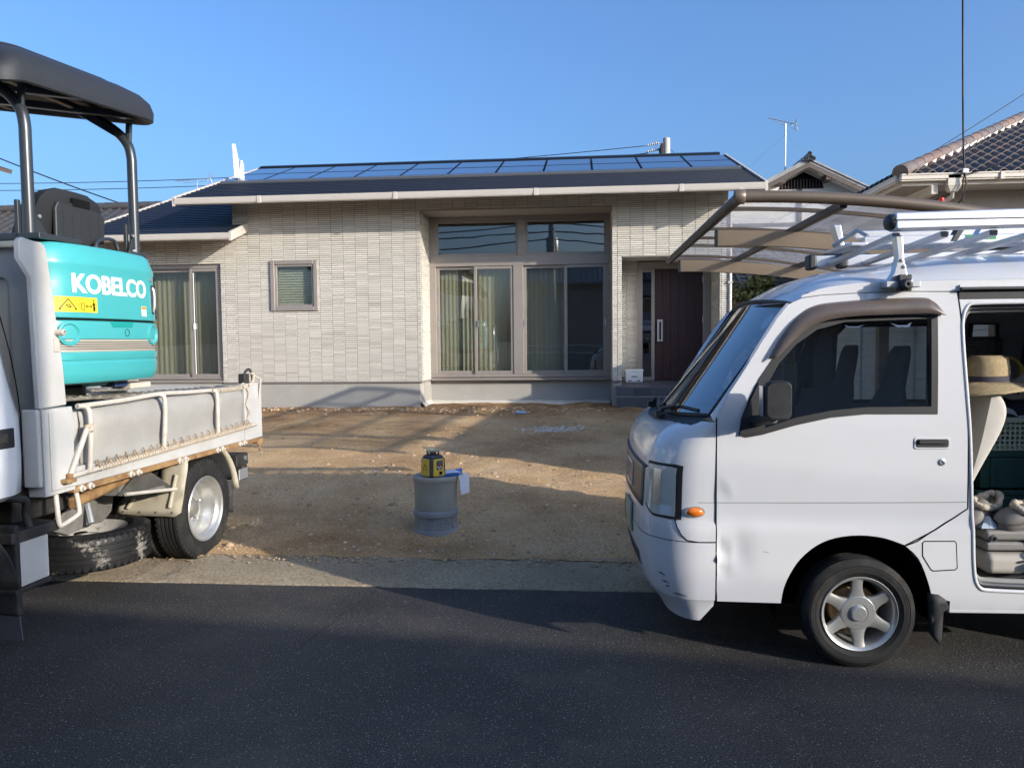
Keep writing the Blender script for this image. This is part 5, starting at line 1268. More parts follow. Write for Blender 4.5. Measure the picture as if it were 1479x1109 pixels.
def shell(rows, name, m, **kw):
    b = MB(); b.grid(rows); o = b.build(name, m, exc, smooth=kw.pop('smooth', 35), **kw); return o
# counterweight: rolls under, ledge groove, stripe recess, shoulder
cw = [(1.375,-.10),(1.385,-.045),(1.41,-.018),(1.45,-.005),(1.505,.0),(1.512,-.010),(1.522,-.010),(1.53,.0),(1.572,.002),(1.577,-.012),(1.655,-.012),(1.660,.0),(1.735,.0),(1.765,-.004),(1.772,-.02)]
b = MB(); rows = [body_ring(z, k) for z, k in cw]; b.grid(rows); b.add(rows[0], [tuple(range(len(rows[0])))]); b.add(rows[-1], [tuple(range(len(rows[-1])))]); b.build('counterweight', M_teal, exc, smooth=35)
b = MB(); b.grid([body_ring(z, k) for z, k in ((1.578,-.0105),(1.654,-.0105))]); b.build('silver_stripe', M_stripe, exc, smooth=60)
for z in (1.592, 1.606, 1.620, 1.634):
    b = MB(); b.grid([body_ring(z+dz, k) for dz, k in ((0,-.0095),(.005,-.0095))]); b.build('stripe_line', M_stripe2, exc, smooth=60)
# engine cover above
hood = [(1.785,-.018),(1.79,-.004),(1.82,.0),(2.0,-.006),(2.10,-.012),(2.115,-.006),(2.135,-.010),(2.19,-.035),(2.225,-.055),(2.243,-.09)]
b = MB(); rows = [body_ring(z, k) for z, k in hood]; b.grid(rows); b.add(rows[-1], [tuple(range(len(rows[-1])))]); b.build('engine_cover', M_teal, exc, smooth=32)
b = MB(); rows = [body_ring(z, k) for z, k in ((1.77,-.022),(1.79,-.022))]; b.grid(rows); b.build('cover_gap', M_dark, exc)
# the seams either side of the rear door
for y0, x0 in ((-.455,.50),):
    b = MB(); b.tube(spline([(.508,-.452,1.795),(.505,-.449,2.0),(.497,-.444,2.12),(.47,-.425,2.22)], 5), .012, 8); b.build('door_seam', M_blackp, exc, smooth=60)
b = MB(); b.tube(spline([(.590,.592,1.80),(.587,.590,2.0),(.58,.583,2.12),(.555,.565,2.21)], 5), .006, 6); b.build('door_seam', M_dark, exc, smooth=60)
def on_tail(y, z, up=0.002):
    """point on the tail surface at sideways position y"""
    r = body_ring(z, interp([(1.37,-.1),(1.45,-.005),(1.77,0),(1.8,0),(2.0,-.006),(2.1,-.012),(2.2,-.05)], z)[0])
    h = [p for p in r if p[0] > .30]
    for a, c in zip(h, h[1:]):
        if a[1] <= y <= c[1]:
            t = (y-a[1])/(c[1]-a[1]+1e-9); n = Vector((c[1]-a[1], a[0]-c[0], 0)).normalized()
            return Vector((lerp(a[0],c[0],t), y, z))+n*up, n
    return Vector((.5, y, z)), Vector((1,0,0))
# round rubber plugs and lifting eye
for (y, z, r) in ((-.321,1.690,.062),(.50,1.690,.062)):
    p, n = on_tail(y, z, .0); ang = math.atan2(n.y, n.x)
    b = MB(); b.lathe([(r+.016,-.012),(r+.012,.004),(r,.007),(r-.014,-.004),(.034,-.030),(.030,-.034),(0,-.034)], 24, (0,0,0), 'x'); o = b.build('socket', M_teal, exc, smooth=40); o.location = p; o.rotation_euler = (0,0,ang)
    b = MB(); b.lathe([(.031,-.033),(.031,-.024),(.024,-.020),(0,-.020)], 18, (0,0,0), 'x'); q = b.build('socket_plug', M_grease, exc, smooth=40); q.location = p; q.rotation_euler = (0,0,ang)
p, n = on_tail(.165, 1.70, .001); b = MB(); b.lathe([(.026,.002),(.022,.004),(.020,-.002),(.0,-.004)], 18, (0,0,0), 'x'); o = b.build('drain_hole', pm('teal_shade', (.008,.12,.11), rough=.6), exc, smooth=40); o.location = p; o.rotation_euler = (0,0,math.atan2(n.y,n.x))
b = MB(); 
for y in (.02,.10,.18): pass
b = MB(); p, n = on_tail(.12, 1.752, .003); b.hexa([(-.02,-.11,-.022),(.003,-.10,-.022),(.003,.10,-.018),(-.02,.11,-.018)], [(-.02,-.13,.02),(.003,-.12,.02),(.003,.12,.02),(-.02,.13,.02)]); o = b.build('notch', pm('teal_notch', (.010,.25,.23), rough=.4), exc, bev=.005); o.location = p-n*.004; o.rotation_euler = (0,0,math.atan2(n.y,n.x))
# lettering and labels, set on the curved cover
def curved_decal(o):
    me = o.data
    for v in me.vertices:
        u, w_, d = v.co.x*o['sx'], v.co.y, v.co.z
        p, n = on_tail(o['y0']+u, o['z0']+w_, .0035+max(0, d)); v.co = p
    o.location = (0,0,0); o.rotation_euler = (0,0,0); o.scale = (1,1,1)
    for k in ('sx','y0','z0'): del o[k]
    me.update()
def decal_text(name, text, m, size, y0, z0, bold, sx, spacing=1.0):
    o = letters(name, text, m, exc, size, (0,0,0), (0,0,0), bold, sx, .0008, spacing, .02); o['sx'] = sx; o['y0'] = y0; o['z0'] = z0; curved_decal(o); return o
def decal_patch(name, m, y0, y1, z0, z1, up=.0025, parent=None):
    b = MB(); P = []
    for i in range(9):
        y = lerp(y0, y1, i/8); P.append([tuple(on_tail(y, z, up)[0]) for z in (z0, (z0+z1)/2, z1)])
    b.grid(P); return b.build(name, m, parent or exc, smooth=60)
decal_text('maker_lettering', 'KOBELCO', M_lwhite, .160, .058, 1.993, .0035, .98, 1.0)
_lt = [o for o in exc.children if o.name.startswith('maker_lettering')]
for d_ in (-.0032, .0032):                       # the heavy strokes
    o = decal_text('maker_lettering', 'KOBELCO', M_lwhite, .160, .058+d_, 1.993+.001*(d_ > 0), .0035, .98, 1.0)
    for v_ in o.data.vertices: v_.co.x -= .0005*(1 if d_ < 0 else 2)
    _lt.append(o)
bm = bmesh.new()
for o in _lt: bm.from_mesh(o.data)
bm.to_mesh(_lt[0].data); bm.free()
for o in _lt[1:]: bpy.data.objects.remove(o)
yl = decal_patch('warning_label', M_yellow, -.392, -.112, 1.822, 1.915)
decal_patch('label_rule', M_ink, -.252, -.2495, 1.826, 1.912, .0035, yl)
def decal_tri(pts, w_, name='label_mark', m=None):
    b = MB()
    for a, c in zip(pts, pts[1:]+pts[:1]):
        d = Vector((c[0]-a[0], c[1]-a[1])).normalized(); nrm = Vector((-d.y, d.x))*w_/2
        q = [(a[0]-nrm.x,a[1]-nrm.y),(c[0]-nrm.x,c[1]-nrm.y),(c[0]+nrm.x,c[1]+nrm.y),(a[0]+nrm.x,a[1]+nrm.y)]
        b.add([tuple(on_tail(y, z, .0045)[0]) for y, z in q], [(0,1,2,3)])
    b.build(name, m or M_ink, yl)
decal_tri([(-.372,1.838),(-.272,1.838),(-.322,1.901)], .006); decal_tri([(-.335,1.862),(-.322,1.852),(-.305,1.852),(-.322,1.870)], .005)
decal_tri([(-.238,1.838),(-.215,1.838),(-.215,1.878),(-.238,1.878)], .004); decal_tri([(-.203,1.860),(-.160,1.860)], .005); decal_tri([(-.203,1.860),(-.195,1.868)], .005); decal_tri([(-.203,1.860),(-.195,1.852)], .005); decal_tri([(-.160,1.860),(-.168,1.868)], .005); decal_tri([(-.160,1.860),(-.168,1.852)], .005)
decal_tri([(-.142,1.832),(-.142,1.886)], .012); decal_tri([(-.142,1.894),(-.142,1.902)], .012); decal_tri([(-.154,1.872),(-.130,1.872)], .007); decal_tri([(-.136,1.832),(-.134,1.86)], .006)
wl = decal_patch('notice_label', M_lwhite, .345, .41, 1.815, 1.882); decal_patch('label_band', M_orange, .347, .408, 1.862, 1.880, .0035, wl)
for k in range(3): decal_patch('label_line', M_ink, .355, .40-.01*k, 1.826+k*.011, 1.829+k*.011, .0035, wl)
p, n = on_tail(.515, 1.935, .0); ang = math.atan2(n.y, n.x)
b = MB(); b.prism(rrect(-.026,.026,-.105,.105,.024), .012, lambda u, v, w_: (w_-.008, u, v)); o = b.build('latch_recess', M_blackp, exc, bev=.003); o.location = p; o.rotation_euler = (0,0,ang)
b = MB(); b.tube(spline([(.0,.002,-.085),(.010,.002,-.05),(.011,.002,.05),(.0,.002,.085)], 4), .011, 8); q = b.build('latch_handle', M_alu, exc, smooth=60); q.location = p; q.rotation_euler = (0,0,ang)
p, n = on_tail(.50, 2.075, .001); b = MB(); b.lathe([(.016,0),(.016,.006),(.005,.007),(.005,.002),(0,.002)], 14, (0,0,0), 'x'); o = b.build('key_lock', M_galv, exc, smooth=40); o.location = p; o.rotation_euler = (0,0,math.atan2(n.y,n.x))
# deck, seat, consoles
b = MB(); b.box(-.62, .45, -.46, .56, 2.235, 2.262); b.build('deck', M_blackp, exc, bev=.01)
b = MB(); b.box(.30, .56, -.46, -.10, 2.25, 2.285); b.box(.30, .52, .42, .62, 2.24, 2.275); b.build('post_plate', M_post, exc, bev=.006)
P = []
for (z, y0, y1, x0) in ((2.27,-.13,.53,.20),(2.36,-.135,.54,.215),(2.50,-.10,.535,.235),(2.58,-.055,.52,.24),(2.625,.0,.48,.24),(2.652,.08,.40,.235)):
    P.append([(x0-.13, lerp(y0,y1,0)+.01, z-.01)]+[(x0+.015*sin(pi*t), lerp(y0, y1, t), z) for t in (0,.06,.15,.3,.5,.7,.85,.94,1)]+[(x0-.13, y1-.01, z-.01)])
b = MB(); b.grid(P); b.grid([P[-1], [(p[0]-.0, p[1], p[2]+.006) for p in P[-1]]]); b.add(P[-1], [tuple(range(len(P[-1])))]); b.build('seat_back', M_seat, exc, smooth=60)
sb = MB(); sb.prism([(.03,2.29),(.50,2.29),(.515,2.50),(.49,2.545),(.37,2.56),(.36,2.60),(.20,2.605),(.185,2.565),(.06,2.57),(.035,2.52)], .03, lambda u, v, w_: (.245+w_, u, v)); shell_o = sb.build('seat_shell', M_blackp, exc, bev=.012)
sb = MB(); sb.box(.262,.279,.19,.355,2.555,2.61); sb.build('shell_slot', M_dark, shell_o)
for i in range(5):
    for j in range(9):
        if (i+j) % 1 == 0:
            q = MB(); q.lathe([(.0055,.0),(.0045,.003),(0,.003)], 6, (.275, .10+i*.085, 2.32+j*.024), 'x'); 
            if j == 0: st_ = MB()
            st_.v, st_.f, st_.t = (st_.v+q.v, st_.f+[tuple(x+len(st_.v) for x in f) for f in q.f], st_.t+q.t)
    st_.build('rib_studs', M_blackp, shell_o, stuff=True)
b = MB(); b.box(-.30, .20, -.05, .46, 2.262, 2.36); b.build('seat_cushion', M_seat, exc, bev=.05, segs=3)
# two posts curving forward to the canopy, base brackets, stay rod
for (y, zt, dz) in ((-.405,2.90,0),(.585,2.98,.03)):
    b = MB(); b.tube(spline([(.45,y,2.26),(.45,y,2.5),(.45,y,2.82+dz),(.448,y,2.93+dz),(.425,y,3.02+dz),(.36,y,3.10+dz),(.25,y,3.18+dz),(.12,y,3.25+dz)], 5), .034, 16); po = b.build('canopy_post', M_post, exc, smooth=60)
    b = MB(); b.prism([(0,2.27),(.12,2.27),(.03,2.38),(0,2.40)], .012, lambda u, v, w_: (.45+w_, y+.034+u if y < 0 else y-.034-u*.4, v)); b.build('gusset', M_post, po, bev=.002)
    b = MB(); b.lathe([(.012,.0),(.012,.012),(0,.014)], 8, (.468, y+.055 if y < 0 else y-.05, 2.395), 'x'); b.build('bolt', M_galv, po)
    b = MB(); b.box(.40,.425,y-.055,y-.03,2.25,2.48); b.build('post_strap', M_post, po, bev=.004)
    b = MB(); b.tube([(.43,y,3.03+dz),(.44,y,3.17+dz)], .022, 8); b.bar((.40,y,3.07+dz),(.10,y+(.16 if y < 0 else -.1),3.26+dz), .03, .05); b.build('roof_stay', M_post, po, smooth=40)
for y in (-.30,-.14,.50):
    b = MB(); b.lathe([(.014,.0),(.014,.014),(.0,.018)], 8, (.50, y, 2.278)); b.build('bolt', M_galv, exc)
b = MB(); b.tube(spline([(.35,.30,2.26),(.34,.33,2.33),(.33,.44,2.365),(.33,.53,2.36),(.34,.555,2.30)], 5), .014, 8); b.build('grab_rail', M_post, exc, smooth=60)
# canopy roof: dished plastic shell, rounded corners, swept up towards the front
def roof_z(x): return .16*(.62-x)*.9
cy0, cy1, cx0, cx1 = -.80, .705, -.95, .625
def ring(grow, z):
    pts = rrect(cx0-grow, cx1+grow, cy0-grow, cy1+grow, .20, 8)
    return [(x, y, 3.175+z+roof_z(x)+.03*(1-((y+.05)/.75)**2)+.075*y-.02-.05*max(0,(-y-.35)/.45)**2) for x, y in pts]
prof = [(-.06,.03),(-.03,-.005),(.0,-.012),(.012,.0),(.015,.06),(.0,.115),(-.04,.155),(-.12,.185),(-.18,.19),(-.19,.205),(-.24,.215)]
b = MB(); rows = [ring(g_, z) for g_, z in prof]; rows = [r+[r[0]] for r in rows]; b.grid(rows); b.add(rows[-1][:-1], [tuple(range(len(rows[-1])-1))])
cano = b.build('canopy', M_blackp, exc, smooth=45)
b = MB(); r1 = ring(-.05, .05); r2 = ring(-.42, .07); b.grid([r1+[r1[0]], r2+[r2[0]]]); b.build('canopy_lining', M_blackp, cano, smooth=40)
b = MB(); r2 = ring(-.42, .075); b.add(r2, [tuple(range(len(r2)))]); b.build('canopy_window', pm('smoked_panel', (.16,.145,.12), rough=.35), cano)
for y in (-.45, .0, .42):
    b = MB(); b.bar((cx0+.08,y,3.20+roof_z(cx0)), (cx1-.06,y,3.205+roof_z(cx1)), .06, .05); b.build('canopy_beam', M_post, cano, bev=.01)
for x in (-.55, .15):
    b = MB(); b.bar((x,cy0+.08,3.215+roof_z(x)), (x,cy1-.06,3.215+roof_z(x)), .05, .04); b.build('canopy_beam', M_post, cano, bev=.01)
# lever seen at the left edge, slewing frame and tracks
b = MB(); b.tube([(-.10,-.30,2.26),(-.08,-.22,2.50)], .012, 8); b.tube([(-.085,-.235,2.46),(-.055,-.12,2.62),(-.05,-.105,2.64)], [.016,.026,.022], 10); b.build('control_lever', M_blackp, exc, smooth=50)
b = MB(); b.box(-.50,.42,-.35,.48,1.34,1.40); b.build('slew_frame', M_dark, exc, bev=.02)
b = MB(); b.lathe([(.30,1.22),(.34,1.24),(.34,1.34),(.28,1.35)], 28, (0,.05,0)); b.build('slew_ring', M_chassis, exc, smooth=40)
b = MB(); b.box(-.3,.3,-.45,.62,1.05,1.24); b.box(.33,.48,.02,.22,1.345,1.40); b.build('undercarriage', M_teal, exc, bev=.02)
b = MB(); b.box(.40,.52,.22,.36,1.33,1.378); b.build('hose_block', pm('blue_hose', (.03,.05,.14), rough=.5), exc, bev=.012)
b = MB(); b.box(.38,.53,.37,.60,1.31,1.352); b.build('slide_block', M_cream, exc, bev=.008)
for x0 in (.36, -.58):
    pts = []
    ya, yb, zc, R = -.62, 1.62, 1.105, .195
    for k in range(9): a = pi/2+pi*k/8; pts.append((ya+R*cos(a), zc+R*sin(a)))
    for k in range(9): a = -pi/2+pi*k/8; pts.append((yb+.08+R*.75*cos(a), zc-.03+R*.82*sin(a)))
    loop = []
    for (p0, p1) in zip(pts, pts[1:]+pts[:1]):
        n_ = max(1, int(hypot(p1[0]-p0[0], p1[1]-p0[1])/.03)); loop += [(lerp(p0[0],p1[0],t/n_), lerp(p0[1],p1[1],t/n_)) for t in range(n_)]
    b = MB(); P = []
    for i, (y, z) in enumerate(loop):
        t = .012*((i % 3) == 0); dy, dz = y-.5*(ya+yb), z-zc; nz = 1 if z > zc else -1
        w1 = .012*noise.noise(Vector((y*6, z*5, x0)))
        P.append([(x0, y, z-nz*.01), (x0+.01, y, z+nz*(t+w1)), (x0+.08, y, z+nz*(t*.6+w1)), (x0+.15, y, z+nz*(t*.6-w1)), (x0+.22, y, z+nz*(t+w1)), (x0+.23, y, z-nz*.01)])
    P.append(P[0]); b.grid(P); tr = b.build('crawler_track', M_track, exc, smooth=50, solid=.02)
    for k in range(4):
        b = MB(); b.lathe([(0,.03),(.10,.03),(.12,.06),(.12,.17),(.10,.20),(0,.20)], 20, (x0, -.45+k*.62, 1.075), 'x'); b.build('track_roller', M_chassis, exc, smooth=40)
b = MB(); b.box(-.62,.62,1.35,1.62,.98,1.10); b.build('blade_arm', M_teal, exc, bev=.02)
# boom and arm folded forward, away over the far side of the truck
b = MB(); b.tube(spline([(-.6,.05,1.75),(-.95,.05,2.3),(-1.25,.05,2.65),(-1.7,.05,2.6)], 5), [.10]*5+[.12]*5+[.10]*6, 8); b.tube([(-1.68,.05,2.62),(-1.75,.05,1.55)], .08, 8); b.build('boom', M_teal, exc, smooth=40)
b = MB(); b.prism([(-1.85,1.55),(-1.55,1.5),(-1.5,1.15),(-1.75,1.05),(-1.98,1.25)], .45, lambda u, v, w_: (u, -.17+w_, v)); b.build('bucket', M_grease, exc, bev=.02)
# ------------------------------------------------------------------ the white kei van (x along it with the nose at -x, y into the picture)
M_van = pm('van_white', (.57, .57, .58), (.545, .545, .55), scale=1.5, rough=.22, coat=.6, dirt=(.52, .50, .46), dscale=2.2, damt=.25)
M_van2 = pm('van_bumper_white', (.56, .56, .575), (.53, .53, .54), scale=2, rough=.35, coat=.2, dirt=(.45, .43, .40), dscale=3, damt=.35)
M_vglass = glass_mat('van_glass', tint=(.66, .71, .72), ior=1.5, add=.11)
M_wsglass = glass_mat('windscreen_glass', tint=(.55, .61, .63), ior=1.5, add=.16)
M_seal = pm('black_seal', (.014, .014, .015), rough=.6)
M_visor = pm('smoke_visor', (.085, .066, .058), (.115, .092, .08), scale=5, rough=.28, spec=.5)
M_mirror = pm('mirror_plastic', (.010, .011, .013), (.020, .021, .023), scale=26, rough=.6, spec=.3, bump=.2, bscale=400, dirt=(.045,.046,.05), dscale=9, damt=.4)
M_lamp = pm('lamp_lens', (.42, .43, .37), (.50, .50, .44), scale=6, rough=.12, coat=.8, stretch=(1, 1, .3))
M_amber = pm('amber_lens', (.75, .19, .015), (.62, .13, .01), scale=30, rough=.2, coat=.6)
M_grille = pm('grille_bronze', (.14, .115, .09), (.17, .14, .11), scale=4, rough=.4, metal=.4)
M_plate = pm('plate_yellow', (.50, .41, .07), rough=.45)
M_cloth = pm('seat_cloth', (.055, .06, .066), (.07, .075, .08), scale=20, rough=.95)
M_trimg = pm('grey_interior', (.20, .20, .19), (.24, .235, .22), scale=5, rough=.8)
M_palegrey = pm('pale_seat_back', (.48, .45, .40), (.52, .49, .44), scale=4, rough=.8, dirt=(.28,.25,.2), dscale=3, damt=.4)
van = thing('van', 'small white van with dented front corner and its side door open', 'van', (1.365, 3.815, 0), radians(1.5))
VW = 1.475
def ye(z): return .06*max(0, (z-1.15)/.7)**1.5
def shoulder(z):
    if z > .728: return 0.0
    if z > .700: return -.010*(.728-z)/.028
    return -.010+.012*max(0, (.52-z)/.2)**2
def dent(s, z):
    d = 0
    for (a, c, ra, rc, h) in ((-.690,.60,.020,.05,.020),(-.680,.49,.028,.035,.014),(-.610,.585,.055,.10,.012),(-.695,.88,.022,.045,.009),(-.660,.905,.02,.03,-.005),(-.703,.545,.012,.022,-.022),(-.700,.65,.012,.02,-.012)):
        d += h*math.exp(-((s-a)/ra)**2-((z-c)/rc)**2)
    return d
def SP(s, z, out=0.0): return (s, ye(z)+shoulder(z)+dent(s, z)-out, z)
def vpanel(name, outline, holes, m=None, step=.03, out=0.0, parent=None, sm=50, solid=.006):
    b = MB(); b.panel(outline, holes, lambda u, v: SP(u, v, out), step); 
    for lp in [outline]+list(holes):                      # turned-in edge, kept apart from the face so the edge stays crisp
        q = []
        for i in range(len(lp)):
            a, c = lp[i], lp[(i+1) % len(lp)]; k = max(1, int(hypot(c[0]-a[0], c[1]-a[1])/step)); q += [(lerp(a[0],c[0],t/k), lerp(a[1],c[1],t/k)) for t in range(k)]
        q.append(q[0]); b.grid([[SP(u, v, out) for u, v in q], [SP(u, v, out-solid) for u, v in q]])
    return b.build(name, m or M_van, parent or van, smooth=sm)
ARCH = [(-.398,.325),(-.388,.397),(-.359,.473),(-.310,.549),(-.235,.615),(-.147,.653),(-.033,.667),(.082,.655),(.180,.621)]
ARCHR = [(.180,.621),(.246,.557),(.290,.456),(.318,.364)]
APIL = [(-.713,1.239),(-.646,1.363),(-.578,1.466),(-.494,1.600),(-.415,1.720),(-.362,1.784),(-.300,1.812)]
FRAME = [(.337,1.725),(.327,1.252),(-.008,1.253),(-.170,1.237),(-.334,1.201),(-.498,1.154),(-.575,1.141),(-.608,1.154),(-.597,1.232),(-.557,1.332),(-.510,1.426),(-.436,1.532),(-.362,1.609),(-.295,1.665),(-.212,1.704),(-.097,1.727)]
GLASS = [(.307,1.709),(.298,1.288),(-.008,1.286),(-.170,1.270),(-.334,1.237),(-.481,1.188),(-.498,1.282),(-.480,1.382),(-.413,1.499),(-.329,1.592),(-.229,1.661),(-.098,1.696)]
OPEN = [(1.22,1.780),(.512,1.782),(.480,1.773),(.455,1.723),(.449,1.641),(.462,1.377),(.482,1.113),(.497,.711),(.506,.475),(.530,.414),(.572,.398),(1.22,.386),(1.26,.42),(1.26,1.74)]
def sp2(l): return [(round(p[0],4), round(p[1],4)) for p in spline([(a, c, 0) for a, c in l], 3)]
ARCH = sp2(ARCH+ARCHR)
ARCHR = [p for p in ARCH if p[0] > .1875]; ARCH = [p for p in ARCH if p[0] <= .181]
door = vpanel('front_door', [(-.709,.331)]+ARCH+[(.290,.682),(.401,.750),(.473,.800),(.466,1.245),(.453,1.509),(.441,1.740),(.431,1.833),(.20,1.838),(0,1.834),(-.20,1.826)]+list(reversed(APIL)), [FRAME])
REAR = [(1.49,.305),(1.52,.40),(1.58,.52),(1.68,.61),(1.80,.655),(1.94,.655),(2.06,.61),(2.16,.52),(2.22,.40),(2.24,.34)]
side = vpanel('body_side', [(.185,.616),(.296,.676),(.407,.744),(.479,.796),(.472,1.245),(.459,1.509),(.447,1.740),(.437,1.836),(2.20,1.850),(2.26,1.60),(2.29,1.0),(2.29,.34)]+list(reversed(REAR))+[(1.48,.300),(.403,.304),(.403,.345)]+list(reversed(ARCHR)), [OPEN])
roofside = [(s, z) for s, z in [(-.296,1.818),(-.20,1.831),(0,1.839),(.20,1.843),(.431,1.839),(.60,1.842),(2.20,1.855)]]
def zE(s): return interp([(-.37,1.79),(-.30,1.826),(-.20,1.862),(-.05,1.882),(.15,1.888),(.4,1.892),(2.3,1.895)], s)[0]
def zC(s): return interp([(-.41,1.795),(-.375,1.82),(-.287,1.876),(-.195,1.925),(-.13,1.95),(-.05,1.972),(.2,2.005),(.474,2.05),(.774,2.068),(2.3,2.07)], s)[0]
b = MB(); P = []
for i in range(60):
    s = -.30+2.5*i/59; z0 = interp([(a, c) for a, c in roofside], s)[0]; P.append([SP(s, lerp(z0, zE(s), t), .002*(t > .5)) for t in (0, .35, .7, 1)])
b.grid(P); b.build('roof_edge', M_van, van, smooth=60)
b = MB(); P = []
for i in range(70):
    s = -.41+2.62*(i/69)**1.3; row = []
    for j in range(33):
        w = j/32*2-1; k = abs(w); y = VW/2+w*(VW/2-.062)
        q = 1-k**2.9
        s_ = s if s > -.29 else s
        e0, c0 = zE(max(s, -.37)), zC(s)
        row.append((s_+(.055*k**3 if s < -.2 else .055*k**3*max(0, (-s)/.2) if s < 0 else 0), y, e0+(c0-e0)*q))
    P.append(row)
b.grid(P); b.build('roof', M_van, van, smooth=60)
# nose surface
NT = [(.20,-.80,-.90,-.915),(.255,-.80,-.955,-.97),(.32,-.80,-.995,-1.01),(.36,-.80,-1.02,-1.035),(.46,-.80,-1.045,-1.062),(.60,-.80,-1.058,-1.078),(.70,-.80,-1.056,-1.076),(.78,-.80,-1.044,-1.062),(.95,-.80,-1.036,-1.054),(1.03,-.792,-1.022,-1.04),(1.09,-.777,-.998,-1.018),(1.13,-.760,-.972,-.995),(1.165,-.742,-.930,-.955),(1.19,-.728,-.885,-.912),(1.215,-.714,-.80,-.85)]
RC = .27
def NF(z, y, out=0.0):
    E, F, C = interp(NT, z); yy = y if y <= VW/2 else VW-y; y0 = ye(z)*.0
    if yy < RC:
        c = 1-(yy/RC); sn = sqrt(max(0, 1-c*c)); s = E+(F-E)*sn; nx, ny = -(sn*(1/(abs(F-E)+1e-6))), -(c/RC)
        n = Vector((nx, ny if y <= VW/2 else -ny, 0)).normalized()
    else:
        t = (VW/2-yy)/(VW/2-RC); s = F+(C-F)*(1-t*t); n = Vector((-1, 0, 0))
    sh = shoulder(z)*max(0, 1-yy/RC) if z < .73 else 0
    return (s+n.x*out, y+n.y*out+sh, z)
ys_n = [RC*(1-cos(pi/2*i/12)) for i in range(13)]; ys_n = ys_n + [lerp(RC, VW-RC, i/9) for i in range(1, 9)] + [VW-q for q in reversed(ys_n)]
def nose_part(name, zs, m, yr=ys_n, out=0.0, edge=True, parent=None):
    b = MB(); P = []
    for z in zs:
        row = [NF(z, y, out) for y in yr]
        if edge:
            E = interp(NT, z)[0]; row = [SP(lerp(-.7165, E, t), z, 0) for t in (0, .5)]+row+[(lerp(-.7165, E, t), VW, z) for t in (.5, 0)]
        P.append(row)
    b.grid(P); return b.build(name, m, parent or van, smooth=55)
nose_part('bumper', [.335,.345,.36,.41,.46,.52,.58,.625], M_van2)
nose_part('nose', [.629,.66,.70,.728,.74,.78,.85,.95,1.03,1.09,1.13,1.165,1.19,1.215], M_van)
# lower lip, number plate, bumper slot
b = MB(); P = []
for k, (z, d) in enumerate(((.334,.0),(.31,.03),(.26,.075),(.225,.10))):
    row = []
    for y in ys_n:
        s, yy, _ = NF(.335, y); row.append((lerp(s, -.75, d*3), lerp(yy, VW/2, d*.35), z))
    P.append([(-.72, .0+d*.2, .335-(.335-z)*.3)]+row+[(-.72, VW-d*.2, .335-(.335-z)*.3)])
b.grid(P); b.build('bumper_lip', M_van2, van, smooth=50)
b = MB(); P = [[NF(z, lerp(.34, 1.13, i/8), .004) for i in range(9)] for z in (.41,.45,.49)]; b.grid(P); b.build('bumper_slot', M_seal, van)
b = MB(); b.grid([[NF(z, y, .010) for y in (.50,.60,.72,.80)] for z in (.55,.63,.715)]); npl = b.build('number_plate', pm('plate_grey', (.34,.33,.31), rough=.5), van, solid=.004)
for q in ([NF(.552+i*.04, .503, .013) for i in range(5)], [NF(.552+i*.04, .797, .013) for i in range(5)], [NF(.552, .503+i*.074, .013) for i in range(5)], [NF(.712, .503+i*.074, .013) for i in range(5)]):
    b = MB(); b.tube(q, .0032, 6); b.build('plate_rim', M_plate, npl)
# grille band with a plain chrome-edged badge
b = MB(); P = [[NF(z, lerp(.235, VW-.235, i/14), .006) for i in range(15)] for z in (.755,.79,.86,.93,.965)]; b.grid(P); gr = b.build('grille', M_grille, van, smooth=50, solid=.006)
b = MB(); b.tube([NF(.968, lerp(.2, VW-.2, i/14), .004) for i in range(15)], .007, 6); b.build('grille_trim', M_seal, gr, smooth=50)
b = MB()
for zz in (.80,.92): b.tube([NF(zz, lerp(.60, .87, i/6), .008) for i in range(7)], .006, 6)
for yy in (.58,.89): b.tube([NF(lerp(.80,.92,i/4), yy, .008) for i in range(5)], .006, 6)
b.build('badge_rim', M_satin, gr, smooth=50)
b = MB(); b.grid([[NF(z, y, .008) for y in (.60,.68,.80,.87)] for z in (.81,.86,.91)]); b.build('badge', pm('badge_blue', (.02,.03,.09), rough=.3), gr)
# headlamps wrapped round the corners
for far in (0, 1):
    fy = (lambda y: VW-y) if far else (lambda y: y)
    def lamp_patch(name, m, y0, y1, z0, z1, out, parent, cut=0):
        b = MB(); P = []
        for i in range(11):
            y = lerp(y0, y1, i/10); lo = z0+cut*max(0, (i/10-.55)/.45)**1.2; P.append([NF(lerp(lo, z1-.006*(i in (0,10)), t), fy(y), out) for t in (0,.12,.5,.88,1)])
        b.grid(P); return b.build(name, m, parent, smooth=60)
    hl = lamp_patch('headlamp', M_seal, .0138, .186, .732, 1.005, .004, van, .045)
    lamp_patch('lamp_lens', M_lamp, .026, .177, .747, .992, .010, hl, .045)
    lamp_patch('lamp_reflector', M_satin, .075, .115, .80, .975, .0115, hl)
    lamp_patch('side_light', pm('clear_lens', (.55,.58,.62), rough=.1), .034, .075, .75, .80, .013, hl)
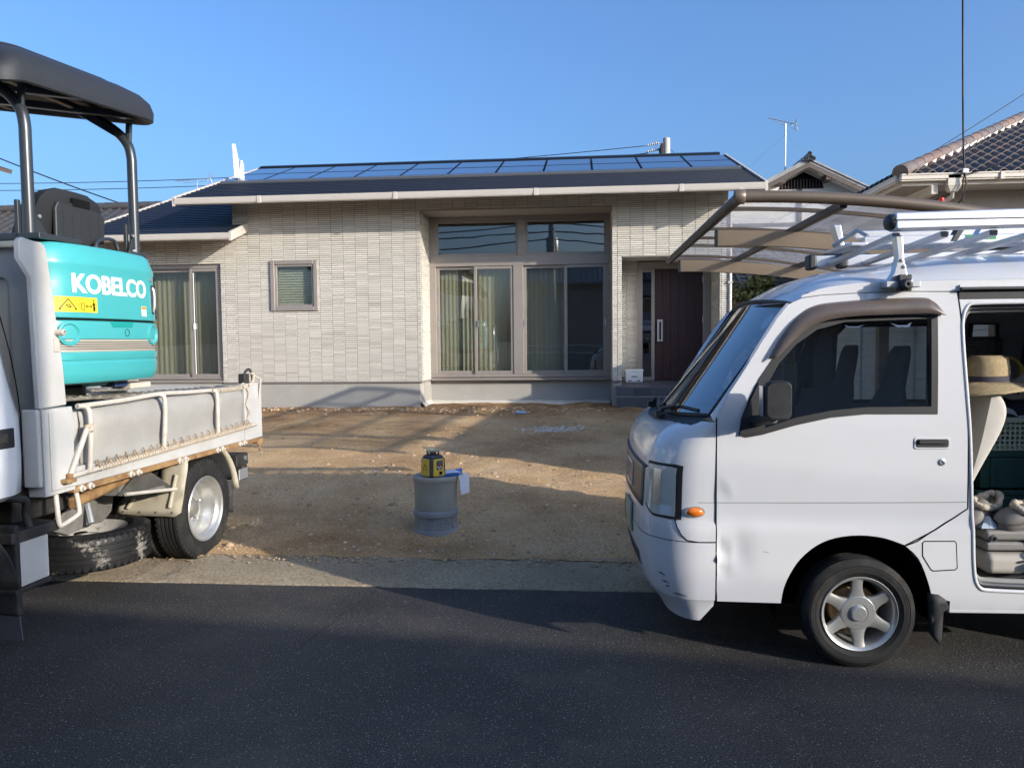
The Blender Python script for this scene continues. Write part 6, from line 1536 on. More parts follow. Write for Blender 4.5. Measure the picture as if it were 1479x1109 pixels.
# seams, marker lamp, crease
def seam(pts, r=.0028, m=None, name='panel_line', fn=SP):
    b = MB(); b.tube([fn(s, z) for s, z in pts], r, 6); return b.build(name, m or M_dark, van)
seam([(-.713,1.239),(-.7135,1.0),(-.714,.718),(-.712,.5),(-.709,.331)], .0035)
seam(spline([(-.714,.627),(-.80,.627),(-.835,.630)], 4)+[NF(.66,.03)[::2],NF(.70,.06)[::2],NF(.735,.08)[::2]][:0], .003)
b = MB(); b.tube([SP(-.716,.627),SP(-.80,.627),NF(.635,.006),NF(.66,.014),NF(.70,.022),NF(.735,.028)], .003, 6); b.build('panel_line', M_dark, van)
seam([(-.80,.8215),(-.714,.8215)], .002, M_trimg); seam([(-.708,.8215),(-.3,.8225),(.2,.826),(.468,.829)], .002, M_trimg)  # grey strips paint the shade line of the crease; the body has no groove
seam([(.185,.6175),(.240,.640),(.293,.679),(.404,.747),(.475,.798)], .0032); seam([(.476,.80),(.469,1.245),(.456,1.509),(.444,1.74),(.434,1.836)], .003)
seam([(-.30,1.815),(-.20,1.8285),(0,1.8365),(.20,1.8405),(.431,1.836)], .0025, M_trimg)
seam([(.80,.304),(.815,.33),(.81,.365),(.79,.388)], .003)
b = MB(); b.lathe([(0,-.012),(.030,-.012),(.043,-.003),(.041,.004),(.030,.012),(.012,.016),(0,.017)], 24, (0,0,0), 'y'); o = b.build('marker_lamp', M_amber, van, smooth=60); o.location = SP(-.815,.775); o.scale = (1, 1, .56); o.rotation_euler = (0, radians(4), 0)
b = MB(); b.lathe([(.0,-.002),(.048,-.002),(.048,.003),(.041,.004)], 24, (0,0,0), 'y'); o = b.build('marker_bezel', M_trimg, van, smooth=40); o.location = SP(-.815,.775); o.scale = (1, 1, .58)
# scrapes at the bumper corner
for (s0, z0, s1, z1) in ((-.985,.45,-.955,.44),(-.975,.41,-.94,.405),(-.96,.385,-.94,.388),(-.93,.36,-.86,.352)):
    b = MB(); ya = RC*(1-sqrt(max(0,1-((s0+.80)/-.245)**2))) if s0 < -.80 else 0; yb = RC*(1-sqrt(max(0,1-((s1+.80)/-.245)**2)))
    b.tube([NF(z0, ya, .0005), NF((z0+z1)/2+.004, (ya+yb)/2, .0005), NF(z1, yb, .0005)], [.001,.004,.001], 5); b.build('scrape', M_seal, van)
b = MB(); b.tube([SP(-.49,.585),SP(-.462,.578)], [.0012,.002], 5); b.build('scrape', M_trimg, van)
# A pillar and windscreen
def WS(y, t, out=0.0):
    k = 1-((y-VW/2)/(VW/2-.06))**2
    s = lerp(-.718,-.340,t)-lerp(.165,.055,t)*k; z = lerp(1.243,1.786,t)+lerp(-.030,.038,t)*k
    return (s-out*.8, y, z+out*.6)
ap_ = spline([(a, c, 0) for a, c in [(-.7165,1.215)]+APIL[:6]], 4)
for far in (0, 1):
    b = MB(); P = []
    for i in range(len(ap_)):
        s, z = ap_[i][:2]
        y0 = ye(z); w = WS(.085, min(1, max(0,(z-1.243)/.543)))
        row = [(s, y0, z), (s-.010, y0+.008, z+.004), (lerp(s,w[0],.75)-.006, lerp(y0,.085,.55), lerp(z,w[2],.8)+.006), w]
        P.append([(x, VW-y if far else y, zz) for x, y, zz in row])
    b.grid(P); b.build('a_pillar', M_van, van, smooth=70)
b = MB(); P = [[WS(lerp(.085, VW-.085, j/20), i/12, -.003) for j in range(21)] for i in range(13)]; b.grid(P); ws = b.build('windscreen', M_wsglass, van, smooth=80)
loop = [WS(.085, i/12, .002) for i in range(13)]+[WS(lerp(.085, VW-.085, j/20), 1, .002) for j in range(1, 21)]+[WS(VW-.085, 1-i/12, .002) for i in range(1, 13)]+[WS(lerp(VW-.085, .085, j/20), 0, .002) for j in range(1, 20)]
b = MB(); b.tube(loop, .011, 8, closed=True); b.build('windscreen_seal', M_seal, ws, smooth=60)
b = MB(); b.tube([WS(VW-.075, i/8, .012) for i in range(9)], .006, 6); b.build('pillar_trim', M_alu, ws)
b = MB(); P = []
for y in [lerp(.07, VW-.07, j/16) for j in range(17)]:
    a = WS(y, 0, .0); P.append([(a[0]-.002, y, a[2]-.004), (a[0]-.07, y, a[2]-.03), NF(1.19, y, -.002)])
b.grid(P); b.build('cowl', M_seal, van, smooth=50)
for y0, y1, dx in ((.16,.50,0),(.70,1.10,0)):
    p0 = WS(y0, .02, .02); p1 = WS(y1, .015, .03)
    b = MB(); b.tube([p0, WS((y0+y1)/2, .035, .035), p1], .010, 6); b.tube([(p1[0]-.03, y1+.02, p1[2]-.045), (p1[0]-.03, y1-.02, p1[2]), WS((y0+y1)/2, .03, .05)], .012, 6); b.box(p1[0]-.07, p1[0]-.02, y1-.03, y1+.03, p1[2]-.05, p1[2]-.015); b.build('wiper', M_seal, van, smooth=50)
# sticker and dash things behind the screen
b = MB(); P = []
for i in range(17): a = 2*pi*i/16; P.append(WS(.20+.055*cos(a), .84+.075*sin(a), -.006))
b.add([WS(.20,.84,-.006)]+P[:-1], [(0,1+i,1+(i+1) % 16) for i in range(16)]); stk = b.build('round_sticker', pm('sticker_pale', (.45,.50,.58), rough=.5), ws)
b = MB(); P = []
for rr in (.045,.058): P.append([WS(.20+rr*cos(a)*.9, .84+.075*rr/.055*sin(a), -.004) for a in [2*pi*i/24 for i in range(25)]])
b.grid(P); b.build('sticker_ring', pm('sticker_red', (.45,.16,.14), rough=.5), stk)
# window: black frame, glass, quarter patch, smoke visor
vpanel('window_frame', FRAME, [GLASS], M_seal, .03, .003, door, 60, .012)
b = MB(); b.panel(GLASS, [], lambda u, v: SP(u, v, -.006-.055*(v-1.18)), .06); wg = b.build('side_window', M_vglass, door, smooth=80)
vpanel('mirror_patch', [(-.604,1.150),(-.594,1.235),(-.513,1.405),(-.497,1.168)], [], M_seal, .05, .012, door, 60, .008)
vo = [(-.466,1.522),(-.394,1.640),(-.310,1.735),(-.227,1.780),(-.095,1.796),(.068,1.806),(.262,1.810),(.312,1.796),(.343,1.760),(.361,1.726)]
vi = [(-.432,1.526),(-.358,1.602),(-.292,1.660),(-.210,1.699),(-.097,1.720),(.066,1.728),(.262,1.732),(.30,1.731),(.335,1.729),(.361,1.724)]
A_, B_ = spline([(p[0], p[1], 0) for p in vo], 4), spline([(p[0], p[1], 0) for p in vi], 4)
b = MB(); P = []
for p, q in zip(A_, B_): P.append([SP(p[0],p[1],.004), SP(lerp(p[0],q[0],.12),lerp(p[1],q[1],.12),.024), SP(lerp(p[0],q[0],.55),lerp(p[1],q[1],.55),.034), SP(q[0],q[1],.038)])
b.grid(P); b.build('rain_visor', M_visor, door, smooth=70, solid=.003)
# mirror
b = MB(); P = []
for (x, sc_, dz) in ((-.006,.80,0),(0,.93,0),(.012,1.0,0),(.05,1.0,0),(.075,.95,0),(.09,.80,0),(.094,.4,0)):
    P.append([(-.468-.035+x*.9+.006*cos(a), -.155+.062*sc_*cos(a), 1.330+.098*sc_*(abs(sin(a))**.75)*(1 if sin(a) > 0 else -1)) for a in [2*pi*i/24 for i in range(25)]])
mb_ = MB()
def mirr(u, v, w_): return (-.468+u, -.19+w_, 1.333+v)
prof = [(.000,.90),(.012,1.0),(.05,1.0),(.08,.96),(.10,.86),(.108,.6)]
rows = []
for (w_, k) in prof: rows.append([mirr(u*k, v*k, w_) for u, v in rrect(-.058,.060,-.090,.092,.034,6)])
rows = [r+[r[0]] for r in rows]; mb_.grid(rows); mb_.add(rows[0][:-1], [tuple(range(len(rows[0])-1))]); mb_.add(rows[-1][:-1], [tuple(range(len(rows[-1])-1))])
mi = mb_.build('door_mirror', M_mirror, door, smooth=50)
b = MB(); b.tube([(-.53,-.0,1.22),(-.505,-.06,1.235),(-.475,-.12,1.255)], [.030,.026,.032], 10); b.build('mirror_arm', M_seal, mi, smooth=60)
b = MB(); b.box(-.536,-.5315,-.16,-.10,1.26,1.40); b.build('mirror_glass', M_satin, mi)
# handle, lock, fuel flap, sill, splash guard, slide rail
b = MB(); b.prism(rrect(.219,.386,1.085,1.141,.012), .004, lambda u, v, w_: (u, -.004+w_, v)); b.build('handle_surround', M_van, door, bev=.003)
b = MB(); b.prism(rrect(.228,.378,1.094,1.133,.010), .003, lambda u, v, w_: (u, -.0065+w_*.5, v)); b.prism(rrect(.238,.370,1.112,1.130,.007), .014, lambda u, v, w_: (u, -.016+w_, v)); b.build('door_handle', M_seal, door, bev=.003)
b = MB(); b.lathe([(.0,-.004),(.017,-.004),(.017,.003),(.011,.005),(.011,.001),(0,.001)], 16, (.35,0,1.022), 'y'); b.build('door_lock', M_satin, door, smooth=40)
lid = [(.272,.640),(.413,.641),(.420,.632),(.427,.512),(.420,.503),(.318,.496),(.306,.502),(.266,.568),(.264,.632)]
vpanel('fuel_flap', [(lerp(.345,u,.975), lerp(.575,v,.965)) for u, v in lid], [], M_van, .03, .0015, side, 40, .004)
b = MB(); b.tube([SP(u, v, -.0005) for u, v in lid], .0032, 6, closed=True); b.build('flap_seam', M_dark, side)
b = MB(); b.box(.40,1.47,.004,.10,.285,.306); b.build('sill', M_van2, van, bev=.006)
b = MB(); b.panel([(.300,.385),(.345,.380),(.374,.360),(.392,.318),(.366,.297),(.362,.16),(.352,.135),(.312,.185)], [], lambda u, v: (u, .012+.02*max(0,(.38-v)), v), .04); b.build('splash_guard', M_rubber, van, smooth=50, solid=.03)
b = MB(); b.box(.436, 2.2, .052, .085, 1.797, 1.838); b.box(.437, 2.2, .030, .050, 1.842, 1.856); b.build('slide_rail', M_seal, van, bev=.004)
vpanel('rail_cover', [(.440,1.842),(2.2,1.858),(2.2,1.875),(.442,1.868)], [], M_van, .08, .012, van, 50, .01)
# wheels
def van_wheel(sx, near):
    sg = 1 if near else -1; yc = .083 if near else VW-.083
    t = tyre(van, 'tyre', (sx, yc, .272), .272, .165, .178, M_tyre, axis='y', grooves=3, tread=False)
    b = MB(); f = .070*sg
    b.lathe([(.182, .062*sg),(.186,.072*sg),(.182,.077*sg),(.172,.070*sg),(.164,.055*sg),(.160,.0),(.150,-.05*sg)], 40, (sx, yc, .272), 'y')
    rim = b.build('rim', M_rim, van, smooth=40)
    b = MB(); b.lathe([(.086,.036*sg),(.085,.053*sg),(.080,.058*sg),(.050,.060*sg),(.047,.056*sg),(.040,.056*sg),(.039,.068*sg),(.033,.074*sg),(0,.075*sg)], 32, (sx, yc, .272), 'y'); b.build('hub', M_rim, rim, smooth=35)
    for k in range(6):
        a = pi/2+.04+k*pi/3; b = MB(); rows = []
        for (r, w_, h) in ((.060,.052,.054),(.080,.040,.055),(.10,.031,.056),(.125,.0265,.058),(.15,.0265,.061),(.172,.030,.066)):
            c, s_ = cos(a), sin(a); q = []
            for (u, hh) in ((-w_,h-.022),(-w_*.92,h-.004),(-w_*.5,h),(w_*.5,h),(w_*.92,h-.004),(w_,h-.022)):
                q.append((sx+r*c-u*s_, yc-hh*sg, .272+r*s_+u*c))
            rows.append(q)
        b.grid(rows); b.build('spoke', M_rim, rim, smooth=50)
    for k in range(4):
        a = k*pi/2+.8; b = MB(); b.lathe([(.007,.048*sg),(.007,.056*sg),(0,.057*sg)], 6, (sx+.052*cos(a), yc, .272+.052*sin(a)), 'y'); b.build('wheel_nut', M_dark, rim)
    b = MB(); b.lathe([(0,.01*sg),(.10,.01*sg),(.118,.0),(.118,-.05*sg)], 28, (sx, yc, .272), 'y'); b.build('brake_drum', M_rust, rim, smooth=40)
    return t
van_wheel(-.018, True); van_wheel(-.018, False); van_wheel(1.87, True); van_wheel(1.87, False)
b = MB(); P = []
for i in range(20):
    a = radians(-10+200*i/19); P.append([(-.03+.385*cos(a), .03, .285+.385*sin(a)), (-.03+.36*cos(a), .36, .29+.36*sin(a))])
b.grid(P); b.add([(-.42,.36,.2),(.36,.36,.2),(.36,.36,.72),(-.42,.36,.72)], [(0,1,2,3)]); b.build('arch_liner', M_dark, van)
b = MB(); b.box(-.80,2.2,.20,VW-.12,.26,.30); b.box(-.88,-.42,.10,VW-.04,.29,.335); b.build('underbody', M_dark, van)
# interior
b = MB(); b.box(-.70,.40,.40,VW-.05,.375,.40); b.box(.401,2.24,.11,VW-.05,.375,.40); b.build('floor', M_trimg, van)
b = MB(); b.box(-.40,.40,.40,VW-.04,.401,.72); b.box(-.40,.40,.05,.40,.69,.72); b.build('seat_box', M_seal, van, bev=.02)
b = MB(); b.hexa([(-.72,.07,.95),(-.42,.07,.90),(-.42,VW-.07,.90),(-.72,VW-.07,.95)], [(-.74,.07,1.20),(-.45,.07,1.19),(-.45,VW-.07,1.19),(-.74,VW-.07,1.20)]); b.build('dashboard', pm('dash_grey', (.05,.052,.055), rough=.7), van, bev=.03)
b = MB(); b.tube([(-.38+.0*cos(a), 1.06+.17*cos(a), 1.10+.17*sin(a)) for a in [2*pi*i/24 for i in range(24)]], .014, 8, closed=True); b.tube([(-.52,1.06,1.0),(-.38,1.06,1.1)], .03, 8); b.build('steering_wheel', M_seal, van, smooth=60)
def front_seat(yc):
    b = MB(); P = []
    for (z, s0, hw, th) in ((.76,.10,.21,.12),(.95,.16,.215,.11),(1.15,.21,.21,.10),(1.28,.245,.18,.095),(1.36,.265,.105,.085),(1.46,.285,.10,.08),(1.54,.30,.095,.07),(1.575,.31,.07,.05)):
        P.append([(s0+th*.5*cos(a), yc+hw*abs(sin(a))**.7*(1 if sin(a) > 0 else -1), z) for a in [2*pi*i/20 for i in range(21)]])
    b.grid(P); b.add(P[-1][:-1], [tuple(range(20))]); b.build('front_seat', M_cloth, van, smooth=60)
    b = MB(); b.box(-.38,.14,yc-.22,yc+.22,.721,.84); b.build('seat_cushion', M_cloth, van, bev=.05, segs=3)
front_seat(.36); front_seat(1.06)
b = MB(); P = []
for (z, s0, s1) in ((.88,.60,.625),(.95,.61,.66),(1.05,.64,.715),(1.15,.66,.768),(1.23,.675,.790),(1.28,.685,.780),(1.32,.69,.755),(1.335,.70,.735)):
    P.append([(s0,.22,z),(s1-.02,.215,z),(s1,.24,z),(s1,.62,z),(s1-.02,.645,z),(s0,.64,z)])
P = [r+[r[0]] for r in P]; b.grid(P); b.add(P[-1][:-1], [(0,1,2,3,4,5)]); b.build('folded_seat_back', M_palegrey, van, smooth=70, sub=2)
FW = [[(-.44,1.22),(.08,1.20),(.10,1.66),(.06,1.70),(-.12,1.70),(-.30,1.52)], [(.34,1.20),(.98,1.20),(.98,1.70),(.40,1.70),(.34,1.64)], [(1.18,1.20),(1.40,1.20),(1.36,1.70),(1.20,1.70)], [(1.52,1.2),(2.1,1.2),(2.05,1.7),(1.56,1.7)]]
b = MB(); b.panel([(-.713,.33),(2.25,.33),(2.28,1.0),(2.22,1.85),(-.25,1.82),(-.362,1.784),(-.494,1.60),(-.646,1.363),(-.713,1.239)], FW, lambda u, v: (u, VW-ye(v)*1.0, v), .08); o = b.build('far_side', pm('van_inner', (.34,.35,.37), rough=.6), van, smooth=50)
for k, w in enumerate(FW):
    b = MB(); b.panel(w, [], lambda u, v: (u, VW-ye(v)-.01, v), .2); b.build('far_window', M_vglass, van, smooth=80)
    b = MB(); b.tube([(u, VW-ye(v)-.012, v) for u, v in w], .014, 6, closed=True); b.build('window_rubber', M_seal, van)
b = MB(); b.box(2.24,2.29,.04,VW-.04,.34,1.86); b.build('tail_door', M_van, van, bev=.03)
b = MB(); b.box(-.25,2.2,.10,VW-.10,1.83,1.845); b.build('headlining', pm('headlining', (.20,.19,.17), rough=.9), van)
b = MB(); b.tube([(.20,VW-.10,1.75),(.14,VW-.14,1.45),(.02,VW-.20,1.18),(.0,VW-.22,.85)], .022, 6); b.box(.06,.16,VW-.17,VW-.10,1.30,1.46); b.tube([(.12,VW-.13,1.50),(.20,VW-.12,1.70)], .04, 6); b.build('seat_belt', M_seal, van, smooth=50)
b = MB(); b.box(-.12,.06,.95,1.15,1.62,1.69); b.tube([(-.26,.74,1.80),(-.24,.74,1.70)], .01, 6); b.box(-.27,-.25,.62,.86,1.64,1.71); b.build('inner_mirror', M_seal, van, bev=.015)
# rolled white flange and black seal round the sliding door opening
fl_ = [(u, v) for u, v in OPEN]
def chaikin(l, n):
    for _ in range(n):
        o_ = []
        for p, q in zip(l, l[1:]+l[:1]): o_ += [(p[0]*.75+q[0]*.25, p[1]*.75+q[1]*.25), (p[0]*.25+q[0]*.75, p[1]*.25+q[1]*.75)]
        l = o_
    return l
sm_ = [(u, v, 0) for u, v in chaikin(fl_, 2)]
b = MB(); b.tube([SP(u, v, -.004) for u, v, _ in sm_], .010, 8, closed=True); b.build('door_flange', M_van, van, smooth=60)
ctr = (.86, 1.08)
b = MB(); b.tube([(lerp(u, ctr[0], .030), ye(v)+.034, lerp(v, ctr[1], .024)) for u, v, _ in sm_], .013, 8, closed=True); b.build('door_seal', pm('seal_grey', (.06,.062,.07), rough=.55), van, smooth=60)
b = MB(); b.tube([(lerp(u, ctr[0], .052), ye(v)+.060, lerp(v, ctr[1], .042)) for u, v, _ in sm_], .016, 8, closed=True); b.build('inner_flange', M_trimg, van, smooth=60)
b = MB(); b.box(.42,.455,.10,.34,.402,1.76); b.build('b_pillar', M_trimg, van, bev=.01)
vpanel('sliding_door', [(1.30,.40),(2.05,.40),(2.08,.60),(2.10,1.0),(2.08,1.78),(1.30,1.78)], [[(1.42,1.22),(2.0,1.22),(1.98,1.70),(1.42,1.70)]], M_van, .08, .06, van, 50, .03)
b = MB(); b.panel([(1.42,1.22),(2.0,1.22),(1.98,1.70),(1.42,1.70)], [], lambda u, v: SP(u, v, .05), .2); b.build('sliding_window', M_vglass, van, smooth=80)
b = MB(); b.box(.50,1.24,.10,.13,.406,.416); b.build('step_strip', M_alu, van)
b = MB(); b.box(.47,.49,.055,.075,1.14,1.20); b.box(.475,.49,.055,.07,1.09,1.11); b.build('door_striker', M_satin, van, bev=.003)

# ------------------------------------------------------------------ roof rack and ladder on the van
vm = Matrix.Translation((1.365, 3.815, 0)) @ Matrix.Rotation(radians(1.5), 4, 'Z')
def on_van(name, label, cat, loc, group=None, tilt=0):
    p = vm @ Vector(loc); t = thing(name, label, cat, p, radians(1.5), group); t['o'] = list(loc); return t
def vb(mb, t, name, m, parent=None, **k):
    """build a piece given in van coordinates as a child of thing t"""
    L_ = t['o']; mb.v = [(x-L_[0], y-L_[1], z-L_[2]) for x, y, z in mb.v]
    return mb.build(name, m, parent or t, **k)
rack = on_van('roof_rack', 'aluminium roof rack with a broad side rail clamped to the white van roof', 'roof rack', (.14, .06, 1.88))
b = MB(); b.hexa([(.10,-.045,2.122),(2.2,-.045,2.150),(2.2,.055,2.150),(.10,.055,2.122)], [(.10,-.030,2.205),(2.2,-.030,2.233),(2.2,.045,2.233),(.10,.045,2.205)]); vb(b, rack, 'side_rail', M_alu, bev=.010)
b = MB(); b.box(.10, 2.2, -.0465, -.040, 2.168, 2.174); vb(b, rack, 'rail_groove', M_galv)
b = MB(); P = []
for (x, k) in ((.10,1.0),(.088,1.0),(.078,.88),(.072,.68),(.069,.35)): P.append([(x, .005+.046*k*cos(a), 2.155+.040*k*sin(a)) for a in [2*pi*i/16 for i in range(17)]])
P = [[(x, .005+(y-.005), 2.162+(z-2.155)) for x, y, z in r] for r in P]
b.grid(P); b.add(P[-1][:-1], [tuple(range(16))]); vb(b, rack, 'rail_cap', M_blackp, smooth=60)
b = MB(); b.hexa([(.17,1.33,2.075),(2.2,1.33,2.105),(2.2,1.42,2.105),(.17,1.42,2.075)], [(.17,1.33,2.15),(2.2,1.33,2.18),(2.2,1.42,2.18),(.17,1.42,2.15)]); vb(b, rack, 'side_rail', M_alu, bev=.01)
for x, y in ((.13,1.375),(.30,1.30)): b = MB(); b.box(x, x+.055, y-.055, y+.05, 2.06, 2.16); vb(b, rack, 'rail_cap', M_blackp, bev=.018)
for k in range(8):
    x = .135+.225*k; b = MB(); z0 = 2.105+.003*k
    b.bar((x, .04, z0), (x+.13, 1.36, z0-.012), .042, .030); vb(b, rack, 'cross_bar', M_alu, bev=.008)
def rack_leg(x):
    b = MB(); pts = [(x-.028,2.10),(x+.012,2.105),(x+.020,1.99),(x+.035,1.92),(x+.075,1.875),(x-.062,1.877),(x-.030,1.93),(x-.015,2.0)]
    b.prism(pts, .045, lambda u, v, w_: (u, .0+.055*max(0,(2.1-v)/.23)*0-.0+w_+.01, v)); lg = vb(b, rack, 'rack_leg', M_alu, bev=.008)
    b = MB(); b.box(x-.072, x+.086, -.012, .07, 1.856, 1.885); vb(b, rack, 'leg_foot', M_galv, bev=.004)
    b = MB(); b.box(x-.018, x+.040, -.026, .008, 1.838, 1.915); b.lathe([(0,-.03),(.026,-.03),(.028,.006),(.018,.018),(.006,.018),(.006,.006),(0,.006)], 14, (x+.012, -.032, 1.868), 'y'); vb(b, rack, 'leg_clamp', M_blackp, bev=.004)
    for z in (1.985,1.955):
        b = MB(); b.lathe([(0,0),(.009,0),(.007,.006),(0,.007)], 10, (x+.006+.012*(z < 1.96), .009, z), 'y'); vb(b, rack, 'leg_bolt', M_galv)
rack_leg(.145); rack_leg(1.75)
lad = on_van('ladder', 'aluminium ladder lying on the roof rack behind the broad rail', 'ladder', (.2, .9, 2.13))
for y, z, x0 in ((.62,2.150,.20),(.98,2.165,.19),(.86,2.215,.24)):
    b = MB(); b.hexa([(x0,y-.015,z-.024),(2.3,y-.015,z-.014),(2.3,y+.015,z-.014),(x0,y+.015,z-.024)], [(x0,y-.015,z+.024),(2.3,y-.015,z+.034),(2.3,y+.015,z+.034),(x0,y+.015,z+.024)]); vb(b, lad, 'stile', M_alu, bev=.008)
for k in range(8):
    b = MB(); x = .30+.27*k; b.tube([(x,.62,2.155),(x,.98,2.17)], .016, 8); vb(b, lad, 'rung', M_alu, smooth=50)
b = MB(); b.hexa([(.155,.84,2.15),(.185,.84,2.14),(.185,.92,2.14),(.155,.92,2.15)], [(.115,.84,2.275),(.160,.84,2.275),(.160,.92,2.275),(.115,.92,2.275)]); b.box(.13,.22,.60,1.0,2.125,2.145); vb(b, lad, 'end_foot', M_alu, bev=.006)
b = MB(); b.tube([(.13,.88,2.16),(.20,.70,2.22),(.235,.64,2.18)], .012, 8); vb(b, lad, 'foot_brace', M_galv, smooth=50)
for x in (.66,.78):
    b = MB(); b.hexa([(x,.60,2.14),(x+.035,.60,2.14),(x+.035,.66,2.14),(x,.66,2.14)], [(x+.06,.60,2.25),(x+.10,.60,2.245),(x+.10,.66,2.245),(x+.06,.66,2.25)]); vb(b, lad, 'hinge_plate', M_alu if x > .7 else M_blackp, bev=.006)
b = MB(); b.prism([(.74,2.146),(.90,2.149),(.90,2.176),(.74,2.173)], .002, lambda u, v, w_: (u, .603+w_, v)); gl_ = vb(b, lad, 'maker_label', pm('label_green', (.02,.24,.07), rough=.4))
o = letters('label_lettering', 'ALINCO', M_lwhite, lad, .024, (0,0,0), (radians(90), radians(180), 0), .0006, 1.1, .0004)
o.location = (.82-.2, .6015-.9, 2.161-2.13)
# ------------------------------------------------------------------ drainage basin with the laser level and papers
M_basin = pm('basin_grey', (.26, .262, .235), (.33, .32, .275), scale=5, rough=.75, dirt=(.33, .29, .21), dscale=4, damt=.6, bump=.2, bscale=90)
M_basinb = pm('basin_blue_grey', (.18, .205, .235), (.25, .268, .285), scale=7, rough=.7, dirt=(.30, .28, .24), dscale=6, damt=.5)
M_lyel = pm('level_yellow', (.62, .42, .045), (.56, .38, .05), scale=6, rough=.45)
M_lgrey = pm('level_dark_grey', (.045, .048, .055), rough=.55)
bx0, by0 = -1.212, 6.235; bz0 = lot_z(bx0, by0)-.012
bas = thing('drainage_basin', 'grey round drainage basin standing upright on the dirt under the yellow laser level', 'basin', (bx0, by0, bz0))
b = MB(); b.lathe([(0,-.05),(.186,-.05),(.186,.026),(.183,.034),(.174,.036),(.173,.05),(.173,.135),(.176,.140)], 48); b.build('lower_ring', M_basinb, bas, smooth=40)
b = MB(); b.lathe([(.172,.138),(.184,.142),(.187,.150),(.187,.178),(.183,.188),(.176,.191),(.170,.192)], 48); b.build('collar', M_basinb, bas, smooth=40)
b = MB(); P = []
b.lathe([(.170,.188),(.1735,.20),(.176,.31),(.177,.415),(.184,.428),(.188,.438),(.188,.458),(.184,.466),(.176,.468),(.165,.464),(.05,.463),(0,.463)], 48); b.build('upper_ring', M_basin, bas, smooth=40)
def emb(fn_, n=28, r=.006, name='moulded_mark'):
    b = MB(); b.tube([fn_(i/n) for i in range(n+1)], r, 6); b.build(name, M_basinb, bas, smooth=60)
def cylp(a, z, r=.174): return (r*sin(a), -r*cos(a), z)
emb(lambda t: cylp(.55+.27*cos(2*pi*t), .088+.040*sin(2*pi*t))); emb(lambda t: cylp(.55+.14*cos(2*pi*t), .088+.020*sin(2*pi*t)))
emb(lambda t: cylp(.03+.12*cos(2*pi*t*.5+1.6), .09+.042*sin(2*pi*t*.5+1.6))); emb(lambda t: cylp(-.82+.16*t, .055+.07*sin(pi*t*.9))); emb(lambda t: cylp(-.70+.06*t, .12-.075*t)); emb(lambda t: cylp(1.15+.12*cos(2*pi*t*.5+1.6), .09+.04*sin(2*pi*t*.5+1.6)))
lv = thing('laser_level', 'yellow and dark grey rotating laser level sitting on the grey basin', 'laser level', (bx0-.012, by0-.03, bz0+.464), radians(47))
h = .077
b = MB(); b.hexa([(-h,-h,.004),(h,-h,.004),(h,h,.004),(-h,h,.004)], [(-h*.93,-h*.93,.155),(h*.93,-h*.93,.155),(h*.93,h*.93,.155),(-h*.93,h*.93,.155)]); b.hexa([(-h*.93,-h*.93,.156),(h*.93,-h*.93,.156),(h*.93,h*.93,.156),(-h*.93,h*.93,.156)], [(-h*.6,-h*.6,.182),(h*.6,-h*.6,.182),(h*.6,h*.6,.182),(-h*.6,h*.6,.182)]); b.build('body', M_lgrey, lv, bev=.014, segs=3)
for a in range(4):
    R_ = Matrix.Rotation(a*pi/2, 4, 'Z')
    b = MB(); b.prism([(-.058,.016),(-.052,.008),(.052,.008),(.058,.016),(.050,.142),(.044,.150),(-.044,.150),(-.050,.142)], .008, lambda u, v, w_: tuple(R_ @ Vector((u, -h-.001+.0045*(v/.15)-.006+w_, v)))); b.build('yellow_cover', M_lyel, lv, bev=.004)
R1 = Matrix.Rotation(0, 4, 'Z')
b = MB(); b.box(-.024,.036,-h-.0085,-h-.003,.062,.136); pn = b.build('key_panel', M_lgrey, lv, bev=.003)
for (x0, x1, z0, z1, m_) in ((-.018,.03,.110,.128,pm('display', (.10,.12,.13), rough=.2)),(-.004,.018,.093,.104,pm('red_key', (.6,.04,.03), rough=.5)),(-.018,-.008,.08,.09,M_lwhite),(.008,.018,.08,.09,M_lwhite),(-.005,.005,.068,.076,M_lwhite),(.02,.03,.068,.076,M_lwhite)):
    b = MB(); b.box(x0, x1, -h-.0105, -h-.008, z0, z1); b.build('key', m_, pn)
b = MB(); b.lathe([(0,-.004),(.012,-.004),(.013,.010),(.009,.014),(0,.014)], 14, (.012,-h-.005,.034), 'y'); b.build('battery_knob', M_dark, lv, smooth=40)
R_ = Matrix.Rotation(-pi/2, 4, 'Z')
for q in ([(-.028,.06),(.028,.06),(0,.105)],):
    for p_, q_ in zip(q, q[1:]+q[:1]):
        b = MB(); b.bar(tuple(R_ @ Vector((p_[0],-h-.004,p_[1]))), tuple(R_ @ Vector((q_[0],-h-.004,q_[1]))), .004, .004); b.build('hazard_mark', M_ink, lv)
b = MB(); b.box(*[0]*6) if False else None
for (a0, a1) in ((.4, 1.2), (1.97, 2.77), (3.54, 4.34), (5.11, 5.91)):
    b = MB(); P = []
    for z in (.176, .212): P.append([(.052*cos(lerp(a0,a1,i/6)), .052*sin(lerp(a0,a1,i/6)), z) for i in range(7)])
    b.grid(P); b.build('head_guard', M_lgrey, lv, solid=.008, smooth=40)
b = MB(); b.lathe([(.056,.205),(.058,.214),(.05,.22),(.02,.221),(0,.221)], 20); b.build('head_cap', pm('clear_cap', (.35,.33,.2), rough=.2), lv, smooth=50)
b = MB(); b.lathe([(.018,.176),(.020,.19),(.020,.203),(.012,.208),(0,.208)], 14); b.build('red_beacon', pm('beacon_red', (.65,.03,.02), rough=.3), lv, smooth=50)
b = MB(); b.tube([(-.05,.0,.182),(-.05,.0,.2),(.05,.0,.2)][:2], .006, 6); b.build('carry_stud', M_lgrey, lv)
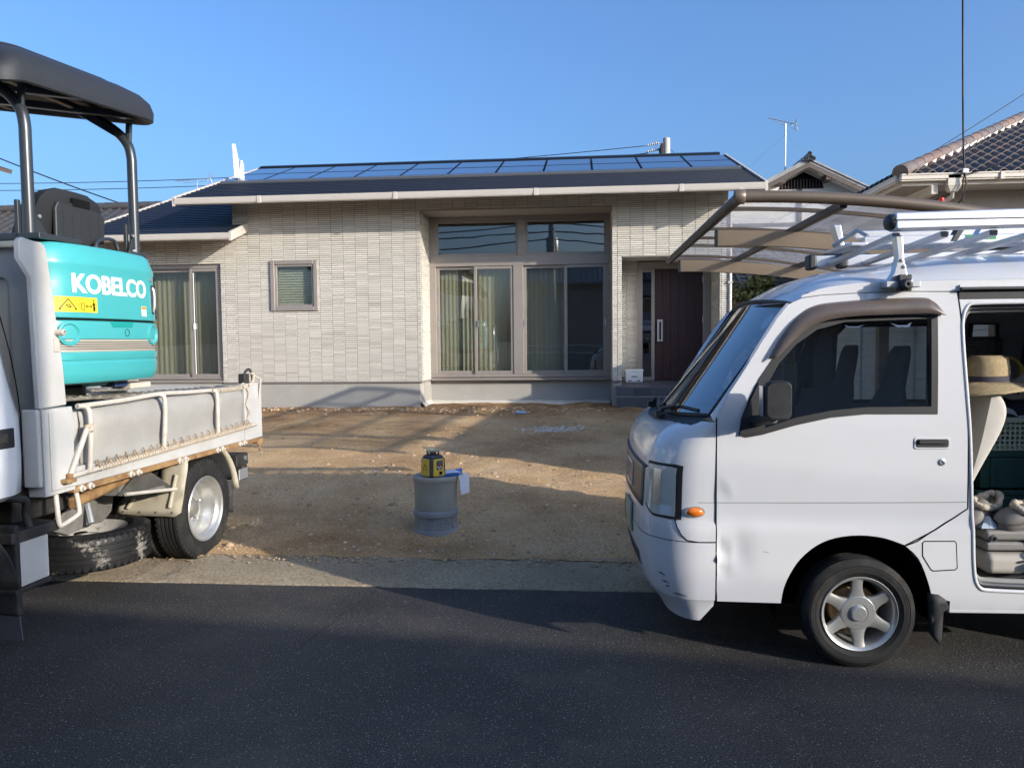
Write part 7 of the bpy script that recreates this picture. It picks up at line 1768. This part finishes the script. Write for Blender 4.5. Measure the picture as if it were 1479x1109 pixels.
fo = thing('folder', 'blue folder lying on the grey basin under sheets of white paper', 'folder', (bx0+.105, by0+.01, bz0+.468), radians(14))
b = MB(); b.box(-.17,.115,-.07,.12,.0,.004); b.hexa([(-.02,-.075,.006),(.115,-.075,.006),(.125,.12,.012),(-.02,.12,.006)], [(-.02,-.075,.008),(.115,-.075,.010),(.125,.12,.034),(-.02,.12,.010)]); b.build('cover', pm('folder_blue', (.05,.15,.46), rough=.4), fo)
b = MB(); P = []
for i in range(9):
    t = i/8; P.append([(-.04+.145*t, -.055+.01*t, .012+.010*sin(t*2.5)), (-.04+.145*t, .09, .014+.012*sin(t*2.5))])
b.grid(P); b.build('paper', pm('paper_white', (.62,.65,.74), rough=.8), fo, smooth=60)
b = MB(); P = []
for i in range(9):
    t = i/8; P.append([(.085+.012*t, -.074-.020*sin(t*1.5)+.004*sin(t*6), .012-.165*t), (.128+.006*t, -.066-.012*sin(t*1.6), .016-.165*t), (.168+.004*t, -.050-.004*t, .020-.160*t)])
b.grid(P); b.build('hanging_sheet', pm('paper_shade_white', (.74,.75,.80), rough=.8), fo, smooth=60)
# small blue plastic offcut by the foundation
z_ = lot_z(-1.04,13.05)+rough_h(-1.04,13.05)
bl = thing('plastic_offcut', 'small pale blue plastic piece lying on the soil below the big window', 'offcut', (-1.04, 13.05, z_+.02), radians(12))
b = MB(); b.hexa([(-.09,-.05,0),(.09,-.05,.0),(.09,.05,.012),(-.09,.05,.02)], [(-.085,-.045,.022),(.085,-.045,.018),(.085,.045,.032),(-.085,.045,.042)]); b.build('piece', pm('pale_blue_plastic', (.25,.36,.55), rough=.4), bl, bev=.006)

# ------------------------------------------------------------------ things carried in the open van
M_straw = pm('hat_straw', (.30, .225, .125), (.40, .31, .18), scale=60, rough=.9, bump=.5, bscale=260)
M_band = pm('hat_band', (.035, .03, .045), rough=.8)
M_crate_g = pm('crate_pale_green', (.36, .43, .32), (.42, .48, .37), scale=5, rough=.5)
M_crate_d = pm('crate_dark_green', (.012, .050, .045), (.018, .065, .055), scale=5, rough=.45)
M_fleece = pm('fleece', (.56, .49, .39), (.40, .34, .26), scale=70, rough=1.0, bump=1.0, bscale=120)
M_clog = pm('clog_grey', (.16, .15, .135), (.20, .185, .165), scale=6, rough=.6)
M_case = pm('case_grey', (.20, .19, .175), (.24, .23, .21), scale=5, rough=.55)
M_caseb = pm('bag_beige', (.36, .335, .29), (.42, .39, .34), scale=4, rough=.85)
M_wood = pm('handle_wood', (.42, .32, .19), (.50, .39, .24), scale=20, rough=.6, stretch=(.5, 6, 6))
hat = on_van('straw_hat', 'tan straw hat with a dark band hung over the pale seat back in the van', 'hat', (.735, .36, 1.40))
b = MB(); rows = []
for (z, r, dr) in ((1.385,.110,0),(1.43,.106,.004),(1.47,.102,.006),(1.505,.094,.008),(1.522,.070,.004),(1.515,.03,0)):
    rows.append([(.735+r*1.02*cos(a)+dr*cos(2*a), .36+r*.92*sin(a), z+.010*cos(a-1)*(r > .08)) for a in [2*pi*i/28 for i in range(29)]])
b.grid(rows); vb(b, hat, 'crown', M_straw, smooth=60)
b = MB(); rows = []
for k, r in ((0,.110),(.35,.135),(.7,.165),(1.0,.19)):
    rows.append([(.735+r*1.05*cos(a), .36+r*.95*sin(a), 1.388-k*.045*(1-.9*max(0,cos(a)))-k*.02*abs(sin(a))+.012*k*sin(3*a)) for a in [2*pi*i/36 for i in range(37)]])
b.grid(rows); vb(b, hat, 'brim', M_straw, smooth=70, solid=.004)
b = MB(); rows = [[(.735+r*1.02*cos(a), .36+r*.92*sin(a), z+.006*cos(a-1)) for a in [2*pi*i/28 for i in range(29)]] for z, r in ((1.392,.1125),(1.422,.1105))]
b.grid(rows); vb(b, hat, 'hat_band', M_band, smooth=60)
b = MB(); b.tube([(.68+.06*cos(a), .44, 1.50+.075*sin(a)) for a in [pi*i/12 for i in range(13)]], .006, 6); vb(b, hat, 'chin_cord', M_seal, smooth=60)
def crate(name, label, m, x0, x1, y0, y1, z0, z1, holes):
    c = on_van(name, label, 'crate', ((x0+x1)/2, (y0+y1)/2, z0))
    b = MB(); b.box(x0+.01, x1-.01, y0+.012, y1-.01, z0, z0+.02); vb(b, c, 'base', m)
    b = MB(); b.box(x0-.008, x1+.008, y0-.010, y0+.008, z1-.028, z1); b.box(x0-.008, x1+.008, y1-.008, y1+.010, z1-.028, z1); b.box(x0-.008, x0+.01, y0+.0085, y1-.0085, z1-.028, z1); b.box(x1-.01, x1+.008, y0+.0085, y1-.0085, z1-.028, z1); vb(b, c, 'rim', m, bev=.004)
    if holes:
        nx = int((x1-x0)/.026); nz = int((z1-z0-.045)/.026)
        for face in (0, 1):
            b = MB(); yy = y0 if face == 0 else y1-.006
            for i in range(nx+1): b.box(x0+i*(x1-x0-.01)/nx, x0+.010+i*(x1-x0-.01)/nx, yy, yy+.006, z0, z1-.028)
            for j in range(nz+1): b.box(x0, x1, yy-.0012, yy+.0045, z0+j*.026, z0+j*.026+.009)
            vb(b, c, 'lattice_side', m)
        for xx in (x0, x1-.006):
            b = MB()
            for j in range(nz+1): b.box(xx-.001, xx+.005, y0, y1, z0+j*.026, z0+j*.026+.009)
            for i in range(12): b.box(xx, xx+.006, y0+i*(y1-y0)/12, y0+i*(y1-y0)/12+.01, z0, z1-.028)
            vb(b, c, 'lattice_end', m)
    else:
        b = MB(); b.hexa([(x0,y0,z0),(x1,y0,z0),(x1,y1,z0),(x0,y1,z0)], [(x0-.004,y0-.004,z1-.03),(x1+.004,y0-.004,z1-.03),(x1+.004,y1+.004,z1-.03),(x0-.004,y1+.004,z1-.03)]); vb(b, c, 'body', m, bev=.01)
        for k in range(3):
            b = MB(); x = x0+.06+k*(x1-x0-.12)/2; b.box(x-.012, x+.012, y0-.012, y0-.001, z0+.01, z1-.032); vb(b, c, 'stiffener', m, bev=.003)
    return c
crate('crate', 'pale green lattice crate on top of the dark green crates in the van', M_crate_g, .835, 1.36, .50, .88, 1.005, 1.185, True)
crate('crate', 'dark green solid crate directly beneath the pale green lattice crate', M_crate_d, .79, 1.36, .49, .90, .80, 1.0, False)
crate('crate', 'lowest dark teal crate of the stack, behind the fleece lined clogs', M_crate_d, .77, 1.36, .48, .92, .58, .795, False)
cs = on_van('tool_case', 'grey hard tool case lying flat under the fleece lined clogs', 'case', (.90, .30, .555))
b = MB(); b.box(.655,1.30,.17,.47,.545,.592); vb(b, cs, 'lower_shell', M_case, bev=.016, segs=3)
b = MB(); b.box(.652,1.303,.167,.473,.597,.650); vb(b, cs, 'upper_shell', M_case, bev=.018, segs=3)
for x in (.855, 1.15):
    b = MB(); b.box(x,x+.045,.158,.168,.578,.628); b.box(x+.048,x+.058,.160,.168,.575,.63); vb(b, cs, 'latch', M_lgrey, bev=.003)
b = MB(); b.lathe([(0,-.01),(.016,-.01),(.018,.004),(.010,.006)], 12, (.69,.166,.612), 'y'); vb(b, cs, 'hinge_knob', M_lgrey)
bg = on_van('tool_bag', 'flat beige tool bag on the van floor below the grey case', 'bag', (.90, .28, .43))
b = MB(); b.box(.648,1.28,.14,.46,.432,.535); vb(b, bg, 'bag', M_caseb, bev=.035, segs=4)
b = MB(); b.tube(spline([(.80,.135,.50),(.88,.125,.515),(1.0,.125,.51),(1.1,.135,.495)], 5), .006, 6); vb(b, bg, 'bag_handle', M_lgrey, smooth=60)
ha = on_van('wooden_handle', 'pale wooden tool handle sticking out over the beige bag', 'tool', (.88, .16, .545))
b = MB(); b.tube([(.855,.13,.530),(.87,.135,.534),(1.25,.20,.60)], [.016,.019,.017], 10); vb(b, ha, 'shaft', M_wood, smooth=50)
st = on_van('ratchet_strap', 'black ratchet strap lying along the door sill of the van', 'strap', (.80, .12, .42))
b = MB(); b.bar((.69,.11,.424),(.80,.115,.440),.03,.006); b.bar((.80,.115,.44),(.88,.12,.475),.03,.006); b.bar((.88,.12,.475),(.93,.13,.44),.028,.006); b.bar((.93,.13,.44),(1.2,.12,.43),.028,.006); vb(b, st, 'webbing', M_seal)
b = MB(); b.box(.845,.875,.10,.14,.470,.50); b.tube([(.85,.10,.49),(.85,.145,.49)], .012, 8); b.bar((.86,.12,.49),(.905,.12,.45),.03,.012); vb(b, st, 'ratchet', M_seal, bev=.003)
def clog(loc, rot, label):
    c = on_van('clog', label, 'shoe', loc, 'pair of fleece lined clogs')
    c.rotation_euler = (0, 0, radians(rot))
    L_ = .27
    def W_(t): return interp([(0,.030),(.06,.040),(.25,.043),(.5,.046),(.75,.054),(.9,.046),(1,.018)], t)[0]
    b = MB(); rows = []
    for i in range(15):
        t = i/14; w = W_(t); x = -L_/2+L_*t; rows.append([(x,-w,0),(x,-w*1.08,.012),(x,-w*1.05,.026),(x,0,.028),(x,w*1.05,.026),(x,w*1.08,.012),(x,w,0)])
    b.grid(rows); b.build('sole', M_clog, c, smooth=50)
    b = MB(); rows = []
    for i in range(9):
        t = .46+.54*i/8; w = W_(t)*1.02; x = -L_/2+L_*t; hh = interp([(.46,.092),(.6,.088),(.75,.074),(.9,.052),(1,.026)], t)[0]
        rows.append([(x, -w*cos(q), .024+(hh-.024)*sin(q)**.8 if q not in (0, pi) else .024) for q in [pi*k/10 for k in range(11)]])
    b.grid(rows); b.build('upper', M_clog, c, smooth=60, solid=.006)
    b = MB()
    n = 34; ring_ = []
    for k in range(n):
        a = 2*pi*k/n; tx = -.035+.090*cos(a); w = W_((tx+L_/2)/L_)*.96; ty = w*sin(a); tz = .060+.030*max(0,cos(a))+.018*max(0,-cos(a))
        ring_.append((tx+.004*rnd.uniform(-1,1), ty+.003*rnd.uniform(-1,1), tz+.004*rnd.uniform(-1,1)))
    b.tube(ring_, [.016+.004*rnd.uniform(-1,1) for _ in range(n)], 9, closed=True); b.build('fleece_collar', M_fleece, c, smooth=80)
    b = MB(); rows = []
    for k in range(n+1):
        a = 2*pi*(k % n)/n; p = ring_[k % n]; rows.append([(p[0], p[1], p[2]), (p[0]*.95-.002, p[1]*.86, .045), (p[0]*.86, p[1]*.7, .032)])
    b.grid(rows); b.build('fleece_lining', M_fleece, c, smooth=80)
    b = MB(); P = []
    for k in range(11):
        a = radians(65+230*k/10); x = -.035+.092*cos(a)-.008; w = W_(max(0,(x+L_/2)/L_))*1.12; P.append([(x, w*sin(a), .070-.012*sin(radians(180*k/10))), (x, w*sin(a), .045-.006*sin(radians(180*k/10)))])
    b.grid(P); b.build('heel_strap', M_clog, c, smooth=60, solid=.004)
    b = MB(); b.lathe([(0,-.003),(.011,-.003),(.011,.004),(0,.005)], 12, (.015,-.051,.062), 'y'); b.build('strap_rivet', M_dark, c)
    return c
clog((.775,.26,.652), 205, 'nearer fleece lined clog, pointing left on the grey tool case') if False else None
c1 = clog((.86,.235,.652), 192, 'right hand fleece lined clog on the grey case, seen in full'); c2 = clog((.70,.33,.655), 215, 'left hand fleece lined clog on the grey case, partly behind the door pillar')
for c, rz in ((c1, 192), (c2, 215)):                # heels propped up, openings tipped towards the door
    c.rotation_euler = (Matrix.Rotation(radians(24), 4, 'X') @ Matrix.Rotation(radians(rz), 4, 'Z')).to_euler(); c.scale = (1.08, 1.08, 1.2); c.location.z += .025
pb_ = on_van('plastic_wrap', 'crumpled clear plastic wrap beside the left clog on the grey case', 'wrap', (.665,.24,.655))
b = MB(); P = []
for i in range(7): P.append([(.645+.018*i+.006*rnd.uniform(-1,1), .19+.02*j, .655+.05*sin(pi*i/6)*sin(pi*j/5)*rnd.uniform(.6,1.3)) for j in range(6)])
b.grid(P); vb(b, pb_, 'film', pm('plastic_film', (.42,.48,.55), rough=.15, coat=.5))
# straw rope bundle, coiled hose and cloth behind
sr = on_van('rope_bundle', 'coil of golden straw rope hanging behind the hat in the van', 'rope', (.98, .62, 1.42))
b = MB()
for k in range(9):
    b.tube([(.97+.02*k*.4+.085*cos(a)*(1-.03*k), .60+.012*k, 1.42+.085*sin(a)*(1-.02*k)) for a in [2*pi*i/22 for i in range(22)]], .010, 6, closed=True)
vb(b, sr, 'coil', pm('straw_rope', (.42,.26,.05), (.55,.38,.10), scale=40, rough=.8, bump=.5, bscale=150), smooth=60)
b = MB()
for k in range(3): b.tube([(1.0+.03*k+.05*cos(a), .58+.01*k, 1.33+.05*sin(a)) for a in [2*pi*i/18 for i in range(18)]], .011, 6, closed=True)
vb(b, sr, 'white_loop', M_rope, smooth=60)
pk = on_van('timber_strip', 'pale timber strip leaning across behind the hat in the van', 'timber', (.9, .55, 1.3))
b = MB(); b.bar((.74,.52,1.20),(1.25,.60,1.52),.02,.045); vb(b, pk, 'strip', M_caseb, bev=.003)
cd = on_van('work_jacket', 'dark work jacket heaped on the pale green crate in the van', 'jacket', (1.05,.66,1.19))
b = MB(); P = []
for i in range(15):
    P.append([(.85+.033*i, .52+.028*j, 1.188+max(.004,(.10+.05*noise.noise(Vector((i*.5,j*.5,2))))*sin(pi*i/14)*sin(pi*j/11)+.02*noise.noise(Vector((i*1.3,j*1.3,5))))) for j in range(12)])
b.grid(P); vb(b, cd, 'cloth', pm('jacket_cloth', (.018,.02,.028), (.03,.033,.042), scale=20, rough=.95), smooth=70)
b = MB(); P = [[(.90+.02*i, .515+.01*j, 1.192+.012*sin(i*.8)+.01*j) for j in range(4)] for i in range(9)]; b.grid(P); vb(b, cd, 'glove', pm('glove_white', (.55,.55,.56), rough=.9), smooth=70)
bs = on_van('spare_seat', 'dark seat back on the far side behind the straw rope in the van', 'seat', (1.05,1.1,.9))
b = MB(); b.hexa([(.92,.85,.70),(1.06,.85,.70),(1.06,1.35,.70),(.92,1.35,.70)], [(1.02,.87,1.62),(1.12,.87,1.62),(1.12,1.33,1.62),(1.02,1.33,1.62)]); vb(b, bs, 'back', M_cloth, bev=.04, segs=3)
